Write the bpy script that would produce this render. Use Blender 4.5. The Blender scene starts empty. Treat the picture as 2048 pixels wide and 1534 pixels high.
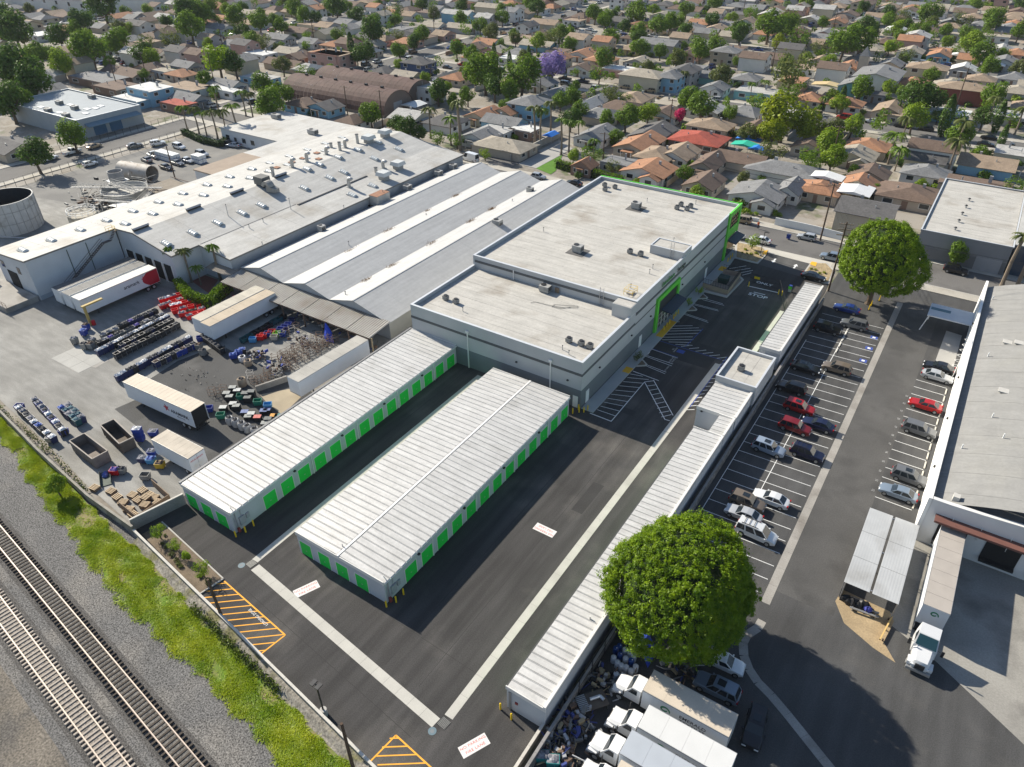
import bpy,bmesh,math,random
import numpy as np
from mathutils import Vector,Matrix
random.seed(7)
rng=np.random.default_rng(7)
SC=bpy.context.scene
COL=SC.collection
R_=math.radians

# ---------------------------------------------------------------- camera (a drone hovering 68 m up)
CAM_H=68.0
CAM_ROT=Matrix([[0.834886,-0.312129,0.453365],[0.550372,0.484498,-0.679965],[-0.007418,0.817213,0.576288]])
cam_d=bpy.data.cameras.new('camera')
cam_d.sensor_width=36.0
cam_d.lens=25.3168
cam_d.clip_start=1.0
cam_d.clip_end=6000.0
cam=bpy.data.objects.new('camera',cam_d)
COL.objects.link(cam)
cam.matrix_world=Matrix.Translation((0,0,CAM_H))@ CAM_ROT.to_4x4()
SC.camera=cam

# ---------------------------------------------------------------- sky and sun
SUN_TO=Vector((-5.74,0.97,3.62)).normalized()
sun_el=math.asin(SUN_TO.z)
world=bpy.data.worlds.new('World')
SC.world=world
world.use_nodes=True
wn=world.node_tree
sky=wn.nodes.new('ShaderNodeTexSky')
sky.sky_type='NISHITA'
sky.sun_disc=False
sky.sun_elevation=sun_el
sky.sun_rotation=math.atan2(SUN_TO.x,SUN_TO.y)
sky.air_density=1.0
sky.dust_density=0.6
sky.ozone_density=1.5
bg=wn.nodes['Background']
bg.inputs['Strength'].default_value=0.088
wn.links.new(sky.outputs[0],bg.inputs[0])
sun_d=bpy.data.lights.new('sun','SUN')
sun_d.energy=5.0
sun_d.angle=R_(0.55)
sun_d.color=(1.0,0.93,0.80)
sun=bpy.data.objects.new('sun',sun_d)
COL.objects.link(sun)
sun.rotation_euler=(-SUN_TO).to_track_quat('-Z','Y').to_euler()
sun.location=(-60,40,120)

SC.view_settings.view_transform='Standard'
SC.view_settings.look='None'
SC.view_settings.exposure=0.66
SC.view_settings.gamma=1.0
SC.view_settings.use_curve_mapping=False
SC.cycles.max_bounces=6
SC.cycles.diffuse_bounces=3
SC.cycles.glossy_bounces=3
SC.cycles.transmission_bounces=3
SC.cycles.transparent_max_bounces=6
SC.cycles.caustics_reflective=False
SC.cycles.caustics_refractive=False
SC.cycles.use_denoising=True

# ---------------------------------------------------------------- mesh helpers
class MB:
	"""collects faces; build() links them as ONE mesh object"""
	def __init__(s):
		s.v=[];s.f=[];s.m=[]
	def poly(s,pts,mi=0):
		n=len(s.v);s.v.extend(tuple(p)for p in pts)
		s.f.append(tuple(range(n,n+len(pts))));s.m.append(mi);return s
	def hexa(s,c,mi=0):
		n=len(s.v);s.v.extend(tuple(p)for p in c)
		for q in((3,2,1,0),(4,5,6,7),(0,1,5,4),(1,2,6,5),(2,3,7,6),(3,0,4,7)):
			s.f.append(tuple(n+i for i in q));s.m.append(mi)
		return s
	def box(s,x0,x1,y0,y1,z0,z1,mi=0):
		return s.hexa([(x0,y0,z0),(x1,y0,z0),(x1,y1,z0),(x0,y1,z0),
					   (x0,y0,z1),(x1,y0,z1),(x1,y1,z1),(x0,y1,z1)],mi)
	def cbox(s,cx,cy,cz,lx,ly,lz,mi=0):
		return s.box(cx-lx/2,cx+lx/2,cy-ly/2,cy+ly/2,cz-lz/2,cz+lz/2,mi)
	def obox(s,cx,cy,z0,z1,lx,ly,a,mi=0):
		c,n=math.cos(a),math.sin(a)
		q=[(cx+u*c-w*n,cy+u*n+w*c)for u,w in
			 ((-lx/2,-ly/2),(lx/2,-ly/2),(lx/2,ly/2),(-lx/2,ly/2))]
		return s.hexa([(x,y,z0)for x,y in q]+[(x,y,z1)for x,y in q],mi)
	def prism(s,pts,z0,z1,mi=0,mt=None):
		a=sum(pts[i][0]*pts[(i+1)%len(pts)][1]-pts[(i+1)%len(pts)][0]*pts[i][1]for i in range(len(pts)))
		if a<0:pts=pts[::-1]
		n=len(pts)
		s.poly([(x,y,z1)for x,y in pts],mi if mt is None else mt)
		s.poly([(x,y,z0)for x,y in pts[::-1]],mi)
		for i in range(n):
			a,b=pts[i],pts[(i+1)%n]
			s.poly([(a[0],a[1],z0),(b[0],b[1],z0),(b[0],b[1],z1),(a[0],a[1],z1)],mi)
		return s
	def sheet(s,pts,z,mi=0):
		a=sum(pts[i][0]*pts[(i+1)%len(pts)][1]-pts[(i+1)%len(pts)][0]*pts[i][1]for i in range(len(pts)))
		if a<0:pts=pts[::-1]
		return s.poly([(x,y,z)for x,y in pts],mi)
	def ring(s,c,r,ax,n,ry=None):
		ax=Vector(ax).normalized()
		u=ax.orthogonal().normalized();w=ax.cross(u)
		if abs(ax.z)>.99:u,w=Vector((1,0,0)),Vector((0,1,0))*(1 if ax.z>0 else-1)
		return[tuple(Vector(c)+u*(r*math.cos(2*math.pi*i/n))+w*((ry or r)*math.sin(2*math.pi*i/n)))for i in range(n)]
	def loft(s,rings,mi=0,cap=True,close=True):
		base=[]
		for r in rings:
			base.append(len(s.v));s.v.extend(tuple(p)for p in r)
		n=len(rings[0])
		for a,b in zip(base,base[1:]):
			for i in range(n if close else n-1):
				j=(i+1)%n
				s.f.append((a+i,a+j,b+j,b+i));s.m.append(mi)
		if cap:
			s.f.append(tuple(base[0]+i for i in range(n))[::-1]);s.m.append(mi)
			s.f.append(tuple(base[-1]+i for i in range(n)));s.m.append(mi)
		return s
	def tube(s,p,q,r,n=6,mi=0,r2=None):
		ax=Vector(q)-Vector(p)
		return s.loft([s.ring(p,r,ax,n),s.ring(q,r if r2 is None else r2,ax,n)],mi)
	def path(s,pts,r,n=6,mi=0):
		for a,b in zip(pts,pts[1:]):s.tube(a,b,r,n,mi)
		return s
	def xf(s,M,start=0):
		s.v[start:]=[tuple(M @ Vector(p))for p in s.v[start:]]
		return s
	def mesh(s,name,mats,smooth=None):
		me=bpy.data.meshes.new(name)
		me.from_pydata(s.v,[],s.f)
		for m in(mats if isinstance(mats,(list,tuple))else[mats]):me.materials.append(m)
		me.polygons.foreach_set('material_index',s.m)
		if smooth is not None:
			me.shade_smooth();me.set_sharp_from_angle(angle=R_(smooth))
		me.update()
		return me
	def build(s,name,mats,parent=None,world=True,smooth=None):
		if parent is not None and world:
			ox,oy,oz=parent_origin(parent)
			s.v=[(x-ox,y-oy,z-oz)for x,y,z in s.v]
		return link(name,s.mesh(name,mats,smooth),parent)

ORIG={};CH={}
def parent_origin(p):
	return ORIG.get(p.name,(0.0,0.0,0.0))
def link(name,me,parent=None,loc=None,rot=None):
	o=bpy.data.objects.new(name,me);COL.objects.link(o)
	if parent is not None:
		o.parent=parent;CH.setdefault(parent.name,[]).append(o)
		ORIG[o.name]=ORIG.get(parent.name,(0.0,0.0,0.0))
	if loc is not None:o.location=loc
	if rot is not None:o.rotation_euler=(0,0,rot)
	return o
def tag(o,label=None,cat=None,group=None,kind=None):
	if label:o['label']=label
	if cat:o['category']=cat
	if group:o['group']=group
	if kind:o['kind']=kind
	return o
def thing(name,label,cat,loc=(0,0,0),rot=0.0,group=None):
	o=bpy.data.objects.new(name,None);COL.objects.link(o)
	o.empty_display_size=0.3
	o.location=(loc[0],loc[1],loc[2]if len(loc)>2 else 0.0);o.rotation_euler=(0,0,rot)
	ORIG[o.name]=tuple(o.location)
	return tag(o,label,cat,group)
def struct(name,mb,mats,parent=None,smooth=None):
	o=mb.build(name,mats,parent,smooth=smooth)
	if parent is None:o['kind']='structure';ORIG[o.name]=(0.0,0.0,0.0)
	return o
KIDS={}
def copy_tree(o,parent=None):
	c=o.copy();COL.objects.link(c);c.parent=parent
	for ch in list(CH.get(o.name,())):CH.setdefault(c.name,[]).append(copy_tree(ch,c))
	return c
def paint(o,i,m):
	o.material_slots[i].link='OBJECT';o.material_slots[i].material=m
def text_mesh(body,size,mat,align='CENTER',bold=0.0,spacing=1.0):
	cu=bpy.data.curves.new('lettering','FONT')
	cu.body=body;cu.size=size;cu.align_x=align;cu.align_y='CENTER'
	cu.offset=bold;cu.space_character=spacing;cu.extrude=0.004;cu.resolution_u=3
	cu.materials.append(mat)
	return cu
def lettering(body,size,mat,parent,mw,bold=0.0,spacing=1.0,name='lettering',align='CENTER'):
	"""flat print: mw = 4x4 in the parent's space (x right, y up, z out of the surface)"""
	cu=text_mesh(body,size,mat,align,bold,spacing)
	tmp=bpy.data.objects.new('tmp',cu);COL.objects.link(tmp)
	me=bpy.data.meshes.new_from_object(tmp)
	bpy.data.objects.remove(tmp);bpy.data.curves.remove(cu)
	o=bpy.data.objects.new(name,me);COL.objects.link(o)
	o.parent=parent;o.matrix_local=mw;CH.setdefault(parent.name,[]).append(o)
	return o
def frame(o,xr,yu):
	"""matrix from origin, right and up vectors"""
	xr=Vector(xr).normalized();yu=Vector(yu).normalized();z=xr.cross(yu)
	return Matrix(((xr.x,yu.x,z.x,o[0]),(xr.y,yu.y,z.y,o[1]),(xr.z,yu.z,z.z,o[2]),(0,0,0,1)))

# ---------------------------------------------------------------- materials
MATS={}
def lin(c):
	return tuple((v/12.92 if v<=.04045 else((v+.055)/1.055)**2.4)for v in c)
def M(name,col,rough=.8,var=.12,scale=.6,metal=0.0,bump=0.0,bscale=8.0,spec=.4,fine=0.0,fscale=12.0,col2=None,c2lo=.45,c2hi=.62,c2scale=.25,coat=0.0,detail=4.0,streak=None):
	"""procedural paint/stone/metal: base colour varied by world-space noise"""
	if name in MATS:return MATS[name]
	m=bpy.data.materials.new(name);m.use_nodes=True
	nt=m.node_tree;b=nt.nodes['Principled BSDF']
	b.inputs['Roughness'].default_value=rough;b.inputs['Metallic'].default_value=metal
	b.inputs['Specular IOR Level'].default_value=spec
	if coat:b.inputs['Coat Weight'].default_value=coat
	geo=nt.nodes.new('ShaderNodeNewGeometry')
	def noise(sc,det=4.0):
		n=nt.nodes.new('ShaderNodeTexNoise');n.inputs['Scale'].default_value=sc;n.inputs['Detail'].default_value=det
		nt.links.new(geo.outputs['Position'],n.inputs['Vector']);return n
	cur=None
	if var>0:
		n=noise(scale,detail)
		mx=nt.nodes.new('ShaderNodeMix');mx.data_type='RGBA'
		mx.inputs['A'].default_value=tuple(max(0,c*(1-2*var))for c in col)+(1,)
		mx.inputs['B'].default_value=tuple(min(1,c*(1+2*var))for c in col)+(1,)
		nt.links.new(n.outputs['Fac'],mx.inputs['Factor']);cur=mx.outputs['Result']
	if col2 is not None:
		n=noise(c2scale,5.0)
		mr=nt.nodes.new('ShaderNodeMapRange');mr.inputs['From Min'].default_value=c2lo;mr.inputs['From Max'].default_value=c2hi
		nt.links.new(n.outputs['Fac'],mr.inputs['Value'])
		mx=nt.nodes.new('ShaderNodeMix');mx.data_type='RGBA'
		if cur is None:mx.inputs['A'].default_value=tuple(col)+(1,)
		else:nt.links.new(cur,mx.inputs['A'])
		mx.inputs['B'].default_value=tuple(col2)+(1,)
		nt.links.new(mr.outputs['Result'],mx.inputs['Factor']);cur=mx.outputs['Result']
	if streak:
		vm=nt.nodes.new('ShaderNodeVectorMath');vm.operation='MULTIPLY';vm.inputs[1].default_value=streak[1]
		nt.links.new(geo.outputs['Position'],vm.inputs[0])
		n=noise(1.0,5.0);nt.links.new(vm.outputs[0],n.inputs['Vector'])
		mr=nt.nodes.new('ShaderNodeMapRange');mr.inputs['From Min'].default_value=.35;mr.inputs['From Max'].default_value=.7
		mr.inputs['To Min'].default_value=1-streak[0];mr.inputs['To Max'].default_value=1+streak[0]
		nt.links.new(n.outputs['Fac'],mr.inputs['Value'])
		mx=nt.nodes.new('ShaderNodeMix');mx.data_type='RGBA';mx.blend_type='MULTIPLY';mx.inputs['Factor'].default_value=1.0
		nt.links.new(cur,mx.inputs['A']);nt.links.new(mr.outputs['Result'],mx.inputs['B']);cur=mx.outputs['Result']
	if fine>0:
		n=noise(fscale,2.0)
		mr=nt.nodes.new('ShaderNodeMapRange');mr.inputs['From Min'].default_value=.3;mr.inputs['From Max'].default_value=.7
		mr.inputs['To Min'].default_value=1-fine;mr.inputs['To Max'].default_value=1+fine
		nt.links.new(n.outputs['Fac'],mr.inputs['Value'])
		mx=nt.nodes.new('ShaderNodeMix');mx.data_type='RGBA';mx.blend_type='MULTIPLY';mx.inputs['Factor'].default_value=1.0
		if cur is None:mx.inputs['A'].default_value=tuple(col)+(1,)
		else:nt.links.new(cur,mx.inputs['A'])
		nt.links.new(mr.outputs['Result'],mx.inputs['B']);cur=mx.outputs['Result']
	if cur is None:b.inputs['Base Color'].default_value=tuple(col)+(1,)
	else:nt.links.new(cur,b.inputs['Base Color'])
	if bump>0:
		n=noise(bscale,3.0)
		bp=nt.nodes.new('ShaderNodeBump');bp.inputs['Strength'].default_value=bump;bp.inputs['Distance'].default_value=.05
		nt.links.new(n.outputs['Fac'],bp.inputs['Height']);nt.links.new(bp.outputs['Normal'],b.inputs['Normal'])
	MATS[name]=m
	return m
def leafmat(name,col,col2,scale=.8,trans=.3,tip=None):
	if name in MATS:return MATS[name]
	m=bpy.data.materials.new(name);m.use_nodes=True;nt=m.node_tree
	for n in list(nt.nodes):
		if n.type=='BSDF_PRINCIPLED':nt.nodes.remove(n)
	out=nt.nodes['Material Output']
	geo=nt.nodes.new('ShaderNodeNewGeometry')
	n=nt.nodes.new('ShaderNodeTexNoise');n.inputs['Scale'].default_value=scale;n.inputs['Detail'].default_value=6.0
	n.inputs['Roughness'].default_value=.75
	nt.links.new(geo.outputs['Position'],n.inputs['Vector'])
	mr=nt.nodes.new('ShaderNodeMapRange');mr.inputs['From Min'].default_value=.32;mr.inputs['From Max'].default_value=.68
	nt.links.new(n.outputs['Fac'],mr.inputs['Value'])
	mx=nt.nodes.new('ShaderNodeMix');mx.data_type='RGBA'
	mx.inputs['A'].default_value=tuple(col)+(1,);mx.inputs['B'].default_value=tuple(col2)+(1,)
	nt.links.new(mr.outputs['Result'],mx.inputs['Factor'])
	d=nt.nodes.new('ShaderNodeBsdfDiffuse');t=nt.nodes.new('ShaderNodeBsdfTranslucent')
	g_=nt.nodes.new('ShaderNodeBsdfGlossy');g_.inputs['Roughness'].default_value=.45
	g_.inputs['Color'].default_value=(.8,.85,.75,1)
	nt.links.new(mx.outputs['Result'],d.inputs['Color']);nt.links.new(mx.outputs['Result'],t.inputs['Color'])
	ms=nt.nodes.new('ShaderNodeMixShader');ms.inputs['Fac'].default_value=trans
	nt.links.new(d.outputs[0],ms.inputs[1]);nt.links.new(t.outputs[0],ms.inputs[2])
	m2=nt.nodes.new('ShaderNodeMixShader');m2.inputs['Fac'].default_value=.015
	nt.links.new(ms.outputs[0],m2.inputs[1]);nt.links.new(g_.outputs[0],m2.inputs[2])
	nt.links.new(m2.outputs[0],out.inputs['Surface'])
	MATS[name]=m
	return m
def slatmat(name,col,axis=2,pitch=.25,depth=.6,rough=.5,metal=0.0,var=.06):
	"""paint on sheet metal with fine horizontal corrugation (relief only)"""
	if name in MATS:return MATS[name]
	m=M(name,col,rough=rough,var=var,scale=.8,metal=metal)
	nt=m.node_tree;b=nt.nodes['Principled BSDF']
	geo=nt.nodes.new('ShaderNodeNewGeometry')
	w=nt.nodes.new('ShaderNodeTexWave');w.wave_type='BANDS';w.bands_direction='XYZ'[axis]
	w.inputs['Scale'].default_value=2*math.pi/(20*pitch);w.inputs['Distortion'].default_value=0
	nt.links.new(geo.outputs['Position'],w.inputs['Vector'])
	bp=nt.nodes.new('ShaderNodeBump');bp.inputs['Strength'].default_value=depth;bp.inputs['Distance'].default_value=.04
	nt.links.new(w.outputs['Fac'],bp.inputs['Height']);nt.links.new(bp.outputs['Normal'],b.inputs['Normal'])
	return m

asphalt_new=M('new_asphalt',(.063,.060,.058),.92,.25,.09,fine=.22,fscale=9,col2=(.14,.13,.118),c2lo=.52,c2hi=.74,c2scale=.085,spec=.2,streak=(.22,(.8,.06,1)))
asphalt_old=M('old_asphalt',(.085,.084,.082),.92,.18,.12,fine=.2,fscale=7,col2=(.14,.136,.13),c2lo=.52,c2hi=.75,c2scale=.16,spec=.2)
asphalt_lot=M('parking_asphalt',(.076,.075,.074),.92,.2,.15,fine=.18,fscale=8,col2=(.10,.096,.09),c2lo=.55,c2hi=.75,c2scale=.2,spec=.2,streak=(.15,(.7,.08,1)))
asphalt_street=M('street_asphalt',(.155,.148,.14),.92,.12,.1,fine=.12,fscale=5,col2=(.11,.105,.10),c2lo=.55,c2hi=.7,c2scale=.13,spec=.2)
concrete=M('concrete',(.44,.42,.385),.9,.1,.5,fine=.06,fscale=10,col2=(.34,.32,.29),c2lo=.55,c2hi=.75,c2scale=.3)
concrete_yard=M('yard_concrete',(.235,.228,.21),.9,.2,.08,fine=.12,fscale=6,col2=(.36,.35,.325),c2lo=.48,c2hi=.68,c2scale=.06,streak=(.14,(.25,.9,1)))
concrete_old=M('old_concrete',(.33,.31,.28),.9,.15,.3,fine=.1,fscale=6,col2=(.22,.2,.175),c2lo=.52,c2hi=.7,c2scale=.25)
blockwall=M('block_wall',(.33,.31,.28),.9,.14,.5,fine=.1,fscale=5)
kerb_m=M('kerb_concrete',(.46,.44,.40),.9,.1,.6)
white_paint=M('white_road_paint',(.78,.78,.76),.8,.06,2.0,fine=.06,fscale=14)
yellow_line=M('orange_road_paint',(.86,.40,.04),.8,.08,2.0)
red_print=M('red_print',(.55,.08,.07),.8,.05,2.0)
blue_paint=M('blue_road_paint',(.05,.09,.34),.8,.08,2.0)
yellow_safety=M('yellow_safety_paint',(.80,.52,.01),.5,.05,2.0)
black_m=M('black_rubber',(.018,.018,.019),.8,0)
dark_metal=M('dark_metal',(.05,.05,.052),.5,.1,2.0,metal=.6)
steel=M('galvanized_steel',(.46,.47,.48),.45,.1,2.0,metal=.7)
rusty=M('rusty_steel',(.16,.105,.075),.85,.25,1.5,fine=.15,fscale=8)
wood_pole=M('pole_wood',(.095,.062,.042),.9,.2,1.5)
wood_pale=M('pale_wood',(.52,.40,.26),.85,.18,1.2,fine=.12,fscale=9)
wood_dark=M('weathered_wood',(.24,.175,.12),.9,.2,1.0)
glass=M('dark_glass',(.018,.024,.03),.08,0,spec=.6)
white_m=M('white_paint',(.80,.80,.78),.5,.04,.8)
dark_void=M('dark_interior',(.015,.015,.016),.9,0)

# ================================================================ ground sheets
def ground_mat():
	m=M('residential_ground',(.255,.225,.185),.95,.2,.05,fine=.15,fscale=1.2,col2=(.10,.12,.05),c2lo=.55,c2hi=.63,c2scale=.09)
	nt=m.node_tree;b=nt.nodes['Principled BSDF']
	cur=b.inputs['Base Color'].links[0].from_socket
	geo=nt.nodes.new('ShaderNodeNewGeometry')
	n=nt.nodes.new('ShaderNodeTexNoise');n.inputs['Scale'].default_value=.14;n.inputs['Detail'].default_value=3
	nt.links.new(geo.outputs['Position'],n.inputs['Vector'])
	mr=nt.nodes.new('ShaderNodeMapRange');mr.inputs['From Min'].default_value=.5;mr.inputs['From Max'].default_value=.56
	nt.links.new(n.outputs['Fac'],mr.inputs['Value'])
	mx=nt.nodes.new('ShaderNodeMix');mx.data_type='RGBA';mx.inputs['B'].default_value=(.30,.275,.24,1)
	nt.links.new(mr.outputs['Result'],mx.inputs['Factor']);nt.links.new(cur,mx.inputs['A'])
	nt.links.new(mx.outputs['Result'],b.inputs['Base Color'])
	return m
struct('ground',MB().sheet([(-2600,-600),(2200,-600),(2200,4000),(-2600,4000)],-.06),ground_mat())

def wall_y(x):
	return 26.55-.1205*(x+75)

# laundry yard
YARD=[(-175,36.5),(-119.8,32.0),(-101.8,30.05),(-89.7,28.4),(-76.2,27.2),(-76.2,80),(-79,92),(-165,92),(-230,78),(-230,36)]
struct('yard_pavement',MB().sheet(YARD,-.004),concrete_yard)
struct('yard_asphalt',MB().sheet([(-102.17,40.61),(-101.5,44.35),(-105.69,45.76),(-104.86,48.69),(-105.72,54.6),(-103.82,61.98),(-92.71,61.49),(-88.65,62.3),(-76.69,59.87),(-77.13,51.98),(-76.79,43.29),(-78.33,38.5),(-86.25,38.47),(-93.49,39.69)],.004),asphalt_old)
slab_root=struct('yard_slab',MB().sheet([(-124.93,43.57),(-117.66,42.97),(-117.57,45.13),(-115.71,45.7),(-115.97,48.37),(-121.92,49.47),(-124.76,47.65)],.006),concrete_old)
slab_m=M('pale_slab',(.40,.39,.36),.9,.1,.4,fine=.08)
struct('staff_car_park',MB().sheet([(-217,80),(-161.9,80),(-161.9,141.3),(-217,145)],-.01),M('pale_asphalt',(.17,.165,.155),.92,.15,.12,fine=.12,col2=(.24,.23,.21),c2lo=.5,c2hi=.7,c2scale=.1))
for i in range(3):
	for j in range(2):
		mbx=MB();
		x0=-125+i*2.8;y0=43.2+j*2.4
		mbx.box(x0,x0+2.76,y0,y0+2.36,-.1,.014+.003*((i*2+j)%3))
		mbx.build('concrete_slab',slab_m,slab_root)

# storage lot: new asphalt
LOT=[(-76.1,wall_y(-76.1)+.2),(-18.6,wall_y(-18.6)+.2),(-18.6,140),(-19.5,150.5),(-76,150.5),(-76.1,80)]
lot=struct('storage_lot',MB().sheet(LOT,.0),asphalt_new)

def slab_run(name,parent,a,b,w,n,mat,t=.012,gap=.02):
	"""a run of cast concrete slabs from a to b, each its own piece"""
	a=Vector(a);b=Vector(b);d=(b-a);L=d.length;ang=math.atan2(d.y,d.x);d.normalize()
	me=None
	for i in range(n):
		c=a+d*(L*(i+.5)/n)
		if me is None:
			mb=MB().obox(0,0,-.1,t,L/n-gap,w,0)
			me=mb.mesh(name,mat)
		o=link(name,me,parent);o.location=(c.x,c.y,.002*(i%3)/3);o.rotation_euler=(0,0,ang)
swale_m=M('swale_concrete',(.50,.48,.43),.9,.08,.5,fine=.06,col2=(.40,.38,.34),c2lo=.55,c2hi=.75)
slab_run('concrete_slab',lot,(-58.4,31.3),(-27.9,27.85),1.15,17,swale_m)
slab_run('concrete_slab',lot,(-27.25,29.0),(-27.25,82.2),.98,20,swale_m)
slab_run('concrete_slab',lot,(-27.25,82.25),(-27.25,104),.98,8,swale_m)
slab_run('concrete_slab',lot,(-59.2,31.95),(-59.2,79.2),.95,16,swale_m)
slab_run('concrete_slab',lot,(-23.4,108),(-23.4,128),.9,7,swale_m)
grate_m=M('drain_grate',(.22,.22,.21),.6,.1,3,metal=.5)
def grate(x,y,a):
	g=thing('storm_drain','steel storm drain grate at the corner of the concrete swales' if x>-40 else 'steel storm drain grate where the alley swale meets the front swale','drain',(x,y,.006),a)
	mb=MB().box(-.55,.55,-.5,.5,0,.012,1)
	for i in range(8):mb.box(-.5,.5,-.44+i*.12,-.38+i*.12,.012,.03)
	mb.build('grating',[grate_m,black_m],g,world=False)
grate(-27.25,28.25,-.11);grate(-59.2,31.4,-.11)
cover_m=M('blue_manhole_cover',(.13,.19,.22),.6,.08,2)
for x,y,l in((-27.7,27.0,'round blue-grey manhole cover beside the corner storm drain'),(-60.0,30.6,'round blue-grey manhole cover beside the alley storm drain')):
	mb=MB().tube((x,y,.004),(x,y,.016),.42,20,0).tube((x,y,.016),(x,y,.022),.2,14,1)
	tag(mb.build('manhole_cover',[cover_m,M('cover_boss',(.2,.22,.23),.8,.1,2)]),l,'manhole')

# painted fire-lane panels
def fire_lane(c,ang,label):
	t=thing('fire_lane_marking',label,'road marking',(c[0],c[1],.005),ang)
	MB().box(-1.45,1.45,-.62,.62,0,.003).build('panel',M('panel_paint',(.74,.70,.67),.8,.06,2),t,world=False)
	lettering('NO PARKING',.42,red_print,t,frame((0,.27,.004),(1,0,0),(0,1,0)),spacing=1.1)
	lettering('FIRE LANE',.42,red_print,t,frame((0,-.28,.004),(1,0,0),(0,1,0)),spacing=1.1)
fire_lane((-50.75,32.4),R_(67),'white no-parking fire-lane panel painted before the middle green-door block')
fire_lane((-23.45,28.08),R_(64),'white no-parking fire-lane panel painted near the corner storm drain')
fire_lane((-32.2,55.5),R_(180),'white no-parking fire-lane panel painted in the wide right-hand alley')

def line(name,parent,a,b,w,mat,z=.006):
	a=Vector(a[:2]);b=Vector(b[:2]);d=b-a;c=(a+b)/2
	mb=MB().obox(c.x,c.y,z-.003,z,d.length,w,math.atan2(d.y,d.x))
	return mb.build(name,mat,parent)
joint_m=M('paving_joint',(.032,.030,.029),.9,.2,1);patch_m=M('asphalt_patch',(.043,.041,.04),.92,.2,.3,fine=.2,fscale=9)
for a,b in(((-36.4,30),(-36.4,104)),((-31.8,30),(-31.8,100)),((-62,34.5),(-62,79)),((-57.3,28.5),(-29,25.4)),((-27.2,104),(-27.2,142)),((-33,104),(-33,124)),((-40,34.8),(-28,34.4)),((-64,33.2),(-56,33.0))):line('paving_joint',lot,a,b,.05,joint_m,.004)
for x0,x1,y0,y1 in((-38.4,-28.2,101.5,108.6),(-37.9,-33.1,83,84.4),(-31.2,-29.6,60.5,66.8),(-46.8,-44.1,29.9,31.2)):MB().box(x0,x1,y0,y1,-.05,.0035).build('asphalt_patch',patch_m,lot)
# orange loading zones along the front wall
lz=thing('loading_zone_marking','orange hatched loading zone between planter and wall','road marking',(-54,25.5,0))
A_,B_,C_=Vector((-59.85,27.9)),Vector((-48.05,26.7)),Vector((-48.45,23.5))
D_=Vector((-60.2,24.85))
line('border_line',lz,A_,B_,.16,yellow_line,.008);line('border_line',lz,B_,C_,.16,yellow_line,.008)
for p in[(-59.42,27.77),(-58.03,27.7),(-56.78,27.58),(-55.6,27.43),(-54.3,27.32),(-53.13,27.15),(-51.89,27.06),(-50.69,26.92),(-49.51,26.77),(-48.26,26.63),(-48.31,25.41),(-48.41,24.19)]:
	k=Vector(p)
	e=None
	d=Vector((-1,-.62)).normalized()*1.0
	d=Vector(((-51.47,23.93)[0]-(-48.26,26.63)[0],(-51.47,23.93)[1]-(-48.26,26.63)[1])).normalized()
	t=0
	while wall_y(k.x+d.x*t)+.25<k.y+d.y*t and t<6.5 and k.x+d.x*t>-60.3:t+=.05
	line('hatch_line',lz,k,k+d*t,.13,yellow_line)
lettering('LOADING ZONE',.46,white_paint,lz,frame((-52.4+54,26.65-25.5,.012),(-1,.105,0),(-.105,-1,0)))
lz=thing('loading_zone_marking','orange hatched loading zone at the bottom edge behind the wall','road marking',(-28,23,0))
A_,B_,C_=Vector((-30.4,24.75)),Vector((-30.75,21.5)),Vector((-20.5,23.6))
line('border_line',lz,A_,B_,.16,yellow_line,.008);line('border_line',lz,A_,C_,.16,yellow_line,.008)
for i in range(8):
	k=A_+(C_-A_)*(i+.35)/8
	d=Vector((-.93,-.66)).normalized();t=0
	while wall_y(k.x+d.x*t)+.25<k.y+d.y*t and k.x+d.x*t>-30.7+.0*t and t<4.5:t+=.05
	line('hatch_line',lz,k,k+d*t,.13,yellow_line)

# ---- street-side drive, stalls and hatching beside the main building
mk=thing('parking_marking','white parking stall lines and hatching beside the main storage building','road marking',(-32,105,0))
def L_(c,pts,w=.1,mat=white_paint,z=.006,name='stall_line'):
	for a,b in pts:line(name,mk,a,b,w,mat,z)
L_(None,[(a,b)for a,b in zip([(-38.58,116.83),(-39.08,117.25),(-38.72,121.25),(-39.24,121.69),(-37.86,124.13),(-38.45,124.78),(-38.97,116.58)],[(-33.68,116.36),(-34.07,116.82),(-33.6,121.5),(-33.88,121.84),(-33.51,124.2),(-33.95,124.69),(-33.68,116.36)])][:6])
L_(None,[(a,b)for a,b in zip([(-37.97,96.94),(-37.91,97.26),(-39.05,99.58),(-39.05,99.88),(-39.1,102.25),(-38.65,102.9),(-38.53,100.21)],[(-33.6,96.4),(-33.62,96.93),(-33.6,99.18),(-33.67,99.85),(-33.72,101.98),(-38.68,104.14),(-38.56,101.24)])])
hz=list(zip([(-38.42,106.09),(-38.95,106.77),(-38.83,108.07),(-38.74,109.43),(-38.71,110.43),(-38.74,111.58),(-39.06,113.06),(-37.13,106.05),(-35.83,105.95),(-34.68,105.85),(-33.23,105.87),(-31.95,105.73),(-30.65,105.69),(-29.41,105.6),(-28.11,105.5)],
			  [(-33.75,109.16),(-34.16,110.0),(-33.8,111.72),(-33.72,113.04),(-34.46,113.59),(-35.71,113.69),(-38.27,113.74),(-33.79,107.97),(-33.13,107.25),(-33.62,106.84),(-31.86,107.14),(-30.54,107.08),(-29.24,107.02),(-28.0,106.89),(-26.78,106.82)]))
L_(None,hz)
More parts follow.
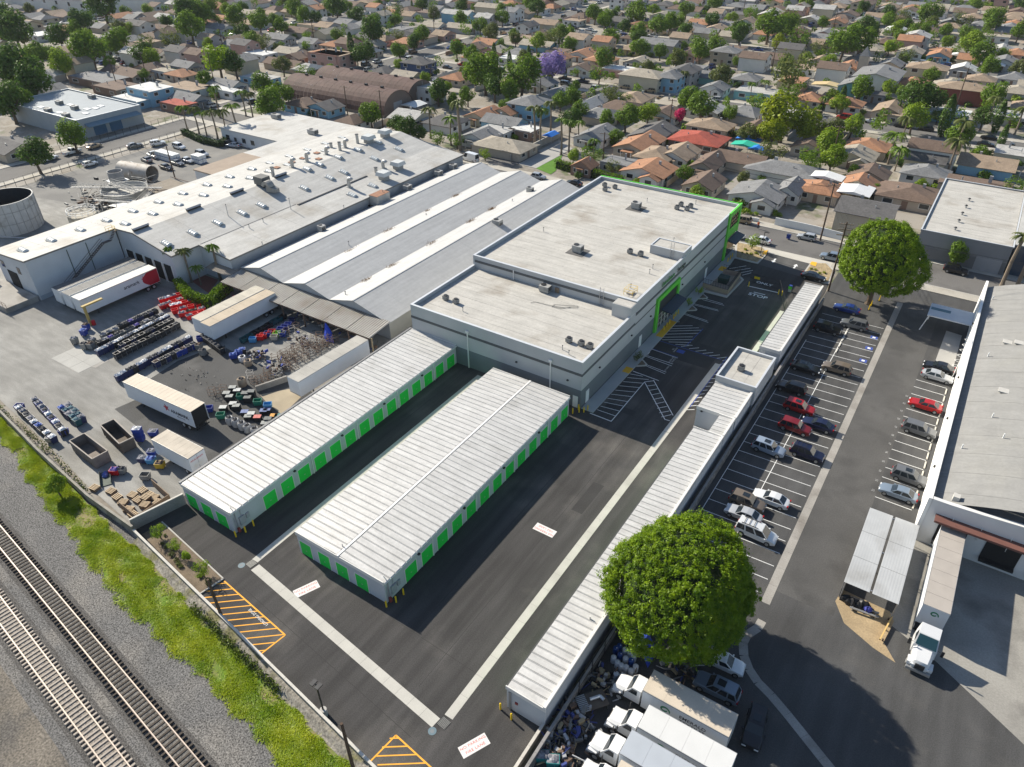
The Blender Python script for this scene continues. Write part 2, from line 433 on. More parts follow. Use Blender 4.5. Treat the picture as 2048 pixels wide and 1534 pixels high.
lg=list(zip([(-39.02,80.17),(-38.46,81.52),(-38.46,82.62),(-38.53,83.85),(-38.51,85.05),(-38.51,86.36),(-38.47,87.71),(-38.47,89.17),(-38.43,90.58),(-38.38,92.0),(-38.52,93.21),(-38.38,94.17)],
			  [(-35.34,80.12),(-35.4,81.62),(-35.43,83.07),(-35.46,84.55),(-35.46,85.98),(-35.44,87.55),(-35.41,89.04),(-35.39,90.51),(-35.42,91.96),(-35.2,93.37),(-36.4,93.73),(-37.31,94.11)]))
L_(None,lg)
L_(None,list(zip([(-35.3,80.05),(-35.47,92.37),(-38.43,94.25),(-35.47,92.37),(-34.47,93.68),(-28.64,84.93),(-38.98,80.1)],[(-35.47,92.37),(-34.28,93.58),(-33.65,93.98),(-28.64,84.93),(-28.0,86.55),(-27.88,85.03),(-35.3,80.05)])),.13)
ld=list(zip([(-34.65,91.53),(-33.84,90.59),(-33.06,89.61),(-32.29,88.65),(-31.52,87.76),(-30.79,86.87),(-30.04,85.97),(-29.34,85.19)],[(-33.6,92.58),(-32.84,91.77),(-32.07,90.88),(-31.26,89.98),(-30.5,89.08),(-29.7,88.17),(-28.93,87.27),(-28.29,86.6)]))
L_(None,ld)
L_(None,list(zip([(-27.01,105.34),(-27.0,103.99),(-26.96,102.75),(-26.91,101.53),(-26.92,100.29),(-26.94,98.92),(-26.91,97.61),(-26.88,96.31),(-26.85,95.04),(-26.87,93.75),(-26.88,92.62),(-26.86,91.27),(-26.83,90.07),(-26.74,89.05)],
			  [(-26.52,105.88),(-26.36,104.69),(-26.36,103.36),(-26.37,102.1),(-26.31,100.82),(-26.01,99.65),(-25.99,98.33),(-25.99,97.1),(-25.96,95.82),(-26.01,94.56),(-26.02,93.42),(-26.0,92.2),(-25.95,90.93),(-25.8,89.73)])),.1)
L_(None,list(zip([(-38.78,105.55),(-26.69,106.94),(-33.67,113.67),(-39.17,102.42)],[(-27.29,105.53),(-26.65,89.94),(-34.05,106.1),(-33.76,102.25)])),.12,blue_paint,.007,'blue_line')
for body,c,size,a in(('STOP',(-29.27,131.44),1.55,0),):
	lettering(body,size,white_paint,mk,frame((c[0]+32,c[1]-105,.012),(1,0,0),(0,1,0)),bold=.03)
L_(None,[((-30.47,132.61),(-28.21,132.69))],.22)
L_(None,[((-32.36,134.54),(-26.32,134.95))],.25)
c=(-29.79,137.2)
lettering('ONLY',1.2,white_paint,mk,frame((c[0]+32,c[1]-105,.012),(1,0,0),(0,1,0)),bold=.03)
c=(-34.09,104.26)
MB().cbox(c[0],c[1],.006,1.3,1.1,.004).build('accessible_panel',blue_paint,mk)
for body,p in(('CLEAN AIR\nVEHICLE',(-34.23,100.92)),('EV ONLY',(-33.98,98.09)),('NO\nPARKING',(-35.26,104.26))):
	lettering(body,.42,M('faded_paint',(.42,.42,.41),.8,0),mk,frame((p[0]+32,p[1]-105,.012),(0,1,0),(-1,0,0)))
for p,q in(((-26.79,148.65),1),((-31.38,149.01),-1)):
	mb=MB().poly([(-.18,-1.1*q,0),(.18,-1.1*q,0),(.18,.2*q,0),(.5,.2*q,0),(0,1.2*q,0),(-.5,.2*q,0),(-.18,.2*q,0)][::q])
	mb.v=[(x+p[0],y+p[1],.010)for x,y,z in mb.v]
	mb.build('arrow',white_paint,mk)
L_(None,list(zip([(-38.11,140.06),(-37.15,139.31),(-36.05,138.67),(-34.81,138.58)],[(-35.55,143.35),(-34.45,142.67),(-33.69,141.97),(-33.61,140.67)])),.12)

# footway along the main building
walk=struct('footway',MB().prism([(-40.7,80.4),(-38.6,80.4),(-38.6,127),(-38.6,142),(-38.9,146),(-40.7,150)],-.1,.12),M('footway_concrete',(.40,.41,.40),.9,.06,.4))
tact=M('yellow_tactile_paving',(.80,.43,.03),.8,.06,3)
for y0,y1 in((106.6,113.2),(93.0,94.8),(138.0,140.2)):
	MB().box(-39.9,-38.62,y0,y1,.12,.128).build('tactile_paving',tact,walk)

# ---- employee / visitor parking on the right
pk=struct('parking_lot',MB().sheet([(-18.4,36),(-18.4,151.5),(45,151.5),(45,8),(-18.4,8)],-.002),asphalt_lot)
slab_run('concrete_slab',pk,(-5.3,143.5),(-5.3,59.6),1.0,28,concrete_old)
gp=[Vector(p)for p in[(-4.86,57.08),(-4.96,55.88),(-5.67,54.3),(-5.7,53.18),(-5.1,51.65),(-4.14,50.41),(-2.89,49.43),(-1.31,48.72),(0.64,47.57),(2.7,46.26),(4.65,45.01),(6.66,43.76)]]
for i in range(len(gp)-1):slab_run('concrete_slab',pk,gp[i],gp[i+1],.95,max(1,int((gp[i+1]-gp[i]).length/2.5)),concrete_old,t=.012)
struct('drive_aisle',MB().sheet([(-4.75,62),(-4.75,143.6),(1.6,143.6),(1.6,62)],.003),M('aisle_asphalt',(.088,.085,.081),.92,.2,.15,fine=.15,fscale=6,col2=(.065,.063,.06),c2lo=.5,c2hi=.7))
sl=thing('stall_lines','white stall lines of the long two-row car park','road marking',(-11,100,0))
ys=[60.2+2.347*i for i in range(33)]
for i,y in enumerate(ys):
	y=69.86+2.36*(i-4)
	if y<133:line('stall_line',sl,(-16.9,y),(-6.1,y+(.35 if y<125 else .2)),.09,white_paint)
line('stall_line',sl,(-11.55,62),(-11.55,131),.09,white_paint,.008)
line('stall_line',sl,(-16.85,62),(-16.85,120),.09,white_paint,.008)
sr=thing('stall_lines','white stall lines of the single row by the arched warehouse','road marking',(4,100,0))
for i in range(15):
	y=84.6+2.32*i
	line('stall_line',sr,(1.6,y),(6.1,y-.05),.09,white_paint)
	if i<12:
		n=str(12+i)
		lettering(n,.5,M('faded_paint',(.42,.42,.41),.8,0),sr,frame((1.1-4,y+1.2-100,.01),(0,-1,0),(1,0,0)))
stop_m=M('wheel_stop_concrete',(.56,.53,.46),.9,.08,2)
for i in range(14):
	x,y=6.15,85.7+2.32*i
	o=MB().hexa([(x-.1,y-.85,0),(x+.1,y-.85,0),(x+.1,y+.85,0),(x-.1,y+.85,0),(x-.06,y-.8,.13),(x+.06,y-.8,.13),(x+.06,y+.8,.13),(x-.06,y+.8,.13)]).build('wheel_stop',stop_m)
	tag(o,'concrete wheel stop heading a stall by the arched warehouse','wheel stop','wheel stops by the arched warehouse')
for i in range(6):
	x,y=-11.4,119.2+2.3*i
	o=MB().hexa([(x-.1,y-.85,0),(x+.1,y-.85,0),(x+.1,y+.85,0),(x-.1,y+.85,0),(x-.06,y-.8,.13),(x+.06,y-.8,.13),(x+.06,y+.8,.13),(x-.06,y+.8,.13)]).build('wheel_stop',stop_m)
	tag(o,'concrete wheel stop near the accessible stalls in the car park','wheel stop','wheel stops in the car park')
for y in(118.3,123.0,127.2):
	MB().cbox(-6.9,y,.006,1.2,1.0,.004).build('accessible_panel',blue_paint,sl)
	MB().cbox(-6.9,y,.010,.5,.5,.004).build('accessible_symbol',white_paint,sl)
# concrete dock yard bottom right
struct('dock_yard',MB().sheet([(7.2,79.3),(45,79.6),(45,45),(22,55.8),(12.2,61.9),(7.3,64.2),(2.9,64.6),(2.9,66),(7.2,66)],.004),M('dock_concrete',(.30,.285,.255),.9,.15,.2,fine=.1,fscale=5,col2=(.12,.11,.10),c2lo=.52,c2hi=.7,c2scale=.12))
struct('bare_earth',MB().sheet([(1.29,64.22),(1.6,66.39),(5.01,66.16),(6.74,66.09),(7.41,64.9),(6.98,61.49),(8.5,59.52),(6.2,60.12),(2.83,61.69)],.008),M('bare_earth',(.36,.27,.16),.95,.2,.5,fine=.15,fscale=5))
struct('pale_apron',MB().sheet([(3.57,136.77),(6.13,136.39),(6.24,121.45),(3.37,123.64)],.006),M('apron_concrete',(.36,.35,.33),.9,.1,.3))

# ---- railway corridor
ball_m=M('ballast',(.135,.13,.124),.95,.12,.2,bump=.9,bscale=14,fine=.75,fscale=6.5,col2=(.20,.185,.165),c2lo=.48,c2hi=.7,c2scale=.12)
ball_d=M('track_ballast',(.095,.089,.083),.95,.15,.4,bump=.9,bscale=14,fine=.8,fscale=7)
earth_m=M('track_earth',(.17,.148,.12),.95,.25,.25,bump=.6,bscale=6,fine=.5,fscale=5,col2=(.11,.10,.088),c2lo=.45,c2hi=.65,c2scale=.3)
RA=R_(-6.35)
def rl(x,off):
	return None
def ry(x,y0):
	return y0+math.tan(RA)*(x+60)
def strip(y0,y1,x0=-140,x1=0):
	return[(x0,ry(x0,y0)),(x1,ry(x1,y0)),(x1,ry(x1,y1)),(x0,ry(x0,y1))]
struct('railway_bed',MB().sheet([(-190,ry(-190,-60)),(30,ry(30,-60)),(30,ry(30,24.5)),(-190,ry(-190,24.5))],-.03),ball_m)
struct('track_margin',MB().sheet(strip(-60,6.4),-.02),earth_m)
for y0 in(9.2,13.65):struct('track_bed',MB().sheet(strip(y0-1.75,y0+1.75),-.015),ball_d)
tie_c=M('concrete_tie',(.40,.35,.295),.9,.1,1.5,fine=.1)
tie_w=M('wooden_tie',(.075,.062,.05),.95,.2,1.5,fine=.2)
rail_m=M('rail_steel',(.42,.35,.30),.55,.08,1.0,metal=.25)
fill_m=M('pale_ballast',(.27,.24,.205),.95,.2,1.2,fine=.6,fscale=7,bump=.8,bscale=12)
for ti,(y0,tm,lab)in enumerate(((9.2,tie_c,'railway track on pale concrete ties nearest the bottom left corner'),(13.65,tie_w,'railway track on dark wooden ties nearest the grass bank'))):
	tr=thing('railway_track',lab,'railway track',(-60,y0,0),RA)
	tie=MB().hexa([(-.12,-1.3,0),(.12,-1.3,0),(.12,1.3,0),(-.12,1.3,0),(-.1,-1.28,.16),(.1,-1.28,.16),(.1,1.28,.16),(-.1,1.28,.16)]).mesh('tie',tm)
	mb=MB().sheet([(-60,-.66),(50,-.66),(50,.66),(-60,.66)],.075 if ti==0 else .1)
	mb.build('ballast_fill',fill_m if ti==0 else M('dark_ballast_fill',(.15,.14,.125),.95,.25,.7,fine=.6,fscale=7),tr,world=False)
	L=55
	for i in range(150):
		x=-36+i*.6
		if x>26:break
		link('tie',tie,tr,(x+rng.normal(0,.02),rng.normal(0,.03),0),rng.normal(0,.012))
	for s in(-1,1):
		mb=MB().box(-60,50,s*.75-.07,s*.75+.07,.16,.18).box(-60,50,s*.75-.012,s*.75+.012,.18,.29).box(-60,50,s*.75-.045,s*.75+.045,.29,.34)
		mb.build('rail',rail_m,tr,world=False)

# grass bank between wall and ballast (uncountable: one mesh of blades)
GE=[(-150,31),(-121,28.6),(-110.3,27.25),(-91.8,23.3),(-83.3,22.05),(-76.4,20.5),(-64.7,18.7),(-57.7,18.6),(-50.1,18.1),(-43.2,17.3),(-37.6,16.4),(-20,14.0)]
def ge(x):
	for a,b in zip(GE,GE[1:]):
		if a[0]<=x<=b[0]:return a[1]+(b[1]-a[1])*(x-a[0])/(b[0]-a[0])
	return 20
def yw(x):
	pts=[(-150,34.2),(-114.8,29.5),(-100.3,28.3),(-81,25.7),(-70.4,24.9),(-59.4,23.1),(-40.2,20.95),(-20,18.6)]
	for a,b in zip(pts,pts[1:]):
		if a[0]<=x<=b[0]:return a[1]+(b[1]-a[1])*(x-a[0])/(b[0]-a[0])
	return 20
soil=MB()
xs=np.arange(-150,-19,2.0)
for a,b in zip(xs,xs[1:]):
	soil.poly([(a,ge(a)+.6+.5*math.sin(a),-.012),(b,ge(b)+.6+.5*math.sin(b),-.012),(b,yw(b),.25),(a,yw(a),.25)])
struct('bank_soil',soil,M('bank_soil',(.24,.20,.09),.95,.25,.5,fine=.3,col2=(.12,.20,.015),c2lo=.4,c2hi=.6,c2scale=.35))
def np_mesh(name,verts,faces_n,nper,mats,midx=None):
	me=bpy.data.meshes.new(name)
	nv=len(verts);nf=nv//nper
	me.vertices.add(nv);me.vertices.foreach_set('co',verts.astype(np.float32).ravel())
	me.loops.add(nv);me.loops.foreach_set('vertex_index',np.arange(nv,dtype=np.int32))
	me.polygons.add(nf);me.polygons.foreach_set('loop_start',np.arange(0,nv,nper,dtype=np.int32))
	me.polygons.foreach_set('loop_total',np.full(nf,nper,dtype=np.int32))
	for m in(mats if isinstance(mats,(list,tuple))else[mats]):me.materials.append(m)
	if midx is not None:me.polygons.foreach_set('material_index',midx.astype(np.int32))
	me.update(calc_edges=True)
	return me
grass_m=leafmat('bank_grass',(.16,.29,.006),(.46,.51,.02),.22,.45)
N=200000
gx=rng.uniform(-150,-20,N);gt=rng.uniform(0,1,N)**.85
g0=np.array([ge(x)for x in gx]);g1=np.array([yw(x)for x in gx])
gy=g0+(g1-g0)*gt+.25*np.sin(gx*1.7)+.2*np.sin(gx*.6+1)
tuft=np.sin(gx*1.1+3*np.sin(gy*.9))*np.cos(gy*1.6+np.sin(gx*.5))
bare=np.sin(gx*.33+1.2)+np.sin(gx*.71+gy*.8)+.8*np.sin(gy*1.3-gx*.2)
keep=((tuft>-.6)|(rng.uniform(0,1,N)<.35))&((bare>-1.5)|(rng.uniform(0,1,N)<.12))
edge=gt<.12
keep &= ~edge |(rng.uniform(0,1,N)<.35)
gx,gy,gt,tuft=gx[keep],gy[keep],gt[keep],tuft[keep]
n=len(gx);th=rng.uniform(0,2*np.pi,n);hgt=rng.uniform(.04,.16,n)*(1+.5*tuft);wd=rng.uniform(.03,.065,n)
gz=.02+.24*gt
lean=rng.normal(0,.2,(n,2))+np.array([.12,-.10])
P0=np.stack([gx-np.cos(th)*wd,gy-np.sin(th)*wd,gz],1);P1=np.stack([gx+np.cos(th)*wd,gy+np.sin(th)*wd,gz],1)
P2=np.stack([gx+lean[:,0],gy+lean[:,1],gz+hgt],1)
o=link('grass_bank',np_mesh('grass_bank',np.stack([P0,P1,P2],1).reshape(-1,3),None,3,grass_m))
tag(o,'bright green grass growing on the bank below the wall','grass',kind='stuff')

# front block walls
def wall_run(name,pts,t,h,label,mat,capm,group=None):
	a0=pts[0]
	w=thing(name,label,'wall',(a0[0],a0[1],0),group=group)
	for a,b in zip(pts,pts[1:]):
		d=Vector(b)-Vector(a);c=(Vector(a)+Vector(b))/2;an=math.atan2(d.y,d.x)
		MB().obox(c.x,c.y,-.3,h,d.length,t,an).build('wall_panel',mat,w)
		k=max(1,int(d.length/1.2))
		me=MB().obox(0,0,0,.1,d.length/k-.02,t+.05,0).mesh('coping',capm)
		ox,oy,oz=parent_origin(w)
		for i in range(k):
			q=Vector(a)+d*((i+.5)/k)
			link('coping',me,w,(q.x-ox,q.y-oy,h-oz),an)
	return w
cap_m=M('coping_concrete',(.56,.53,.47),.9,.08,1.0)
wall_run('block_wall',[(-75.2,26.5),(-59.6,24.65),(-40.9,22.4),(-29.5,21.0),(-18.9,19.75)],.22,1.0,'low pale block wall between storage lot and grass bank',blockwall,cap_m)
wall_run('block_wall',[(-76.3,26.9),(-74.7,33.6)],.22,1.75,'block wall closing the yard beside the left green-door block',blockwall,cap_m)
wall_run('stained_wall',[(-150,34.4),(-114.6,29.9),(-101,28.2),(-85.6,26.75),(-75.4,26.6)],.25,1.35,'old stained block wall between laundry yard and railway',M('old_block_wall',(.20,.18,.15),.95,.25,.6,fine=.15,col2=(.34,.31,.26),c2lo=.5,c2hi=.65,c2scale=.8),M('old_coping',(.28,.26,.22),.9,.2,1.0))
wall_run('block_wall',[(-18.75,33.1),(-18.75,20.0)],.25,.95,'low block wall running forward from the narrow right-hand block',blockwall,cap_m)
wall_run('retaining_wall',[(-17.75,24),(-17.75,134.5)],.25,1.5,'long dark retaining wall behind the narrow right-hand block',M('retaining_block',(.17,.165,.16),.95,.25,.7,fine=.25,fscale=3,col2=(.30,.29,.27),c2lo=.55,c2hi=.65,c2scale=1.2),M('retaining_coping',(.26,.25,.24),.9,.15,1.0))

rub=MB()
for a,b in zip(xs,xs[1:]):
	if a<-75:continue
	for k in range(3):
		y_=lambda x,f:yw(x)-.25+(wall_y(x)-.1-yw(x)+.25)*f
		z_=lambda x,f:.1+.62*f+.07*math.sin(x*3.1+f*9)
		rub.poly([(a,y_(a,k/3),z_(a,k/3)),(b,y_(b,k/3),z_(b,k/3)),(b,y_(b,(k+1)/3),z_(b,(k+1)/3)),(a,y_(a,(k+1)/3),z_(a,(k+1)/3))])
struct('rubble_bank',rub,M('rubble',(.24,.22,.185),.95,.3,.8,bump=.9,bscale=5,fine=.45,fscale=4,col2=(.15,.14,.07),c2lo=.5,c2hi=.62,c2scale=.5))
# planter in the lot corner
pl=thing('planter_bed','kerbed planting bed with young trees beside the front wall','planter',(-67,27,0))
MB().prism([(-74.6,27.0),(-60.7,25.1),(-60.2,28.0),(-74.2,29.7)],-.1,.1).build('soil',M('planter_soil',(.17,.13,.09),.95,.25,1.2,fine=.3),pl)
for a,b in(((-74.4,29.72),(-60.1,28.02)),((-60.1,28.02),(-60.6,24.95))):
	d=Vector(b)-Vector(a);c=(Vector(a)+Vector(b))/2
	MB().obox(c.x,c.y,-.1,.16,d.length,.16,math.atan2(d.y,d.x)).build('kerb',kerb_m,pl)

# ================================================================ streets, kerbs and pavements
XST=[(160.0,5.6,-238,80),(266.0,5.2,-232,60),(372.0,5.2,-232,60),(497.0,5.2,-560,60),(610.0,5.2,-420,60)]
YST=[(-230.0,6.0,60,153.5),(-236.5,5.5,167,480),(-348.0,5.2,120,640),(-465.0,5.2,160,640),(-580.0,5.2,200,500)]
pave_m=M('pavement_concrete',(.42,.39,.335),.9,.1,.4,fine=.06,fscale=6,col2=(.33,.30,.25),c2lo=.55,c2hi=.7)
verge_m=M('verge',(.20,.18,.10),.95,.3,.25,fine=.2,col2=(.09,.13,.03),c2lo=.48,c2hi=.56,c2scale=.2)
for i,(y,w,x0,x1)in enumerate(XST):
	struct('street',MB().sheet([(x0,y-w),(x1,y-w),(x1,y+w),(x0,y+w)],.012+.01*i),asphalt_street)
	for s in(-1,1):
		a,b=sorted((y+s*w,y+s*(w+.25)));c,d=sorted((y+s*(w+.25),y+s*(w+3.0)))
		if i==0 and s<0:
			spans=[(-238,-123.5),(-113,-76),(-76,-38.6),(-20.5,40)]
		else:spans=[(x0,x1)]
		for p,q in spans:
			MB().box(p,q,a,b,-.1,.14).build('kerb',kerb_m)['kind']='structure'
			struct('pavement',MB().box(p,q,c,d,-.1,.125),pave_m)
for i,(x,w,y0,y1)in enumerate(YST):
	struct('street',MB().sheet([(x-w,y0),(x+w,y0),(x+w,y1),(x-w,y1)],.018+.01*i),asphalt_street)
	for s in(-1,1):
		a,b=sorted((x+s*w,x+s*(w+.25)));c,d=sorted((x+s*(w+.25),x+s*(w+2.6)))
		MB().box(a,b,y0,y1,-.1,.13).build('kerb',kerb_m)['kind']='structure'
		struct('pavement',MB().box(c,d,y0,y1,-.1,.115),pave_m)
# side drive running between the warehouse and the houses
struct('side_drive',MB().sheet([(-123.5,155),(-112.5,155),(-112.5,186),(-123.5,186)],.034),asphalt_street)
# driveway apron of the storage lot: pale cast concrete between two kerbed islands
ap=struct('driveway_apron',MB().prism([(-38.5,152.4),(-20.4,151.2),(-20.4,154.6),(-38.0,154.6)],-.1,.06),M('apron_pale',(.52,.49,.43),.9,.06,.6))
struct('entry_asphalt',MB().sheet([(-38.3,145.8),(-20.5,144.0),(-20.4,151.2),(-38.5,152.4)],.006),asphalt_old)
def island(name,pts,label,mulch):
	t=thing(name,label,'planter',(pts[0][0],pts[0][1],0))
	MB().prism(pts,-.1,.13).build('kerb',kerb_m,t)
	c=Vector((sum(p[0]for p in pts)/len(pts),sum(p[1]for p in pts)/len(pts)))
	q=[tuple(c+(Vector(p)-c)*.88)for p in pts]
	MB().prism(q,0,.16).build('mulch',mulch,t)
	return t
mulch_m=M('tan_mulch',(.34,.26,.15),.95,.25,1.0,fine=.3,fscale=4)
is1=island('street_island',[(-38.96,145.48),(-33.78,145.42),(-33.61,150.0),(-34.22,153.01),(-35.46,154.31),(-41.72,154.13)],'kerbed street island with young tree by the green corner',mulch_m)
MB().sheet([(-34.51,150.77),(-33.65,150.64),(-34.07,153.33),(-34.65,152.27)],.175).build('tactile_paving',tact,is1)
is2=island('street_island',[(-24.43,144.8),(-24.52,148.86),(-24.5,152.28),(-21.64,153.89),(-19.38,150.89),(-18.78,144.05),(-19.88,143.73)],'kerbed island of tan mulch beside the parked grey car',mulch_m)
MB().sheet([(-24.47,151.01),(-23.13,150.59),(-23.33,152.6),(-24.41,152.55)],.175).build('tactile_paving',tact,is2)
is3=island('bin_island',[(-39.25,127.25),(-34.09,127.33),(-33.8,136.6),(-35.11,137.94),(-38.29,138.58),(-38.97,133.73)],'kerbed island round the bin enclosure at the gate',M('enclosure_paving',(.30,.25,.2),.9,.1,1))
# tree wells jutting from the footway into the stalls
for i,p in enumerate([(-39.1,125.16),(-39.03,119.53),(-38.98,97.01)]):
	t=thing('tree_well','triangular kerbed tree well jutting from the footway','planter',(p[0],p[1],0),group='tree wells on the footway')
	MB().prism([(-38.55,p[1]-1.3),(-37.2,p[1]-.25),(-37.2,p[1]+.25),(-38.55,p[1]+1.3)],-.1,.12).build('kerb',kerb_m,t)
	MB().prism([(-38.5,p[1]-.9),(-37.5,p[1]-.15),(-37.5,p[1]+.15),(-38.5,p[1]+.9)],0,.14).build('soil',M('planter_soil',(.17,.13,.09)),t)

# ================================================================ self-storage blocks
wall_grey=M('painted_block_grey',(.50,.515,.53),.85,.06,.4,fine=.03)
wall_grey2=M('stucco_light_grey',(.44,.45,.455),.85,.05,.4,fine=.03)
band_dark=M('stucco_dark_band',(.105,.11,.115),.85,.05,.5)
base_dark=M('stucco_dark_base',(.155,.175,.19),.85,.06,.4)
roof_white=M('white_roof_panel',(.54,.53,.51),.5,.07,.5,metal=.1,fine=.06,fscale=3,col2=(.44,.43,.405),c2lo=.56,c2hi=.78,c2scale=.35,streak=(.1,(.25,2.2,1)))
roof_back=M('roof_joint',(.30,.295,.285),.7,.1,1)
fascia_m=M('pale_fascia',(.72,.70,.66),.6,.05,1)
door_green=slatmat('green_roller_door',(.012,.66,.075),2,.11,.5,.45)
gut_m=M('gutter_white',(.74,.73,.71),.5,.05,1)

def panel_roof(root,x0,x1,y0,y1,z0,z1,pitch=.92,along='y',name='roof_panel'):
	"""standing-seam panels; each one a piece. z0 at x0, z1 at x1"""
	n=max(1,round((y1-y0)/pitch));p=(y1-y0)/n
	ox,oy,oz=parent_origin(root)
	t=.05;g=.035
	mb=MB()
	L=x1-x0
	mb.hexa([(0,g,-.02),(L,g,z1-z0-.02),(L,p-g,z1-z0-.02),(0,p-g,-.02),(0,g,t),(L,g,z1-z0+t),(L,p-g,z1-z0+t),(0,p-g,t)])
	mb.hexa([(0,p-g-.10,t),(L,p-g-.10,z1-z0+t),(L,p-g,z1-z0+t),(0,p-g,t),
			 (0,p-g-.08,t+.07),(L,p-g-.08,z1-z0+t+.07),(L,p-g-.02,z1-z0+t+.07),(0,p-g-.02,t+.07)])
	me=mb.mesh(name,roof_white)
	for i in range(n):
		link(name,me,root,(x0-ox,y0+i*p-oy,z0-oz))

def door(root,face,u,w,h,wall,name='roller_door',mat=None,frame_m=None):
	"""a recessed roller door: face 'x' (wall at x=wall, runs along y) or 'y' (wall at y=wall, runs along x)"""
	ox,oy,oz=parent_origin(root)
	key=(face,w,h,mat.name if mat else '')
	if key not in KIDS:
		a=MB();b=MB()
		if face=='x':
			a.box(.0,.02,0,w,.04,h);b.box(0,.045,-.09,0,0,h+.09).box(0,.045,w,w+.09,0,h+.09).box(0,.045,0,w,h,h+.09)
		else:
			a.box(0,w,-.02,0,.04,h);b.box(-.09,0,-.045,0,0,h+.09).box(w,w+.09,-.045,0,0,h+.09).box(0,w,-.045,0,h,h+.09)
		c=MB()
		if face=='x':c.box(.02,.05,w*.45,w*.55,.9,1.0)
		else:c.box(w*.45,w*.55,-.05,-.02,.9,1.0)
		KIDS[key]=(a.mesh(name,mat or door_green),b.mesh('door_frame',frame_m or fascia_m),c.mesh('latch',steel))
	da,db,dc=KIDS[key]
	loc=(wall-ox,u-oy,-oz)if face=='x' else(u-ox,wall-oy,-oz)
	d=link(name,da,root,loc)
	link('door_frame',db,d);link('latch',dc,d)
	return d
lamp_m=M('lamp_housing',(.03,.03,.032),.5,0)
def wall_lamp(root,face,u,wall,z):
	ox,oy,oz=parent_origin(root)
	mb=MB()
	if face=='x':mb.box(wall,wall+.25,u-.15,u+.15,z-.12,z+.06)
	else:mb.box(u-.15,u+.15,wall-.25,wall,z-.12,z+.06)
	return mb.build('wall_lamp',lamp_m,root)
def bollard(x,y,label,h=1.05,group='yellow bollards'):
	t=thing('bollard',label,'bollard',(x,y,0),group=group)
	mb=MB();mb.loft([mb.ring((0,0,z),r,(0,0,1),10)for z,r in((0,.1),(h-.06,.1),(h,.05))])
	mb.build('post',yellow_safety,t,world=False,smooth=40)
def meters(root,x,y,face):
	"""service riser, meter cabinet and conduit at a block's corner"""
	s=1
	if face=='x':
		MB().box(x,x+.22,y+.9,y+1.7,.7,2.0).build('meter_cabinet',M('cabinet_grey',(.36,.37,.38),.6,.05,1),root)
		MB().box(x,x+.18,y+1.95,y+2.4,1.1,1.9).build('meter_cabinet',M('cabinet_grey',(.36,.37,.38)),root)
		mb=MB().path([(x+.1,y+.5,0),(x+.1,y+.5,3.4),(x-.4,y+.5,3.9)],.05).path([(x+.1,y+1.3,2.0),(x+.1,y+1.3,3.4)],.035).path([(x+.1,y+.25,.3),(x+.1,y+.25,2.6)],.03)
		mb.build('conduit',steel,root)
		MB().box(x+.05,x+.35,y+.3,y+.6,0,.7).build('valve',M('red_valve',(.28,.05,.04),.6,.1,2),root)

def block(name,label,x0,x1,y0,y1,h,split=None):
	r=thing(name,label,'storage block',((x0+x1)/2,(y0+y1)/2,0))
	MB().box(x0,x1,y0,y1,0,h-.3).build('wall',wall_grey,r)
	MB().box(x0-.02,x1+.02,y0-.02,y1+.02,h-.3,h-.16).build('roof_deck',roof_back,r)
	# fascia along both ends
	MB().box(x0-.06,x1+.06,y0-.12,y0-.02,h-.4,h+.14).build('fascia',fascia_m,r)
	MB().box(x0-.06,x1+.06,y1+.02,y1+.12,h-.4,h+.14).build('fascia',fascia_m,r)
	return r

# middle block, two roof slopes draining to a centre gutter strip
b=block('storage_block','middle self-storage block with white ribbed roof and green doors',-55.5,-41.5,36.0,77.8,3.6)
panel_roof(b,-55.6,-48.75,36.0,77.8,3.58,3.74)
panel_roof(b,-48.25,-41.35,36.0,77.8,3.74,3.52)
MB().box(-48.75,-48.25,35.9,77.9,3.6,3.7).build('ridge_gutter',M('dark_gutter',(.06,.06,.06),.6,0),b)
MB().box(-48.66,-48.34,35.86,77.94,3.7,3.84).build('ridge_cap',gut_m,b)
for i in range(13):door(b,'x',39.45+3.0*i,2.0,2.3,-41.5)
for i in range(13):door(b,'x',39.3+3.0*i,2.0,2.3,-55.52)
for x in(-55.2,-52.1,-49.15,-46.05):door(b,'y',x,1.85,2.3,36.0)
for i in(0,3,6,9):wall_lamp(b,'x',41.95+3.0*(i+0),-41.5,2.75)
MB().box(-41.42,-41.26,36.0,77.8,3.36,3.5).build('gutter',gut_m,b)
for y in(44.9,53.9,62.9,71.9):MB().box(-41.5,-41.38,y-.4,y-.28,0,3.4).build('downpipe',gut_m,b)
MB().tube((-49.0,37.3,3.7),(-49.0,37.3,4.2),.06,8).build('vent_pipe',steel,b)
meters(b,-41.5,36.0,'x')
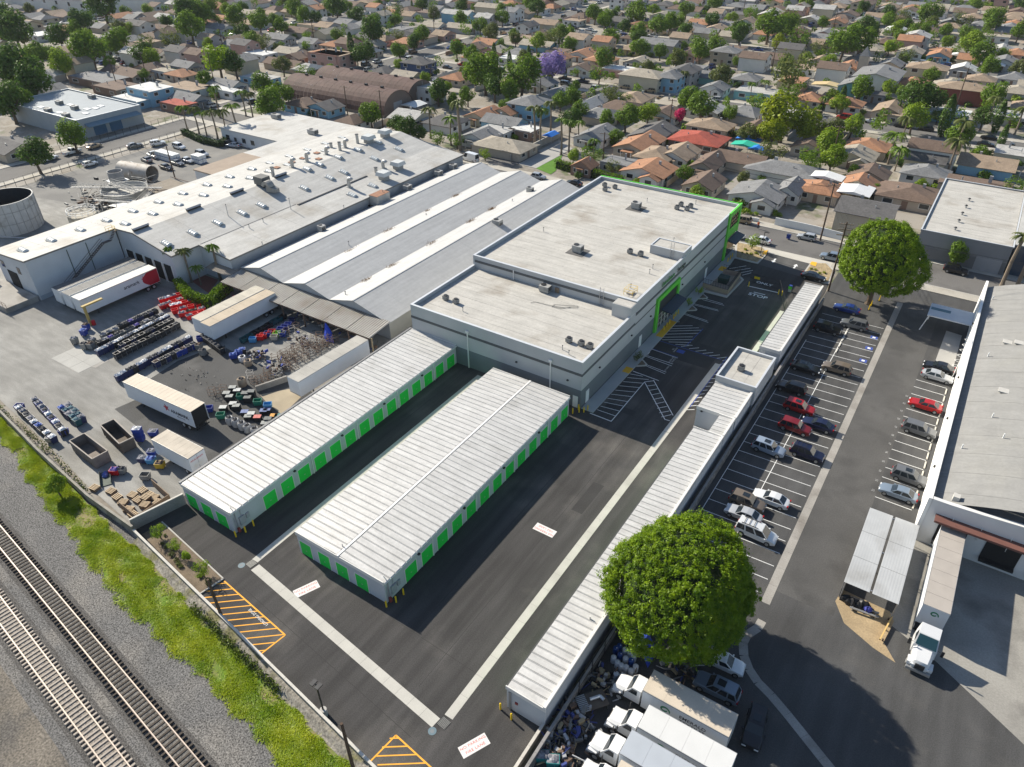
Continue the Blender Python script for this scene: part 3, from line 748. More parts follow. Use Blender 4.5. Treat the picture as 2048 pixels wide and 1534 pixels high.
# left block
b=block('storage_block','left self-storage block with white ribbed roof against the laundry yard',-74.4,-64.8,33.7,80.2,3.6)
panel_roof(b,-74.3,-64.65,33.7,80.2,3.72,3.5)
for i in range(14):door(b,'x',38.6+3.0*i,2.0,2.3,-64.8)
for x in(-74.0,-71.0,-68.0):door(b,'y',x,2.05,2.3,33.7)
for i in(1,4,7,10):wall_lamp(b,'x',41.1+3.0*i,-64.8,2.75)
MB().box(-64.72,-64.56,33.7,80.2,3.34,3.48).build('gutter',gut_m,b)
for y in(47.2,56.2,65.2,74.2):MB().box(-64.8,-64.68,y-.1,y+.02,0,3.4).build('downpipe',gut_m,b)
MB().box(-74.75,-74.4,33.6,80.3,3.5,3.85).build('parapet',M('dark_parapet',(.2,.2,.2),.6,.1,1),b)
meters(b,-64.8,33.7,'x')
for x,y,w in((-41.2,35.6,'front corner of the middle block, nearest the photo'),(-40.7,36.7,'meter corner of the middle block'),(-40.7,38.0,'first green side door of the middle block'),
				(-64.3,33.3,'front corner of the left block'),(-63.9,34.5,'meter cabinet of the left block'),(-63.9,35.8,'blank wall of the left block')):
	bollard(x,y,'yellow steel bollard guarding the '+w)
for i,(x,y)in enumerate(((-41.2,78.6),(-40.5,79.4),(-39.9,79.8),(-39.6,80.5),(-40.9,79.9))):
	bollard(x,y,'yellow bollard in the cluster between middle block and main building',group='bollards at the building corner')
for x,y,w in((-23.4,32.5,'left'),(-21.9,32.2,'right')):
	bollard(x,y,'yellow bollard at the '+w+' of the narrow block front')

# the long narrow right-hand block, built in sections
b=block('storage_block','long narrow white-roofed storage block beside the car park',-23.0,-18.6,33.1,81.0,3.6)
panel_roof(b,-22.95,-18.9,33.1,81.0,3.5,3.66)
MB().box(-18.85,-18.55,33.0,81.0,3.55,3.95).build('parapet',fascia_m,b)
MB().box(-23.15,-22.98,33.1,81.0,3.3,3.46).build('gutter',M('dark_gutter',(.06,.06,.06),.6,0),b)
for i in range(15):door(b,'x',34.6+3.0*i,2.0,2.3,-23.02)
MB().tube((-19.9,44.3,3.6),(-19.9,44.3,4.1),.09,8).build('vent_pipe',fascia_m,b)
MB().box(-22.7,-22.5,32.95,33.1,0,3.0).build('riser',steel,b)
MB().box(-22.0,-21.7,32.98,33.1,1.5,1.8).build('alarm_bell',M('red_valve',(.28,.05,.04)),b)
b=block('storage_block','short narrow link between two sections of the right-hand block',-20.9,-18.6,81.25,85.75,3.6)
panel_roof(b,-20.85,-18.9,81.25,85.75,3.5,3.6)
MB().box(-18.85,-18.55,81.1,85.8,3.5,3.95).build('parapet',fascia_m,b)
b=block('storage_block','square white-roofed section just before the flat-roofed office',-24.4,-18.55,86.0,93.35,3.6)
panel_roof(b,-24.35,-18.9,86.0,93.35,3.5,3.66)
MB().box(-18.85,-18.5,85.9,93.4,3.55,3.95).build('parapet',fascia_m,b)
wall_lamp(b,'y',-23.6,86.0,3.1)
b=block('storage_block','far white-roofed section of the narrow block by the gate',-21.8,-18.4,107.4,134.5,3.6)
panel_roof(b,-21.75,-18.7,107.4,134.5,3.5,3.62)
MB().box(-18.65,-18.35,107.3,134.6,3.5,3.9).build('parapet',fascia_m,b)
MB().box(-21.95,-21.78,107.4,134.5,3.3,3.46).build('gutter',M('dark_gutter',(.06,.06,.06)),b)
for i in range(8):door(b,'x',109+3.0*i,2.0,2.3,-21.82)

membrane=M('roof_membrane',(.46,.44,.40),.8,.1,.35,fine=.06,fscale=2.5,col2=(.29,.255,.21),c2lo=.54,c2hi=.78,c2scale=.16,streak=(.09,(.15,1.2,1)))
membrane_joint=M('membrane_joint',(.28,.265,.24),.9,.1,1)
def flat_roof(root,x0,x1,y0,y1,z,sheet_w,along='x'):
	"""membrane laid in sheets, each a piece"""
	MB().box(x0,x1,y0,y1,z-.3,z-.02).build('roof_deck',membrane_joint,root)
	ox,oy,oz=parent_origin(root)
	if along=='x':
		n=max(1,round((y1-y0)/sheet_w));p=(y1-y0)/n
		me=MB().box(0,x1-x0,.02,p-.02,-.02,.012).mesh('roof_sheet',membrane)
		for i in range(n):link('roof_sheet',me,root,(x0-ox,y0+i*p-oy,z+.002*(i%2)-oz))
	else:
		n=max(1,round((x1-x0)/sheet_w));p=(x1-x0)/n
		me=MB().box(.02,p-.02,0,y1-y0,-.02,.012).mesh('roof_sheet',membrane)
		for i in range(n):link('roof_sheet',me,root,(x0+i*p-ox,y0-oy,z+.002*(i%2)-oz))
def parapet(root,x0,x1,y0,y1,z0,z1,t,mat,cap,sides='wesn'):
	for s in sides:
		q={'w':(x0,x0+t,y0,y1),'e':(x1-t,x1,y0,y1),'s':(x0+t,x1-t,y0,y0+t),'n':(x0+t,x1-t,y1-t,y1)}[s]
		MB().box(*q,z0,z1).build('parapet',mat,root)
		e=.03
		q=(q[0]-e,q[1]+e,q[2]-(e if s in 'sn' else e),q[3]+e)if s in 'we' else(q[0]+e,q[1]-e,q[2]-e,q[3]+e)
		MB().box(*q,z1,z1+.07).build('coping',cap,root)
cap_white=M('metal_coping',(.60,.62,.64),.5,.05,1,metal=.2)

# flat-roofed office in the narrow block
b=thing('site_office','small flat-roofed office block set into the narrow storage row','office',(-21.4,98.4,0))
MB().box(-24.5,-18.2,93.5,103.4,0,4.2).build('wall',wall_grey2,b)
parapet(b,-24.5,-18.2,93.5,103.4,4.2,4.75,.25,wall_grey2,cap_white)
flat_roof(b,-24.25,-18.45,93.75,103.15,4.32,1.9,'y')
MB().box(-20.9,-20.2,103.4,107.3,0,2.6).build('link_wall',wall_grey2,b)
MB().box(-24.56,-24.5,95,97.2,.2,2.5).build('window',glass,b)
mb=MB().path([(-20.7,103.6,0),(-20.7,103.6,5.4)],.04).path([(-20.2,103.6,0),(-20.2,103.6,5.4)],.04)
for i in range(14):mb.tube((-20.7,103.6,.4+.35*i),(-20.2,103.6,.4+.35*i),.025)
mb.build('ladder',steel,b)

def condenser(x,y,z,label,s=.85,group='rooftop condensers'):
	t=thing('air_conditioner',label,'air conditioner',(x,y,z),group=group)
	mb=MB();mb.box(-s/2,s/2,-s/2,s/2,.12,s*.95)
	mb.build('casing',M('condenser_casing',(.19,.185,.175),.6,.15,4),t,world=False)
	for k in range(4):
		q=MB();a=k*math.pi/2
		for i in range(6):q.box(s/2,s/2+.015,-s*.42,s*.42,.2+i*s*.12,.2+i*s*.12+.05)
		q.xf(Matrix.Rotation(a,4,'Z'));q.build('louvre_panel',M('louvre_grey',(.33,.33,.32),.5,.1,2),t,world=False)
	mb=MB();mb.loft([mb.ring((0,0,s*.95),s*.42,(0,0,1),14),mb.ring((0,0,s*1.08),s*.42,(0,0,1),14)])
	mb.build('fan_guard',dark_metal,t,world=False)
	MB().box(-s*.6,s*.6,-s*.15,s*.15,0,.12).build('sleeper',wood_dark,t,world=False)
	return t
def rtu(x,y,z,label,lx=2.0,ly=1.4,h=1.3,curb=True,group='packaged rooftop units'):
	t=thing('rooftop_unit',label,'air conditioner',(x,y,z),group=group)
	MB().box(-lx*.5,lx*.5,-ly*.5,ly*.5,.25,h).build('casing',M('unit_casing',(.36,.355,.34),.6,.1,1),t,world=False)
	MB().box(-lx*.45,lx*.45,-ly*.45,ly*.45,.02,.25).build('kerb_frame',M('unit_kerb',(.3,.29,.27),.8,.1,1),t,world=False)
	mb=MB()
	for i in range(5):mb.box(lx*.5,lx*.5+.02,-ly*.4,ly*.4,.4+i*.16,.5+i*.16)
	mb.build('louvre_panel',dark_metal,t,world=False)
	mb=MB();mb.loft([mb.ring((-lx*.2,0,h),ly*.34,(0,0,1),14),mb.ring((-lx*.2,0,h+.1),ly*.34,(0,0,1),14)])
	mb.build('fan_guard',dark_metal,t,world=False)
	MB().box(lx*.05,lx*.48,-ly*.53,ly*.53,h*.45,h*.95).build('intake_hood',M('unit_hood',(.28,.28,.27),.6,.1,1),t,world=False)
	if curb:
		MB().box(-lx*1.0,lx*1.0,-ly*1.15,ly*1.15,.014,.03).build('walk_pad',M('walk_pad',(.115,.11,.105),.9,.15,1),t,world=False)
	return t
def vent(x,y,z,h,label,r=.07,cap=True,group='roof vent pipes'):
	t=thing('vent_pipe',label,'vent',(x,y,z),group=group)
	mb=MB().tube((0,0,0),(0,0,h),r,8);mb.build('pipe',steel,t,world=False)
	if cap:MB().tube((0,0,h),(0,0,h+.12),r*1.7,8,r2=r*.6).build('cap',dark_metal,t,world=False)
condenser(-21.9,97.6,4.33,'single condenser on the flat office roof',.95)

# ================================================================ main storage building
b=thing('main_storage_building','large grey two-level storage building with pale flat roof and green trim','building',(-57,115,0))
X0,X1,Y0,YM,Y1,ZL,ZU=-74.2,-40.8,80.3,98.6,149.5,8.5,10.4
MB().box(X0,X1,Y0,YM,3.4,ZL-.7).build('wall',wall_grey2,b)
MB().box(X0+.01,X1-.01,Y0+.01,YM,0,3.4).build('wall_base',base_dark,b)
MB().box(X0,X1,YM,Y1,3.4,ZU-.7).build('wall',wall_grey2,b)
MB().box(X0+.01,X1-.01,YM,Y1-.01,0,3.4).build('wall_base',base_dark,b)
parapet(b,X0,X1,Y0,YM+.3,ZL-.7,ZL,.35,wall_grey2,cap_white,'wes')
parapet(b,X0,X1,YM+.01,Y1,ZU-.7,ZU,.35,wall_grey2,cap_white,'wesn')
for s in((X0-.05,X1+.05,Y0-.05,Y0,6.0,6.45),(X1,X1+.05,Y0,YM,6.0,6.45),(X1,X1+.05,YM,Y1-6.8,7.75,8.25),(X1,X1+.05,YM,Y1-6.8,5.9,6.1),(X0+.4,X1-.4,YM-.05,YM,9.15,9.6)):
	MB().box(*s).build('trim_band',band_dark,b)
flat_roof(b,X0+.35,X1-.35,Y0+.35,YM,ZL-.62,2.6)
flat_roof(b,X0+.35,X1-.35,YM+.35,Y1-.35,ZU-.62,2.85)
stain=M('ponding_stain',(.36,.335,.29),.9,.2,.8)
for x in(-62.2,-46.3):
	MB().box(x-.09,x+.09,Y0-.16,Y0-.02,0,6.9).build('downpipe',gut_m,b)
	MB().box(x-.28,x+.28,Y0-.3,Y0-.02,6.9,7.25).build('rain_head',gut_m,b)
MB().box(-65.2,-65.05,YM-.2,YM-.04,7.9,9.8).build('downpipe',gut_m,b)
# raised corner boxes of the roof
MB().box(-44.2,X1+.02,YM-2.2,YM-.02,3.4,10.2).build('stair_head',wall_grey2,b)
MB().box(-44.1,X1-.1,YM-2.1,YM-.1,10.2,10.24).build('stair_head_roof',membrane,b)
MB().box(-47.5,X1-.05,118.3,122.2,9.8,11.3).build('lift_head',wall_grey2,b)
MB().box(-47.3,X1-.3,118.5,122.0,11.3,11.36).build('lift_head_roof',membrane,b)
parapet(b,-47.5,X1-.05,118.3,122.2,11.3,11.42,.18,wall_grey2,cap_white)
# green corner facing the street
green_m=M('lime_green_panel',(.12,.58,.05),.55,.05,.6)
MB().box(X1-.02,X1+.35,142.6,143.5,0,10.75).build('corner_frame',green_m,b)
MB().box(X1-.02,X1+.35,143.5,Y1+.3,9.7,10.75).build('corner_frame',green_m,b)
MB().box(X1-.02,X1+.35,Y1-.6,Y1+.3,4.6,9.7).build('corner_frame',green_m,b)
MB().box(X1-.02,X1+.3,143.5,Y1-.6,4.9,6.9).build('corner_panel',green_m,b)
MB().box(X0,X1+.3,Y1+.0,Y1+.3,9.7,10.6).build('corner_frame',green_m,b)
warm_pane=M('amber_pane',(.42,.26,.13),.25,.15,.7,spec=.6)
mb=MB()
for i in range(5):
	for j in range(3):
		y=143.55+i*1.07;z=6.98+j*.9
		MB().box(X1+.0,X1+.12,y+.05,y+1.0,z+.04,z+.84).build('window_pane',warm_pane,b)
	mb.box(X1+.0,X1+.2,143.5+i*1.07-.05,143.5+i*1.07+.05,6.9,9.7)
for j in range(4):mb.box(X1+.0,X1+.2,143.5,Y1-.6,6.9+j*.9-.05,6.9+j*.9+.05)
mb.build('mullion',black_m,b)
navy=M('navy_canopy',(.025,.04,.065),.5,.05,1)
MB().hexa([(X1+.3,143.5,4.3),(X1+2.2,143.6,3.9),(X1+2.2,149.4,3.9),(X1+.3,149.4,4.3),(X1+.3,143.5,4.6),(X1+2.2,143.6,4.1),(X1+2.2,149.4,4.1),(X1+.3,149.4,4.6)]).build('awning',navy,b)
for i in range(5):MB().box(X1+.0,X1+.08,143.6+i*1.07,144.55+i*1.07,.3,3.6).build('shop_window',glass,b)
# green entrance frame halfway along
MB().box(X1,X1+.4,107.2,108.1,0,7.0).build('entrance_frame',green_m,b)
MB().box(X1,X1+.4,116.5,117.4,0,7.0).build('entrance_frame',green_m,b)
MB().box(X1,X1+.4,108.1,116.5,6.2,7.0).build('entrance_frame',green_m,b)
MB().box(X1,X1+.12,108.1,116.5,0,6.2).build('entrance_glazing',M('charcoal_glazing',(.05,.052,.05),.3,.15,.8),b)
for i in range(4):
	y=109+1.55*i
	mb=MB()
	for z in(.9,2.0,2.9):mb.box(X1+.12,X1+.17,y,y+1.35,z,z+.08)
	for q in(y,y+1.27):mb.box(X1+.12,X1+.17,q,q+.08,.1,2.98)
	mb.build('door_frame',fascia_m,b)
MB().hexa([(X1+.4,109.2,3.9),(X1+2.4,109.4,3.5),(X1+2.4,116.2,3.5),(X1+.4,116.4,3.9),(X1+.4,109.2,4.15),(X1+2.4,109.4,3.7),(X1+2.4,116.2,3.7),(X1+.4,116.4,4.15)]).build('awning',navy,b)
for y in(81.9,101.2,132.5):MB().box(X1,X1+.06,y,y+1.0,.12,2.35).build('service_door',white_m,b)
MB().box(-42.2,-41.3,Y0-.05,Y0,0,2.1).build('service_door',white_m,b)
for y in(86,97.5,105.2,119.5,131):wall_lamp(b,'x',y,X1,4.6)
for x in(-52.6,-43.2):wall_lamp(b,'y',x,Y0,4.6)
sign_d=M('sign_dark',(.03,.045,.035),.5,0);sign_g=M('sign_green',(.03,.22,.03),.5,0)
lettering('ExtraSpace',1.25,sign_g,b,frame((X1+.16+57,111.6-115,9.0),(0,1,0),(0,0,1)),bold=.03)
lettering('Storage',1.25,sign_d,b,frame((X1+.16+57,117.6-115,9.0),(0,1,0),(0,0,1)),bold=.03)
# roof ladder and hatch
mb=MB()
for s in(-47.6,-46.9):mb.path([(s,YM-.15,7.9),(s,YM-.15,11.3)],.05)
for i in range(11):mb.tube((-47.6,YM-.15,8.0+.3*i),(-46.9,YM-.15,8.0+.3*i),.03)
mb.build('ladder',steel,b)
mb=MB()
for s in(-43.4,-42.8):mb.path([(s,118.15,9.8),(s,118.15,13.0)],.045)
for i in range(9):mb.tube((-43.4,118.15,9.9+.32*i),(-42.8,118.15,9.9+.32*i),.028)
mb.build('ladder',steel,b)
mb=MB().box(-44.0,-43.0,101.2,102.4,9.79,10.1);mb.build('roof_hatch',M('hatch_grey',(.42,.40,.37),.7,.1,1),b)
mb=MB()
for x in(-44.3,-42.7):
	for y in(100.8,102.8):mb.tube((x,y,9.8),(x,y,10.9),.03)
for z in(10.4,10.9):mb.path([(-44.3,100.8,z),(-42.7,100.8,z),(-42.7,102.8,z),(-44.3,102.8,z),(-44.3,100.8,z)],.03)
mb.build('hatch_railing',yellow_safety,b)
# units on the two roofs
ZL_,ZU_=ZL-.6,ZU-.6
for p,l in zip([(-70.86,85.81),(-68.59,85.74)],('left','right')):condenser(p[0],p[1],ZL_,l+' of the two condensers at the lower roof corner by the gables')
for p,l in zip([(-46.0,85.25),(-43.91,85.44),(-42.39,85.46)],('left','middle','right')):condenser(p[0],p[1],ZL_,l+' of three condensers on the lower roof by the car lane')
p=(-57.88,97.67);rtu(p[0],p[1],ZL_,'packaged unit on the lower roof below the step',1.9,1.4,1.25,False)
MB().box(p[0]+1.6,p[0]+2.4,p[1]+.6,p[1]+.7,ZL_,ZL_+1.0).build('loose_panel',wood_dark,b)
p=(-59.09,111.46);rtu(p[0],p[1],ZU_,'packaged unit on dark pads at the near end of the upper roof',1.8,1.5,1.4)
p=(-59.21,137.11);rtu(p[0],p[1],ZU_,'packaged unit on dark pads at the far end of the upper roof',1.8,1.5,1.4)
for p,l in zip([(-50.55,116.18),(-48.42,116.27)],('left','right')):condenser(p[0],p[1],ZU_,l+' condenser of the pair near the lift head')
for p,l in zip([(-51.72,141.31),(-51.71,143.5),(-49.67,141.85),(-49.62,143.73)],('nearest left','far left','nearest right','far right')):condenser(p[0],p[1],ZU_,l+' of the four condensers near the green corner')
for p,l in zip([(-71.02,145.4),(-69.66,142.93),(-68.42,145.42)],('far','near','right-hand')):condenser(p[0],p[1],ZU_,l+' one of three condensers at the back roof corner')
for i,p in enumerate([(-65.9,84.09),(-45.73,82.75),(-44.19,82.08)]):vent(p[0],p[1],ZL_,.7,'thin vent pipe on the lower main roof')
for i,p in enumerate([(-43.9,110.36),(-44.27,103.49),(-45.69,125.39),(-58.83,141.8),(-49.41,146.06),(-44.23,112.47)]):vent(p[0],p[1],ZU_,.8,'thin vent pipe on the upper main roof')
p=(-69.51,116.14);vent(p[0],p[1],ZU_,.8,'vent pipe alone on the upper main roof by the gabled sheds')
# loose cable on the lower roof
cp=[(-57.8,92.67),(-57.39,93.35),(-54.35,93.72),(-52.11,94.28),(-50.24,95.48),(-50.4,96.05),(-52.01,95.22),(-54.09,94.37),(-54.03,93.46),(-52.46,93.79),(-51.26,95.03)]
tag(MB().path([(x,y,7.98)for x,y in cp],.035,5).build('loose_cable',M('cable_grey',(.25,.24,.22),.7,0)),'loose grey cable lying on the lower main roof','cable')
for p in[(-39.46,144.34),(-39.49,145.76),(-39.48,142.9)]:bollard(p[0],p[1],'yellow bollard on the footway by the green street corner',group='bollards by the street corner')
for p in[(-39.47,109.17),(-39.48,110.54),(-39.5,111.92),(-39.61,113.99),(-39.64,115.06),(-39.61,116.17)]:bollard(p[0],p[1],'yellow bollard on the kerb before the green entrance',group='bollards at the entrance')
for p,l in zip([(-32.13,134.44),(-26.11,134.27),(-25.36,134.11)],('left gatepost','keypad','keypad and the narrow block')):bollard(p[0],p[1],'yellow bollard at the sliding gate beside the '+l)

# ---- bin enclosure, sliding gate, keypad
t=thing('bin_enclosure','tan walled bin enclosure with dark mesh screens at the gate','enclosure',(-35.5,127,0))
ea,eb,ec,ed=[Vector(p)for p in[(-39.75,128.99),(-34.55,128.63),(-34.99,137.58),(-38.47,137.13)]]
for a,b_ in((ea,eb),(eb,ec),(ec,ed)):
	d=b_-a;c=(a+b_)/2
	MB().obox(c.x,c.y,0,1.0,d.length,.2,math.atan2(d.y,d.x)).build('wall',M('tan_stucco',(.40,.30,.23),.9,.08,1),t)
	mb=MB()
	n=max(2,int(d.length/.5))
	for i in range(n+1):
		q=a+d*i/n;mb.tube((q.x,q.y,1.0),(q.x,q.y,2.1),.025,4)
	for z in(1.1,2.05):mb.tube((a.x,a.y,z),(b_.x,b_.y,z),.03,4)
	mb.build('railing',black_m,t)
c=(ea+eb+ec+ed)/4
o=thing('waste_bin','dark green lidded waste container inside the bin enclosure','bin',(c.x,c.y,0))
MB().hexa([(-.9,-.6,.15),(.9,-.6,.15),(.9,.6,.15),(-.9,.6,.15),(-1.0,-.8,1.3),(1.0,-.8,1.3),(1.0,.8,1.3),(-1.0,.8,1.3)]).build('body',M('dark_green_bin',(.02,.06,.05),.6,.1,1),o,world=False)
MB().hexa([(-1.05,-.85,1.3),(1.05,-.85,1.3),(1.05,.85,1.3),(-1.05,.85,1.3),(-1.0,-.8,1.4),(1.0,-.8,1.4),(1.0,.8,1.55),(-1.0,.8,1.55)]).build('lid',M('dark_green_lid',(.015,.04,.035),.5,0),o,world=False)
g0,g1=Vector((-32.58,136.52)),Vector((-26.77,136.46))
t=thing('sliding_gate','black barred sliding gate with yellow plates across the drive','gate',(g0.x,g0.y,0))
d=g1-g0
for i in range(23):
	q=g0+d*i/22;MB().tube((q.x,q.y,.08),(q.x,q.y,1.9),.018,4).build('bar',black_m,t)
for z in(.12,1.0,1.9):MB().tube((g0.x,g0.y,z),(g1.x,g1.y,z),.04,4).build('rail',black_m,t)
for f in(.18,.28):q=g0+d*f;MB().cbox(q.x,q.y-.05,1.25,.55,.03,.5).build('sign_plate',yellow_safety,t)
g2=Vector((-21.9,125.2))
t=thing('mesh_fence','black mesh fence panel between the gate and the narrow block','fence',(g1.x,g1.y,0))
d=g2-g1
for i in range(9):q=g1+d*i/8;MB().tube((q.x,q.y,0),(q.x,q.y,2.0),.03,4).build('bar',black_m,t)
for z in(.2,2.0):MB().tube((g1.x,g1.y,z),(g2.x,g2.y,z),.035,4).build('rail',black_m,t)
t=thing('keypad_kiosk','small gate keypad kiosk with lime green face and blue hood','kiosk',(-24.56,136.64))
MB().box(-.3,.3,-.25,.25,0,1.0).build('pedestal',M('cabinet_grey',(.36,.37,.38)),t,world=False)
MB().box(-.35,.35,-.3,-.25,.6,1.2).build('keypad',green_m,t,world=False)
MB().box(-.3,.3,-.25,.3,1.0,1.35).build('hood',M('kiosk_blue',(.02,.05,.25),.5,0),t,world=False)
t=thing('lamp_post','slim dark lamp post on the street island','lamp post',(-34.56,149.39))
MB().tube((0,0,0),(0,0,5.6),.07,8).build('pole',black_m,t,world=False)
MB().box(-.1,.9,-.12,.12,5.6,5.7).build('lamp_head',black_m,t,world=False)
MB().tube((0,0,0),(0,0,.6),.22,10).build('footing',concrete,t,world=False)

# ================================================================ laundry warehouse (big white roof)
wh_roof=M('white_coated_roof',(.47,.458,.43),.75,.08,.25,fine=.05,fscale=2,col2=(.32,.29,.245),c2lo=.54,c2hi=.78,c2scale=.13,streak=(.08,(1.0,.12,1)))
wh_wall=M('whitewashed_wall',(.56,.575,.59),.85,.06,.4,fine=.03)
corr_m=slatmat('corrugated_wall',(.40,.41,.42),1,.3,.9,.5)
edge_m=M('roof_edge',(.2,.19,.18),.7,.1,1)
b=thing('laundry_warehouse','long white-roofed laundry warehouse with rooftop ducts and docks','warehouse',(-141,105,0))
XR,ZR=-141.0,9.0
EL,ZE=-160.5,7.55
def zroof(x):
	if x<=XR:return ZE+(ZR-ZE)*(x-EL)/(XR-EL)
	if x<=-129.2:return ZR+(6.75-ZR)*(x-XR)/(-129.2-XR)
	return 6.75+(5.8-6.75)*(x+129.2)/(-120+129.2)
def roofslab(x0,x1,y0,y1,n,name='roof_sheet'):
	p=(y1-y0)/n
	ox,oy,oz=parent_origin(b)
	me=MB().hexa([(0,.015,zroof(x0)-.15),(x1-x0,.015,zroof(x1)-.15),(x1-x0,p-.015,zroof(x1)-.15),(0,p-.015,zroof(x0)-.15),
					(0,.015,zroof(x0)),(x1-x0,.015,zroof(x1)),(x1-x0,p-.015,zroof(x1)),(0,p-.015,zroof(x0))]).mesh(name,wh_roof)
	for i in range(n):link(name,me,b,(x0-ox,y0+i*p-oy,.003*(i%2)-oz))
roofslab(EL,-147.4,53.4,72.2,3)
roofslab(EL,XR,72.2,156,9)
roofslab(XR,-129.2,72.2,156,9)
roofslab(-129.2,-119.9,78.7,157,8)
def wallpoly(pts,mat,name='wall'):
	MB().poly(pts).build(name,mat,b)
e=.16
wallpoly([(-147.5,53.6,0),(-147.5,72.2,0),(-147.5,72.2,zroof(-147.5)-e),(-147.5,53.6,zroof(-147.5)-e)],wh_wall)
wallpoly([(EL+.3,53.6,0),(-147.5,53.6,0),(-147.5,53.6,zroof(-147.5)-e),(EL+.3,53.6,zroof(EL)-e)],wh_wall)
wallpoly([(-147.5,72.4,0),(-129.4,72.4,0),(-129.4,72.4,zroof(-129.4)-e),(XR,72.4,ZR-e),(-147.5,72.4,zroof(-147.5)-e)],wh_wall)
wallpoly([(-129.4,72.4,0),(-129.4,78.9,0),(-129.4,78.9,zroof(-129.4)-e),(-129.4,72.4,zroof(-129.4)-e)],wh_wall)
wallpoly([(-129.4,78.9,0),(-120.1,78.9,0),(-120.1,78.9,zroof(-120.1)-e),(-129.4,78.9,zroof(-129.4)-e)],wh_wall)
wallpoly([(-120.1,78.9,0),(-120.1,156.8,0),(-120.1,156.8,zroof(-120.1)-e),(-120.1,78.9,zroof(-120.1)-e)],corr_m)
wallpoly([(-120.1,156.8,0),(EL+.3,155.8,0),(EL+.3,155.8,zroof(EL)-e),(XR,155.8,ZR-e),(-120.1,156.8,zroof(-120.1)-e)],wh_wall)
wallpoly([(EL+.3,155.8,0),(EL+.3,53.6,0),(EL+.3,53.6,zroof(EL)-e),(EL+.3,155.8,zroof(EL)-e)],wh_wall)
# edges and flashings
for x0,y0,x1,y1 in((-147.4,53.4,-147.4,72.2),(EL,53.35,-147.4,53.35),(-147.4,72.15,XR,72.15),(XR,72.15,-129.2,72.15),(-129.15,72.2,-129.15,78.7),(-129.2,78.65,-119.9,78.65),(-119.85,78.7,-119.85,157)):
	mb=MB();d=Vector((x1-x0,y1-y0));nrm=Vector((d.y,-d.x)).normalized()*.06
	za,zb=zroof(x0),zroof(x1)
	mb.hexa([(x0,y0,za-.28),(x1,y1,zb-.28),(x1+nrm.x,y1+nrm.y,zb-.28),(x0+nrm.x,y0+nrm.y,za-.28),
			 (x0,y0,za+.04),(x1,y1,zb+.04),(x1+nrm.x,y1+nrm.y,zb+.04),(x0+nrm.x,y0+nrm.y,za+.04)])
	mb.build('roof_edge',edge_m,b)
MB().hexa([(EL-1.1,53.4,ZE-.9),(EL,53.4,ZE-.2),(EL,156,ZE-.2),(EL-1.1,156,ZE-.9),(EL-1.1,53.4,ZE-.8),(EL,53.4,ZE-.1),(EL,156,ZE-.1),(EL-1.1,156,ZE-.8)]).build('eave_apron',M('eave_grey',(.28,.27,.25),.8,.12,.5),b)
# dark seam along the roof step
MB().box(-129.25,-129.1,79,105,zroof(-129.2)+.0,zroof(-129.2)+.05).build('roof_seam',edge_m,b)
MB().box(-128.8,-128.3,105,128,zroof(-128.5)-.02,zroof(-128.5)+.14).build('roof_duct',dark_metal,b)
# dock openings on the notch wall
for i,x in enumerate((-145.9,-142.7,-139.5,-136.3,-133.1)):
	MB().box(x,x+2.5,72.3,72.37,.2,4.1).build('dock_door',dark_void,b)
	for q in(x-.18,x+2.5):MB().box(q,q+.18,72.24,72.37,0,4.3).build('dock_post',white_m,b)
for x in(-158.5,-152.4):MB().box(x,x+1.1,53.52,53.58,4.6,6.0).build('window',glass,b)
MB().box(-157,-153.4,53.5,53.58,.8,4.3).build('dock_door',dark_void,b)
MB().box(-147.49,-147.42,53.8,70.5,0,.9).build('wall_base',M('painted_base',(.36,.40,.44),.85,.1,.5),b)
for y in(61.5,65.5):MB().box(-147.46,-147.38,y,y+.14,0,7.8).build('downpipe',M('dark_green_pipe',(.10,.13,.11),.6,.1,1),b)
# stair up the wing wall
mb=MB();st0,st1=Vector((-146.6,57.8,0.2)),Vector((-146.6,68.6,6.6))
for s in(0,.9):
	mb.tube((st0.x-s*.8,st0.y,st0.z),(st1.x-s*.8,st1.y,st1.z),.09,4)
	mb.tube((st0.x-s*.8,st0.y,st0.z+1),(st1.x-s*.8,st1.y,st1.z+1),.04,4)
for i in range(28):
	q=st0+(st1-st0)*i/27;mb.box(q.x-.75,q.x+.05,q.y-.14,q.y+.14,q.z,q.z+.05)
	if i%4==0:mb.tube((q.x,q.y,q.z),(q.x,q.y,q.z+1),.03,4)
q=st1
mb.box(q.x-.8,q.x+.1,q.y,q.y+1.6,q.z,q.z+.08)
for i in range(8):mb.box(q.x-.75,q.x+.05,q.y+1.6+i*.22,q.y+1.85+i*.22,q.z+.25*i,q.z+.05+.25*i)
mb.build('stair',M('stair_steel',(.16,.13,.12),.7,.1,1),b)
mb=MB()
for x in(-147.6,-146.4):
	for y in(70.4,71.8):mb.tube((x,y,8.3),(x,y,9.4),.04,4)
for z in(8.9,9.4):mb.path([(-146.4,70.4,z),(-146.4,71.8,z),(-147.6,71.8,z),(-147.6,70.4,z)],.04,4)
mb.build('stair_railing',yellow_safety,b)

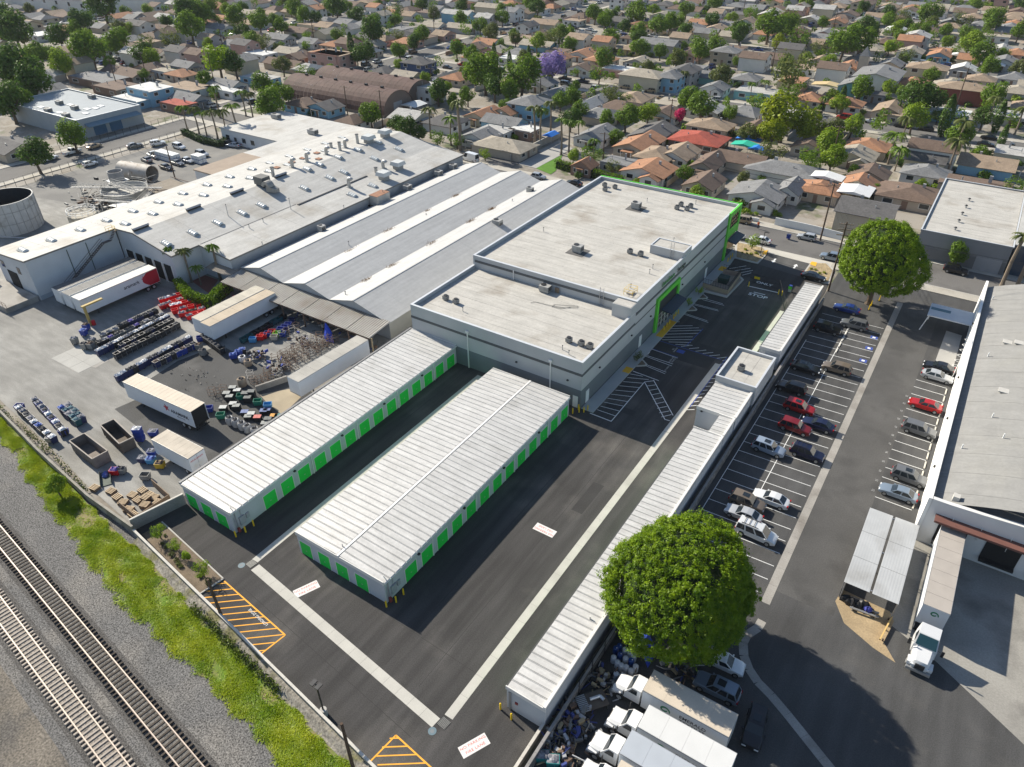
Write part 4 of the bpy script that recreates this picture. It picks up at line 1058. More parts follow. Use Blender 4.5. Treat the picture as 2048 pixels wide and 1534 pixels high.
# skylight domes: each ribbed dome a thing
dome_m=M('skylight_dome',(.60,.61,.59),.35,.08,1.5,spec=.6)
flash_m=M('skylight_kerb',(.42,.42,.40),.7,.1,1)
def dome_proto():
	t=thing('skylight','ribbed skylight dome','skylight',(0,0,0),group='skylight domes on the laundry roof')
	mb=MB();rings=[]
	for i in range(9):
		x=-1.25+i*.3125;k=1 if i%2 else .86
		k*=(0.35 if i in(0,8)else 1)
		rings.append([(x,math.cos(a)*.62*(1 if i not in(0,8)else .8),.08+max(0,math.sin(a))*.46*k)for a in[math.pi*j/8 for j in range(9)]])
	mb.loft(rings,close=False,cap=False);mb.build('dome',dome_m,t,world=False)
	MB().box(-1.35,1.35,-.72,.72,-.12,.09).build('kerb_frame',flash_m,t,world=False)
	return t
dp=dome_proto();first=True
dlist=([(-153.4,y,0)for y in(56.4,62.1,68.3,74.2,80.4,86.8,93.2,99.9,106.5,113.3)]+[(-147.2,y,0)for y in(74.7,81.2,87.6,94.3,101.0,107.7,113.5)]+
		[(-133.4,y,1)for y in(74.4,80.7,87.0,93.5,98.9,111.8,120.2,125.1)]+[(-140.0,y,1)for y in(119.3,123.4,130.1,137.4,145.2)]+[(-133.9,136.9,1),(-133.7,146.4,1),(-123.3,117.2,1),(-123.4,124.5,1)]+[(-147.3,y,2)for y in(119.5,126,132.6,139)]+[(-153.4,y,2)for y in(119,125.5,132,138.5,145)])
for x,y,k in dlist:
	o=dp if first else copy_tree(dp);first=False
	o.location=(x,y,zroof(x)+.06)
	sl=-math.atan((ZR-ZE)/(XR-EL))if x<XR+1.5 else math.atan((ZR-6.75)/(-129.2-XR)*-1)
	o.rotation_euler=(0,-sl if x<XR+1.5 else .19,0)
	o['label']=('pale ribbed skylight dome on the left laundry roof slope' if k==0 else 'ribbed skylight dome on the right laundry roof slope' if k==1 else 'low skylight dome at the back of the laundry roof')
	if k==2:o.scale=(1,.8,.55)
for i,y in enumerate((74.4,87.2,98.9,111.9)):
	x=-141.3
	t=thing('ridge_vent','long low ridge ventilator along the laundry roof ridge','ventilator',(x,y,ZR-.05),group='ridge ventilators')
	MB().hexa([(-.3,-1.7,0),(.3,-1.7,0),(.3,1.7,0),(-.3,1.7,0),(-.3,-1.7,.5),(.3,-1.7,.5),(.3,1.7,.5),(-.3,1.7,.5)]).build('throat',dark_metal,t,world=False)
	MB().hexa([(-.5,-1.8,.5),(.5,-1.8,.5),(.5,1.8,.5),(-.5,1.8,.5),(-.1,-1.8,.72),(.1,-1.8,.72),(.1,1.8,.72),(-.1,1.8,.72)]).build('hood',M('vent_hood',(.34,.34,.34),.5,.1,1,metal=.4),t,world=False)
# swamp coolers / mushroom hoods
def hood(x,y,label,s=2.4,h=1.6):
	z=zroof(x)
	t=thing('exhaust_hood',label,'ventilator',(x,y,z),group='exhaust hoods on the laundry roof')
	MB().box(-s*.32,s*.32,-s*.32,s*.32,-.2,h*.6).build('stack',M('hood_stack',(.30,.30,.29),.7,.12,1),t,world=False)
	MB().hexa([(-s/2,-s/2,h*.55),(s/2,-s/2,h*.55),(s/2,s/2,h*.55),(-s/2,s/2,h*.55),(-s*.42,-s*.42,h),(s*.42,-s*.42,h),(s*.42,s*.42,h),(-s*.42,s*.42,h)]).build('cowl',slatmat('ribbed_cowl',(.55,.56,.55),0,.3,.8,.5),t,world=False)
for(x,y),l in zip(((-124.2,129.5),(-141.8,143.6),(-141.5,149.9),(-126.0,137.0)),('near right','left','far left','far right')):
	hood(x,y,l+' of the four big ribbed exhaust cowls on the laundry roof',3.0,2.0)
def elbow(x,y,label,h=2.0,r=.45,dirn=(1,0)):
	z=zroof(x)
	t=thing('duct_elbow',label,'duct',(x,y,z),group='curved ducts on the laundry roof')
	mb=MB();R0=r*1.6;rings=[mb.ring((0,0,-.2),r,(0,0,1),10),mb.ring((0,0,h-R0),r,(0,0,1),10)]
	dx,dy=dirn
	for k in range(1,7):
		a=k*math.pi/2/4
		c=(dx*R0*(1-math.cos(a)),dy*R0*(1-math.cos(a)),h-R0+R0*math.sin(a))
		ax=Vector((dx*math.sin(a),dy*math.sin(a),math.cos(a)));u=Vector((dy,-dx,0));w=ax.cross(u)
		rings.append([tuple(Vector(c)+u*r*math.cos(2*math.pi*j/10)+w*r*math.sin(2*math.pi*j/10))for j in range(10)])
	u=Vector((dy,-dx,0))
	for q in(0,1):
		zc=rings[q][0][2];w=Vector((0,0,1)).cross(u)
		rings[q]=[tuple(Vector((0,0,zc))+u*r*math.cos(2*math.pi*j/10)+w*r*math.sin(2*math.pi*j/10))for j in range(10)]
	mb.loft(rings);mb.build('duct',M('duct_metal',(.42,.42,.41),.5,.12,1,metal=.5),t,world=False,smooth=50)
	MB().box(-r*1.3,r*1.3,-r*1.3,r*1.3,-.1,.12).build('flashing',flash_m,t,world=False)
for p,h,d,l in zip([(-144.29,118.41),(-144.47,123.5),(-144.56,130.37),(-144.45,137.2),(-129.0,134.66),(-127.14,120.23)],(2.3,2.4,2.0,2.2,1.9,2.2),((1,0),)*6,('first','second','third','fourth','right-hand','seam-side')):
	elbow(p[0],p[1],l+' curved galvanised duct rising from the laundry roof',h,dirn=d)
for p,h,l in zip([(-143.14,111.23),(-143.87,134.69),(-144.37,141.9),(-148.54,136.02),(-128.48,131.37)],(2.2,2.2,2.4,1.2,1.2),('by the ridge ventilator','beside the elbow ducts','near the left ribbed cowl','small and capped','small, behind the near right cowl')):
	z=zroof(p[0]);t=thing('exhaust_stack','upright galvanised stack on the laundry roof, '+l,'duct',(p[0],p[1],z),group='exhaust stacks')
	mb=MB();mb.loft([mb.ring((0,0,-.2),.42,(0,0,1),12),mb.ring((0,0,h),.42,(0,0,1),12)]);mb.build('stack',M('duct_metal',(.42,.42,.41)),t,world=False,smooth=50)
	mb=MB();mb.loft([mb.ring((0,0,h),.5,(0,0,1),12),mb.ring((0,0,h+.08),.5,(0,0,1),12)]);mb.build('rim',dark_metal,t,world=False)
for p,l in zip([(-147.98,116.51),(-147.82,121.36),(-147.94,125.2),(-148.01,130.23),(-143.13,126.24)],('first','second','third','fourth','fifth')):
	z=zroof(p[0]);t=thing('roof_hatch','rusty square roof hatch on the laundry roof, '+l+' from the front','hatch',(p[0],p[1],z),group='rusty hatches')
	MB().box(-.7,.7,-.6,.6,-.05,.22).build('kerb_frame',flash_m,t,world=False);MB().box(-.78,.78,-.68,.68,.22,.28).build('lid',M('rust_lid',(.30,.15,.09),.85,.2,1.5),t,world=False)
# the large blower unit with curved duct
p=(-139.9,105.46)
t=thing('blower_unit','large dark blower with curved duct on the laundry roof ridge','air conditioner',(p[0],p[1],zroof(p[0])))
MB().box(-2.0,1.0,-1.0,1.4,.5,2.3).build('casing',M('blower_casing',(.13,.13,.125),.7,.15,1),t,world=False)
MB().box(-1.7,-1.5,-.8,1.2,-.2,.5).box(.5,.7,-.8,1.2,-.2,.5).build('feet',dark_metal,t,world=False)
mb=MB();rings=[]
for k in range(8):
	a=math.pi*(.1+.8*k/7);c=(1.0+2.2*(1-math.cos(a))*.5+.2,-.6,.2+1.5*math.sin(a)*.9)
	ax=Vector((math.sin(a),0,math.cos(a)));w=ax.cross(Vector((0,1,0)))
	rings.append([tuple(Vector(c)+Vector((0,1,0))*u+w*v)for u,v in((-.8,-.4),(.8,-.4),(.8,.4),(-.8,.4))])
mb.loft(rings);mb.build('duct',M('duct_weathered',(.30,.29,.27),.6,.15,1,metal=.3),t,world=False)
MB().hexa([(2.6,-1.5,-.4),(4.6,-.6,-.6),(4.6,.6,-.6),(2.6,.5,-.4),(2.6,-1.5,.9),(4.6,-.6,.3),(4.6,.6,.3),(2.6,.5,.9)]).build('plenum',M('duct_weathered',(.3,.29,.27)),t,world=False)
for p,h in zip([(-127.99,102.41),(-134.35,90.5),(-127.58,94.1),(-127.66,90.32),(-119.6,86.8),(-119.68,110.66),(-118.42,122.55)],(2.6,2.6,.7,.8,.8,.8,1.0)):
	vent(p[0],p[1],zroof(p[0]),h,'thin vent pipe on the right edge of the laundry roof',.08)
# box unit hanging off the corrugated wall
p=(-117.55,121.46)
t=thing('wall_plant_unit','big rust-topped plant box bracketed to the corrugated warehouse wall','air conditioner',(-118.6,p[1],3.6))
MB().box(-1.3,1.3,-2.2,2.2,.3,2.6).build('casing',M('plant_box',(.44,.42,.38),.7,.12,1),t,world=False)
MB().box(-1.32,1.32,-2.22,2.22,2.6,2.68).build('top',M('rust_lid',(.30,.15,.09)),t,world=False)
MB().box(-1.6,1.6,-2.8,2.8,.1,.3).build('platform',dark_metal,t,world=False)

# ---- side extensions on the far left: brown lean-to and white office wing
b2=thing('office_wing','low white-roofed office wing behind the laundry warehouse','office',(-185,150,0))
MB().prism([(-203,141.5),(-161.8,141.5),(-161.8,165),(-203,165)],0,4.2).build('wall',wh_wall,b2)
MB().prism([(-203.3,141.2),(-161.5,141.2),(-161.5,165.3),(-203.3,165.3)],4.2,4.4).build('roof',wh_roof,b2)
for x in(-201,-193.5,-189.5):MB().box(x,x+1.6,141.42,141.48,1.2,2.6).build('window',glass,b2)
MB().box(-197.2,-196.1,141.4,141.48,0,2.3).build('door',dark_metal,b2)
p=(-196.85,154.12);rtu(-196,158,4.4,'packaged unit at the far corner of the office wing roof',3,1.8,1.4,False)
rtu(-173,152,4.4,'packaged unit on the office wing roof near the warehouse',3,1.8,1.4,False)
b3=thing('lean_to','brown-roofed lean-to along the left side of the laundry warehouse','lean-to',(-166,125,0))
MB().box(-169.5,-161.8,107.7,123.5,0,6.6).build('wall',wh_wall,b3)
MB().box(-169.8,-161.6,107.5,123.5,6.6,6.9).build('roof',M('brown_roof',(.33,.26,.20),.9,.1,.5),b3)
MB().box(-169.8,-161.6,123.52,141.1,6.55,6.86).build('roof',wh_roof,b3)
MB().box(-169.5,-161.8,123.5,141,0,6.55).build('wall',wh_wall,b3)
# flat gravel-roofed plant house
b4=thing('plant_house','low tan flat-roofed plant house beside the tanks','shed',(-176,100,0))
MB().box(-180,-166,93,106.5,0,2.6).build('wall',M('plant_wall',(.38,.36,.33),.9,.1,.5),b4)
MB().box(-180.2,-165.8,92.8,106.7,2.6,2.75).build('roof',M('gravel_roof',(.25,.215,.17),.95,.15,.6,fine=.1),b4)
mb=MB()
for a,c in(((-179,94),(-167,105)),((-180,100),(-166,98)),((-166.0,92),(-166.0,112)),((-180,107),(-166,107))):mb.tube((a[0],a[1],3.2),(c[0],c[1],3.2),.12,6)
mb.build('roof_pipe',M('brown_pipe',(.15,.11,.09),.7,.1,1),b4)

# ---- three gabled sheds
gs_roof_a=M('gable_roof_sheet',(.46,.455,.44),.6,.05,.4,fine=.04,fscale=1.5,streak=(.07,(1.6,.1,1)))
for gi,(xl,xp,xr,lab)in enumerate(((-118.6,-112.3,-106.1,'left'),(-106.1,-99.9,-93.7,'middle'),(-93.7,-87.5,-79.3,'right'))):
	s=thing('gabled_shed',lab+' of the three parallel white gabled sheds','shed',((xl+xr)/2,117,0),group='gabled sheds')
	zl=4.0;zr=4.0 if gi<2 else 3.4;zp=5.6;y0,y1=80.0,154.4
	MB().poly([(xl+.1,y0,0),(xr-.1,y0,0),(xr-.1,y0,zr),(xp,y0,zp-.05),(xl+.1,y0,zl)]).poly([(xr-.1,y1,0),(xl+.1,y1,0),(xl+.1,y1,zl),(xp,y1,zp-.05),(xr-.1,y1,zr)]).build('gable_wall',corr_m,s)
	MB().poly([(xr-.12,y0,0),(xr-.12,y1,0),(xr-.12,y1,zr),(xr-.12,y0,zr)]).poly([(xl+.12,y1,0),(xl+.12,y0,0),(xl+.12,y0,zl),(xl+.12,y1,zl)]).build('side_wall',slatmat('pale_corrugated',(.48,.46,.40),1,.3,.9,.5),s)
	n=12;p=(y1-y0+.6)/n;ox,oy,oz=parent_origin(s)
	for xa,xb,za,zb in((xl,xp-.05,zl,zp),(xp+.05,xr,zp,zr)):
		me=MB().hexa([(xa-ox,.006,za-.08),(xb-ox,.006,zb-.08),(xb-ox,p-.006,zb-.08),(xa-ox,p-.006,za-.08),(xa-ox,.006,za),(xb-ox,.006,zb),(xb-ox,p-.006,zb),(xa-ox,p-.006,za)]).mesh('roof_sheet',gs_roof_a)
		for i in range(n):link('roof_sheet',me,s,(0,y0-.3+i*p-oy,.002*(i%2)))
	MB().box(xp-.12,xp+.12,y0-.3,y1+.3,zp-.06,zp+.05).build('ridge_cap',gs_roof_a,s)
weed_m=leafmat('dry_weeds',(.16,.10,.05),(.26,.16,.08),3,.2)
for p,l in zip([(-105.12,97.24),(-105.32,109.64),(-105.13,122.95),(-105.49,134.48),(-92.89,89.2),(-92.87,96.66),(-92.95,109.32),(-93.17,123.64),(-93.22,132.15)],range(9)):
	n=160;c=np.array([p[0],p[1],4.05]);a=c+rng.normal(0,1,(n,3))*np.array([.35,.8,.0]);th=rng.uniform(0,6.28,n)
	d=np.stack([np.cos(th),np.sin(th),0*th],1)*.05;top=a+np.stack([rng.normal(0,.2,n),rng.normal(0,.2,n),rng.uniform(.15,.55,n)],1)
	o=link('dry_weeds',np_mesh('dry_weeds',np.stack([a-d,a+d,top],1).reshape(-1,3),None,3,weed_m))
	tag(o,'tuft of dry brown weeds in the valley between the '+('left and middle' if l<4 else 'middle and right')+' gabled sheds','weeds','weed tufts in the roof valleys')
p=(-91.11,145.42);rtu(p[0],p[1],4.3,'pale unit in the far valley of the gabled sheds',1.5,1.2,1.4,False)
p=(-85.96,123.7);rtu(p[0],p[1],4.35,'tan evaporative cooler on the right slope of the gabled sheds',1.9,1.6,1.7,False)
p=(-116.0,101.25);rtu(-117.5,p[1],4.2,'pale cooler at the near left eave of the gabled sheds',1.4,1.3,1.4,False)
for q,l in zip([(-115.72,131.22),(-115.94,143.68),(-115.5,149.95)],('nearest','middle','farthest')):rtu(-118.2,q[1],4.2,l+' of three rusty coolers below the corrugated wall',1.6,1.7,1.2,False)
for q in[(-107.21,98.98),(-102.91,119.65),(-91.82,82.13),(-91.26,137.72)]:vent(q[0],q[1],4.3,.8,'thin vent pipe on the gabled shed roofs',.09)

# ---- corrugated canopy in front of the sheds
cn=thing('loading_canopy','long corrugated metal loading canopy in front of the gabled sheds','canopy',(-100,77,0))
can_m=M('weathered_corrugated',(.34,.32,.285),.6,.15,.4,metal=.25,fine=.08,col2=(.24,.21,.175),c2lo=.5,c2hi=.7,c2scale=.2)
def corr_sheet(x0,x1,y0,y1,z0,z1,mat,pitch=.5,amp=.1):
	mb=MB();n=int((x1-x0)/pitch)
	for i in range(n):
		a,c=x0+i*pitch,x0+(i+1)*pitch;m=(a+c)/2
		mb.poly([(a,y0,z0),(m,y0,z0+amp),(m,y1,z1+amp),(a,y1,z1)]);mb.poly([(m,y0,z0+amp),(c,y0,z0),(c,y1,z1),(m,y1,z1+amp)])
	return mb
for k in range(7):
	x0=-118.3+k*5.64
	corr_sheet(x0,x0+5.64,74.4+.03*(k%2),79.95,3.15+.012*(k%2),3.75,can_m).build('roof_sheet',can_m,cn)
corr_sheet(-126.0,-118.4,76.6,79.0,3.3,3.6,M('brown_corrugated',(.27,.23,.19),.7,.15,.5)).build('roof_sheet',M('brown_corrugated',(.27,.23,.19)),cn)
for k in range(8):
	x=-118+k*5.6;MB().box(x-.1,x+.1,74.6,74.8,0,3.1).build('post',rusty if k<7 else M('tan_post',(.46,.36,.22),.8,.1,1),cn)
MB().box(-118.3,-78.9,74.5,74.62,2.9,3.1).build('beam',rusty,cn)
# ================================================================ right-hand side: arched warehouse
b=thing('arched_warehouse','white-walled warehouse with grey arched roof beside the car park','warehouse',(20,112,0))
barrel=M('arched_roof_felt',(.25,.246,.236),.9,.08,.3,fine=.06,fscale=3,col2=(.26,.255,.24),c2lo=.5,c2hi=.7,c2scale=.2,streak=(.06,(.1,1.1,1)))
ya,yb=79.9,146.0
xs_=[7.0+i*(33.0/24)for i in range(25)]
def zb_(x):return 5.6+4.2*math.sin(math.pi*(x-7.0)/33.0)**.9 if 7<x<40 else 5.6
n=30;p=(yb-ya)/n;ox,oy,oz=parent_origin(b)
mb=MB()
for a,c in zip(xs_,xs_[1:]):mb.poly([(a-ox,.008,zb_(a)),(c-ox,.008,zb_(c)),(c-ox,p-.008,zb_(c)),(a-ox,p-.008,zb_(a))])
mb.poly([(xs_[0]-ox,.008,zb_(xs_[0])-.2),(xs_[0]-ox,.008,zb_(xs_[0])),(xs_[0]-ox,p-.008,zb_(xs_[0])),(xs_[0]-ox,p-.008,zb_(xs_[0])-.2)])
me=mb.mesh('roof_strip',barrel)
for i in range(n):link('roof_strip',me,b,(0,ya+i*p-oy,.012*(i%2)))
MB().box(7.0,40,ya,yb,0,5.45).build('wall',M('white_stucco',(.66,.655,.64),.85,.05,.4),b)
MB().box(6.85,7.25,79.3,146.2,0,6.95).build('side_parapet',M('bright_white',(.80,.79,.76),.8,.04,.5),b)
mb=MB();pts=[(6.85,79.35)]
gp_=[(7.3,6.95),(9,6.95),(12.4,7.1),(16.6,7.4),(23,8.6),(30,8.6),(40,6.9)]
mb.poly([(7.26,79.3,0),(40,79.3,0)]+[(x,79.3,z)for x,z in gp_[::-1]]).poly([(40,79.85,0),(7.26,79.85,0)]+[(x,79.85,z)for x,z in gp_])
for(xa_,za_),(xb2,zb2)in zip(gp_,gp_[1:]):mb.poly([(xa_,79.3,za_),(xb2,79.3,zb2),(xb2,79.85,zb2),(xa_,79.85,za_)])
mb.build('front_wall',M('white_stucco',(.66,.655,.64)),b)
MB().box(8.2,24,77.9,79.28,4.75,5.05).build('dock_awning',M('maroon_awning',(.16,.07,.055),.8,.12,1),b)
for x0,x1 in((8.9,12.0),(14.0,17.6),(19,22.5)):
	MB().box(x0,x1,79.2,79.27,1.2,4.3).build('dock_door',dark_void,b)
	MB().box(x0,x1,78.6,79.2,.9,1.2).build('dock_plate',dark_metal,b)
for x in(10,13,16):MB().box(x,x+.03,79.0,79.24,3.3,5.4).build('downpipe',white_m,b)
for p_ in[(11.91,122.68),(13.36,122.47),(12.48,107.2)]:MB().cbox(p_[0],p_[1],zb_(p_[0])+.05,1.8,1.2,.14).build('roof_patch',M('roof_patch',(.52,.50,.46),.8,.08,1),b)
MB().box(9.2,9.9,80.5,81.3,6.2,7.4).build('roof_patch',M('roof_patch',(.52,.50,.46),.8,.08,1),b)
for k,(x,y)in enumerate(((9.0,92),(13,95),(11.5,100),(9.6,118),(13.4,131),(8.5,140))):MB().tube((x,y,zb_(x)-.1),(x,y,zb_(x)+.7),.08,6).build('vent_pipe',white_m,b)
for y in(88,100,112,131):MB().box(6.6,6.84,y-.15,y+.15,5.2,5.45).build('wall_lamp',lamp_m,b)
# cage ladder on the side wall
t=thing('cage_ladder','white caged ladder leaning along the arched warehouse wall','ladder',(6.4,121,0))
mb=MB()
for s in(-.3,.3):mb.tube((6.4,121+s,0),(6.75,121+s,7.4),.04,6)
for i in range(22):mb.tube((6.4+.016*i,120.7,.3+.33*i),(6.4+.016*i,121.3,.3+.33*i),.025,4)
for i in range(6):
	z=2.2+i;c=Vector((6.5+.05*i,121,z))
	mb.path([(c.x,120.6,z),(c.x-.5,120.7,z),(c.x-.75,121,z),(c.x-.5,121.3,z),(c.x,121.4,z)],.03,4)
mb.build('rungs_and_cage',white_m,t)
# carport with ribbed translucent roof
t=thing('carport','ribbed grey sheet-roofed carport standing on posts beside the truck dock','carport',(4.2,71.5,0))
cp_m=M('carport_sheet',(.50,.505,.50),.6,.08,.5,metal=.2,col2=(.38,.375,.36),c2lo=.5,c2hi=.7)
for k,(x0,x1)in enumerate(((1.4,4.35),(4.38,7.15))):
	for j in range(3):
		y0=64.6+j*4.6
		corr_sheet(x0,x1,y0,y0+4.58,3.05+.02*j,3.05+.02*j+.0,cp_m,.3,.006).build('roof_sheet',cp_m,t)
for x in(1.6,7.0):
	for y in(65,71.5,78):MB().tube((x,y,0),(x,y,3.05),.07,6).build('post',steel,t)
for y in(65,71.5,78):MB().box(1.5,7.1,y-.06,y+.06,2.9,3.03).build('beam',steel,t)
MB().box(1.45,1.5,65,78.2,0,1.6).build('side_screen',M('screen_dark',(.06,.06,.065),.9,.2,1),t)
t=thing('tarp_heap','black tarpaulin heaped under the open end of the carport','tarpaulin',(3.4,64.9,0))
def lump(name,mat,parent,cx,cy,z0,lx,ly,lz,n=10,rough=.18,seed=0,world=False):
	r=np.random.default_rng(seed);mb=MB();rings=[]
	for i in range(n):
		f=i/(n-1);s=math.sin(math.pi*(.06+.88*f))**.5
		rings.append([(cx+(f-.5)*lx,cy+math.cos(a)*ly*.5*s*(1+r.normal(0,rough)),z0+max(0,math.sin(a))*lz*s*(1+r.normal(0,rough)))for a in[math.pi*2*j/12 for j in range(12)]])
	mb.loft(rings);return mb.build(name,mat,parent,world=world)
lump('sheet',M('black_tarp',(.02,.02,.022),.5,0),t,0,0,0,3.6,1.2,1.0,14,.25,3)
t=thing('handcart','flat steel trolley with blue item on the bare earth by the carport','trolley',(4.34,64.06),.1)
MB().box(-1.5,1.5,-.12,.12,.35,.45).box(-1.5,1.5,.5,.7,.35,.45).build('deck',steel,t,world=False)
for x in(-1.2,1.2):MB().box(x-.05,x+.05,-.1,.7,0,.35).build('leg',steel,t,world=False)
lump('sack',M('blue_sack',(.06,.07,.32),.7,.1,2),t,.3,.5,.45,.9,.7,.5,8,.2,5)
t=thing('rail_barrier','low orange-yellow kerb rail beside the truck ramp','barrier',(6.9,62.5,0))
MB().obox(6.8,63.2,.3,.5,3.9,.15,R_(82)).build('rail',M('barrier_yellow',(.62,.42,.16),.8,.12,1),t)
for y in(61.6,63.2,64.8):MB().box(6.75,6.9,y-.08,y+.08,0,.3).build('post',rusty,t)
# small canopy near the street
t=thing('entrance_canopy','small white flat canopy on a slanted post beside the arched warehouse','canopy',(4,139,0))
MB().box(-.2,6.8,134.6,139.8,3.0,3.2).build('roof',M('canopy_white',(.62,.64,.66),.6,.06,.6),t)
MB().box(.0,3.2,137.2,138.2,3.2,3.24).build('roof_strip',M('canopy_teal',(.10,.20,.24),.6,.1,1),t)
MB().tube((.1,134.8,3.0),(-.6,134.6,0),.1,6).build('post',white_m,t)
MB().tube((.1,139.4,3.0),(.1,139.4,0),.1,6).build('post',white_m,t)
# grey block warehouse across the street
b=thing('grey_warehouse','grey block warehouse with pale flat roof across the street','warehouse',(3,184,0))
MB().box(-6.9,10.0,166.9,204,0,6.0).build('wall',M('grey_block',(.26,.26,.265),.9,.08,.4),b)
MB().box(-6.95,10.05,166.85,204.05,0,2.8).build('wall_base',M('darker_block',(.185,.185,.19),.9,.08,.4),b)
flat_roof(b,-6.7,9.8,167.1,203.8,6.02,3.0)
parapet(b,-7.0,10.1,166.8,204.1,6.0,6.3,.22,M('grey_block',(.26,.26,.265)),cap_white)
MB().box(4.5,9.2,166.75,166.84,0,3.2).build('roller_door',slatmat('grey_roller',(.36,.36,.37),2,.2,.7),b)
for i,(x,y)in enumerate(((-1.0,171),(-.9,176),(-.8,181),(-.6,186),(-.5,191))):
	t=thing('roof_vent','small mushroom vent in the row along the grey warehouse roof','vent',(x,y,6.03),group='vents on the grey warehouse')
	MB().tube((0,0,0),(0,0,.5),.2,8).build('pipe',steel,t,world=False);MB().tube((0,0,.5),(0,0,.7),.38,10,r2=.15).build('cap',dark_metal,t,world=False)
b=thing('glass_block','dark glazed office front at the right edge across the street','office',(16,184,0))
MB().box(10.3,26,168,204,0,6.4).build('wall',M('navy_glass',(.02,.05,.09),.15,.05,.5,spec=.7),b)
for i in range(6):MB().box(10.25,10.3,168.5+i*6,168.7+i*6,0,6.4).build('mullion',dark_metal,b)
MB().box(10.2,26.1,167.9,204.1,6.4,6.6).build('roof',wh_roof,b)

# ================================================================ tanks, kiln cylinder, quonset, blue building
b=thing('storage_tank','large open-topped white panelled steel tank','tank',(-187,77,0))
tank_m=M('tank_white',(.45,.45,.44),.6,.12,.6,fine=.06,col2=(.24,.22,.19),c2lo=.58,c2hi=.75,c2scale=.5)
TX,TY,TRR,TH=*(-189.88,70.03),6.4,7.4
mb=MB();mb.loft([mb.ring((TX,TY,z),TRR,(0,0,1),40)for z in(0,TH)]+[mb.ring((TX,TY,TH),TRR-.2,(0,0,1),40)],cap=False);mb.build('shell',[tank_m],b,smooth=30)
mb=MB();mb.loft([mb.ring((TX,TY,TH-.05),TRR-.2,(0,0,1),40),mb.ring((TX,TY,TH-3.4),TRR-.2,(0,0,1),40)],cap=False);mb.build('lining',M('dark_lining',(.02,.022,.026),.8,.1,1),b);mb=MB().poly(mb.ring((TX,TY,TH-3.35),TRR-.22,(0,0,1),40));mb.build('water',M('dark_water',(.012,.016,.02),.6,0),b)  # inner wall coloured near-black, standing in for shade inside the tank
for z in(2.6,5.3):mb=MB();mb.loft([mb.ring((TX,TY,z),TRR+.05,(0,0,1),40),mb.ring((TX,TY,z+.12),TRR+.05,(0,0,1),40)],cap=False);mb.build('hoop',M('hoop_steel',(.28,.28,.27),.6,.1,1),b)
for i in range(26):
	a=i*2*math.pi/26;MB().tube((TX+(TRR+.02)*math.cos(a),TY+(TRR+.02)*math.sin(a),0),(TX+(TRR+.02)*math.cos(a),TY+(TRR+.02)*math.sin(a),TH),.05,4).build('panel_joint',M('hoop_steel',(.28,.28,.27)),b)
MB().path([(TX+6,TY-6.8,7),(TX+6,TY-6.8,2.5),(TX+8,TY-6,1.5),(TX+14,TY-3,1.5)],.12,6).build('outlet_pipe',steel,b)
b=thing('clarifier','wide shallow round clarifier basin with railings behind the big tank','tank',(-178,91,0))
mb=MB();mb.loft([mb.ring((-178.5,93.0,z),r,(0,0,1),32)for z,r in((2.2,4.6),(4.6,5.6),(4.6,5.3),(3.6,5.0))]);mb.build('basin',M('clarifier_grey',(.40,.39,.36),.7,.12,.7),b,smooth=30)
for a in range(6):MB().tube((-178.5+4*math.cos(a),93+4*math.sin(a),0),(-178.5+4*math.cos(a),93+4*math.sin(a),2.4),.12,6).build('leg',rusty,b)
mb=MB()
for k in range(20):
	a=k*2*math.pi/20;mb.tube((-178.5+5.6*math.cos(a),93+5.6*math.sin(a),4.6),(-178.5+5.6*math.cos(a),93+5.6*math.sin(a),5.6),.04,4)
for z in(5.1,5.6):q=mb.ring((-178.5,93.0,z),5.6,(0,0,1),20);mb.path([tuple(v)for v in q]+[tuple(q[0])],.04,4)
mb.build('railing',M('pale_rail',(.5,.48,.44),.7,.1,1),b)
MB().box(-184.5,-172.5,92.4,93.6,4.7,4.85).build('walkway',M('grating_grey',(.33,.32,.3),.7,.1,1),b)
mb=MB()
for y in(92.4,93.6):
	for z in(5.3,5.8):mb.tube((-184.5,y,z),(-172.5,y,z),.05,4)
	for i in range(9):mb.tube((-184.5+1.5*i,y,4.8),(-184.5+1.5*i,y,5.8),.05,4)
mb.build('walkway_railing',M('pale_rail',(.5,.48,.44)),b)
b=thing('small_tank','stained concrete tank with white guard rail beside the warehouse eave','tank',(-170.8,75.5,0))
cx_,cy_=-168.2,76.3
mb=MB();mb.loft([mb.ring((cx_,cy_,z),3.1,(0,0,1),24)for z in(0,5.9)]);mb.build('shell',M('stained_concrete',(.38,.35,.29),.9,.2,.8,col2=(.22,.19,.15),c2lo=.5,c2hi=.65,c2scale=.9),b,smooth=30)
mb=MB()
for k in range(14):a=k*2*math.pi/14;mb.tube((cx_+3*math.cos(a),cy_+3*math.sin(a),5.9),(cx_+3*math.cos(a),cy_+3*math.sin(a),7.0),.05,4)
for z in(6.5,7.0):q=mb.ring((cx_,cy_,z),3.0,(0,0,1),14);mb.path([tuple(v)for v in q]+[tuple(q[0])],.05,4)
mb.build('railing',white_m,b)
k0,k1=Vector((-208.32,94.58,2.4)),Vector((-201.0,94.42,2.4))
b=thing('steel_cylinder','large rust-stained steel cylinder lying on its side behind the tanks','tank',(k0.x,k0.y,0))
d=Vector((1,.18,0)).normalized();k0=Vector((-199.5,105.2,2.3));k1=k0+d*11
mb=MB();mb.loft([mb.ring(k0,2.25,d,24),mb.ring(k1,2.25,d,24),mb.ring(k1,2.05,d,24),mb.ring(k1-d*8,2.05,d,24)]);mb.build('shell',M('pale_rusted',(.45,.41,.36),.7,.15,.7,col2=(.30,.23,.17),c2lo=.55,c2hi=.7,c2scale=.8),b,smooth=30)
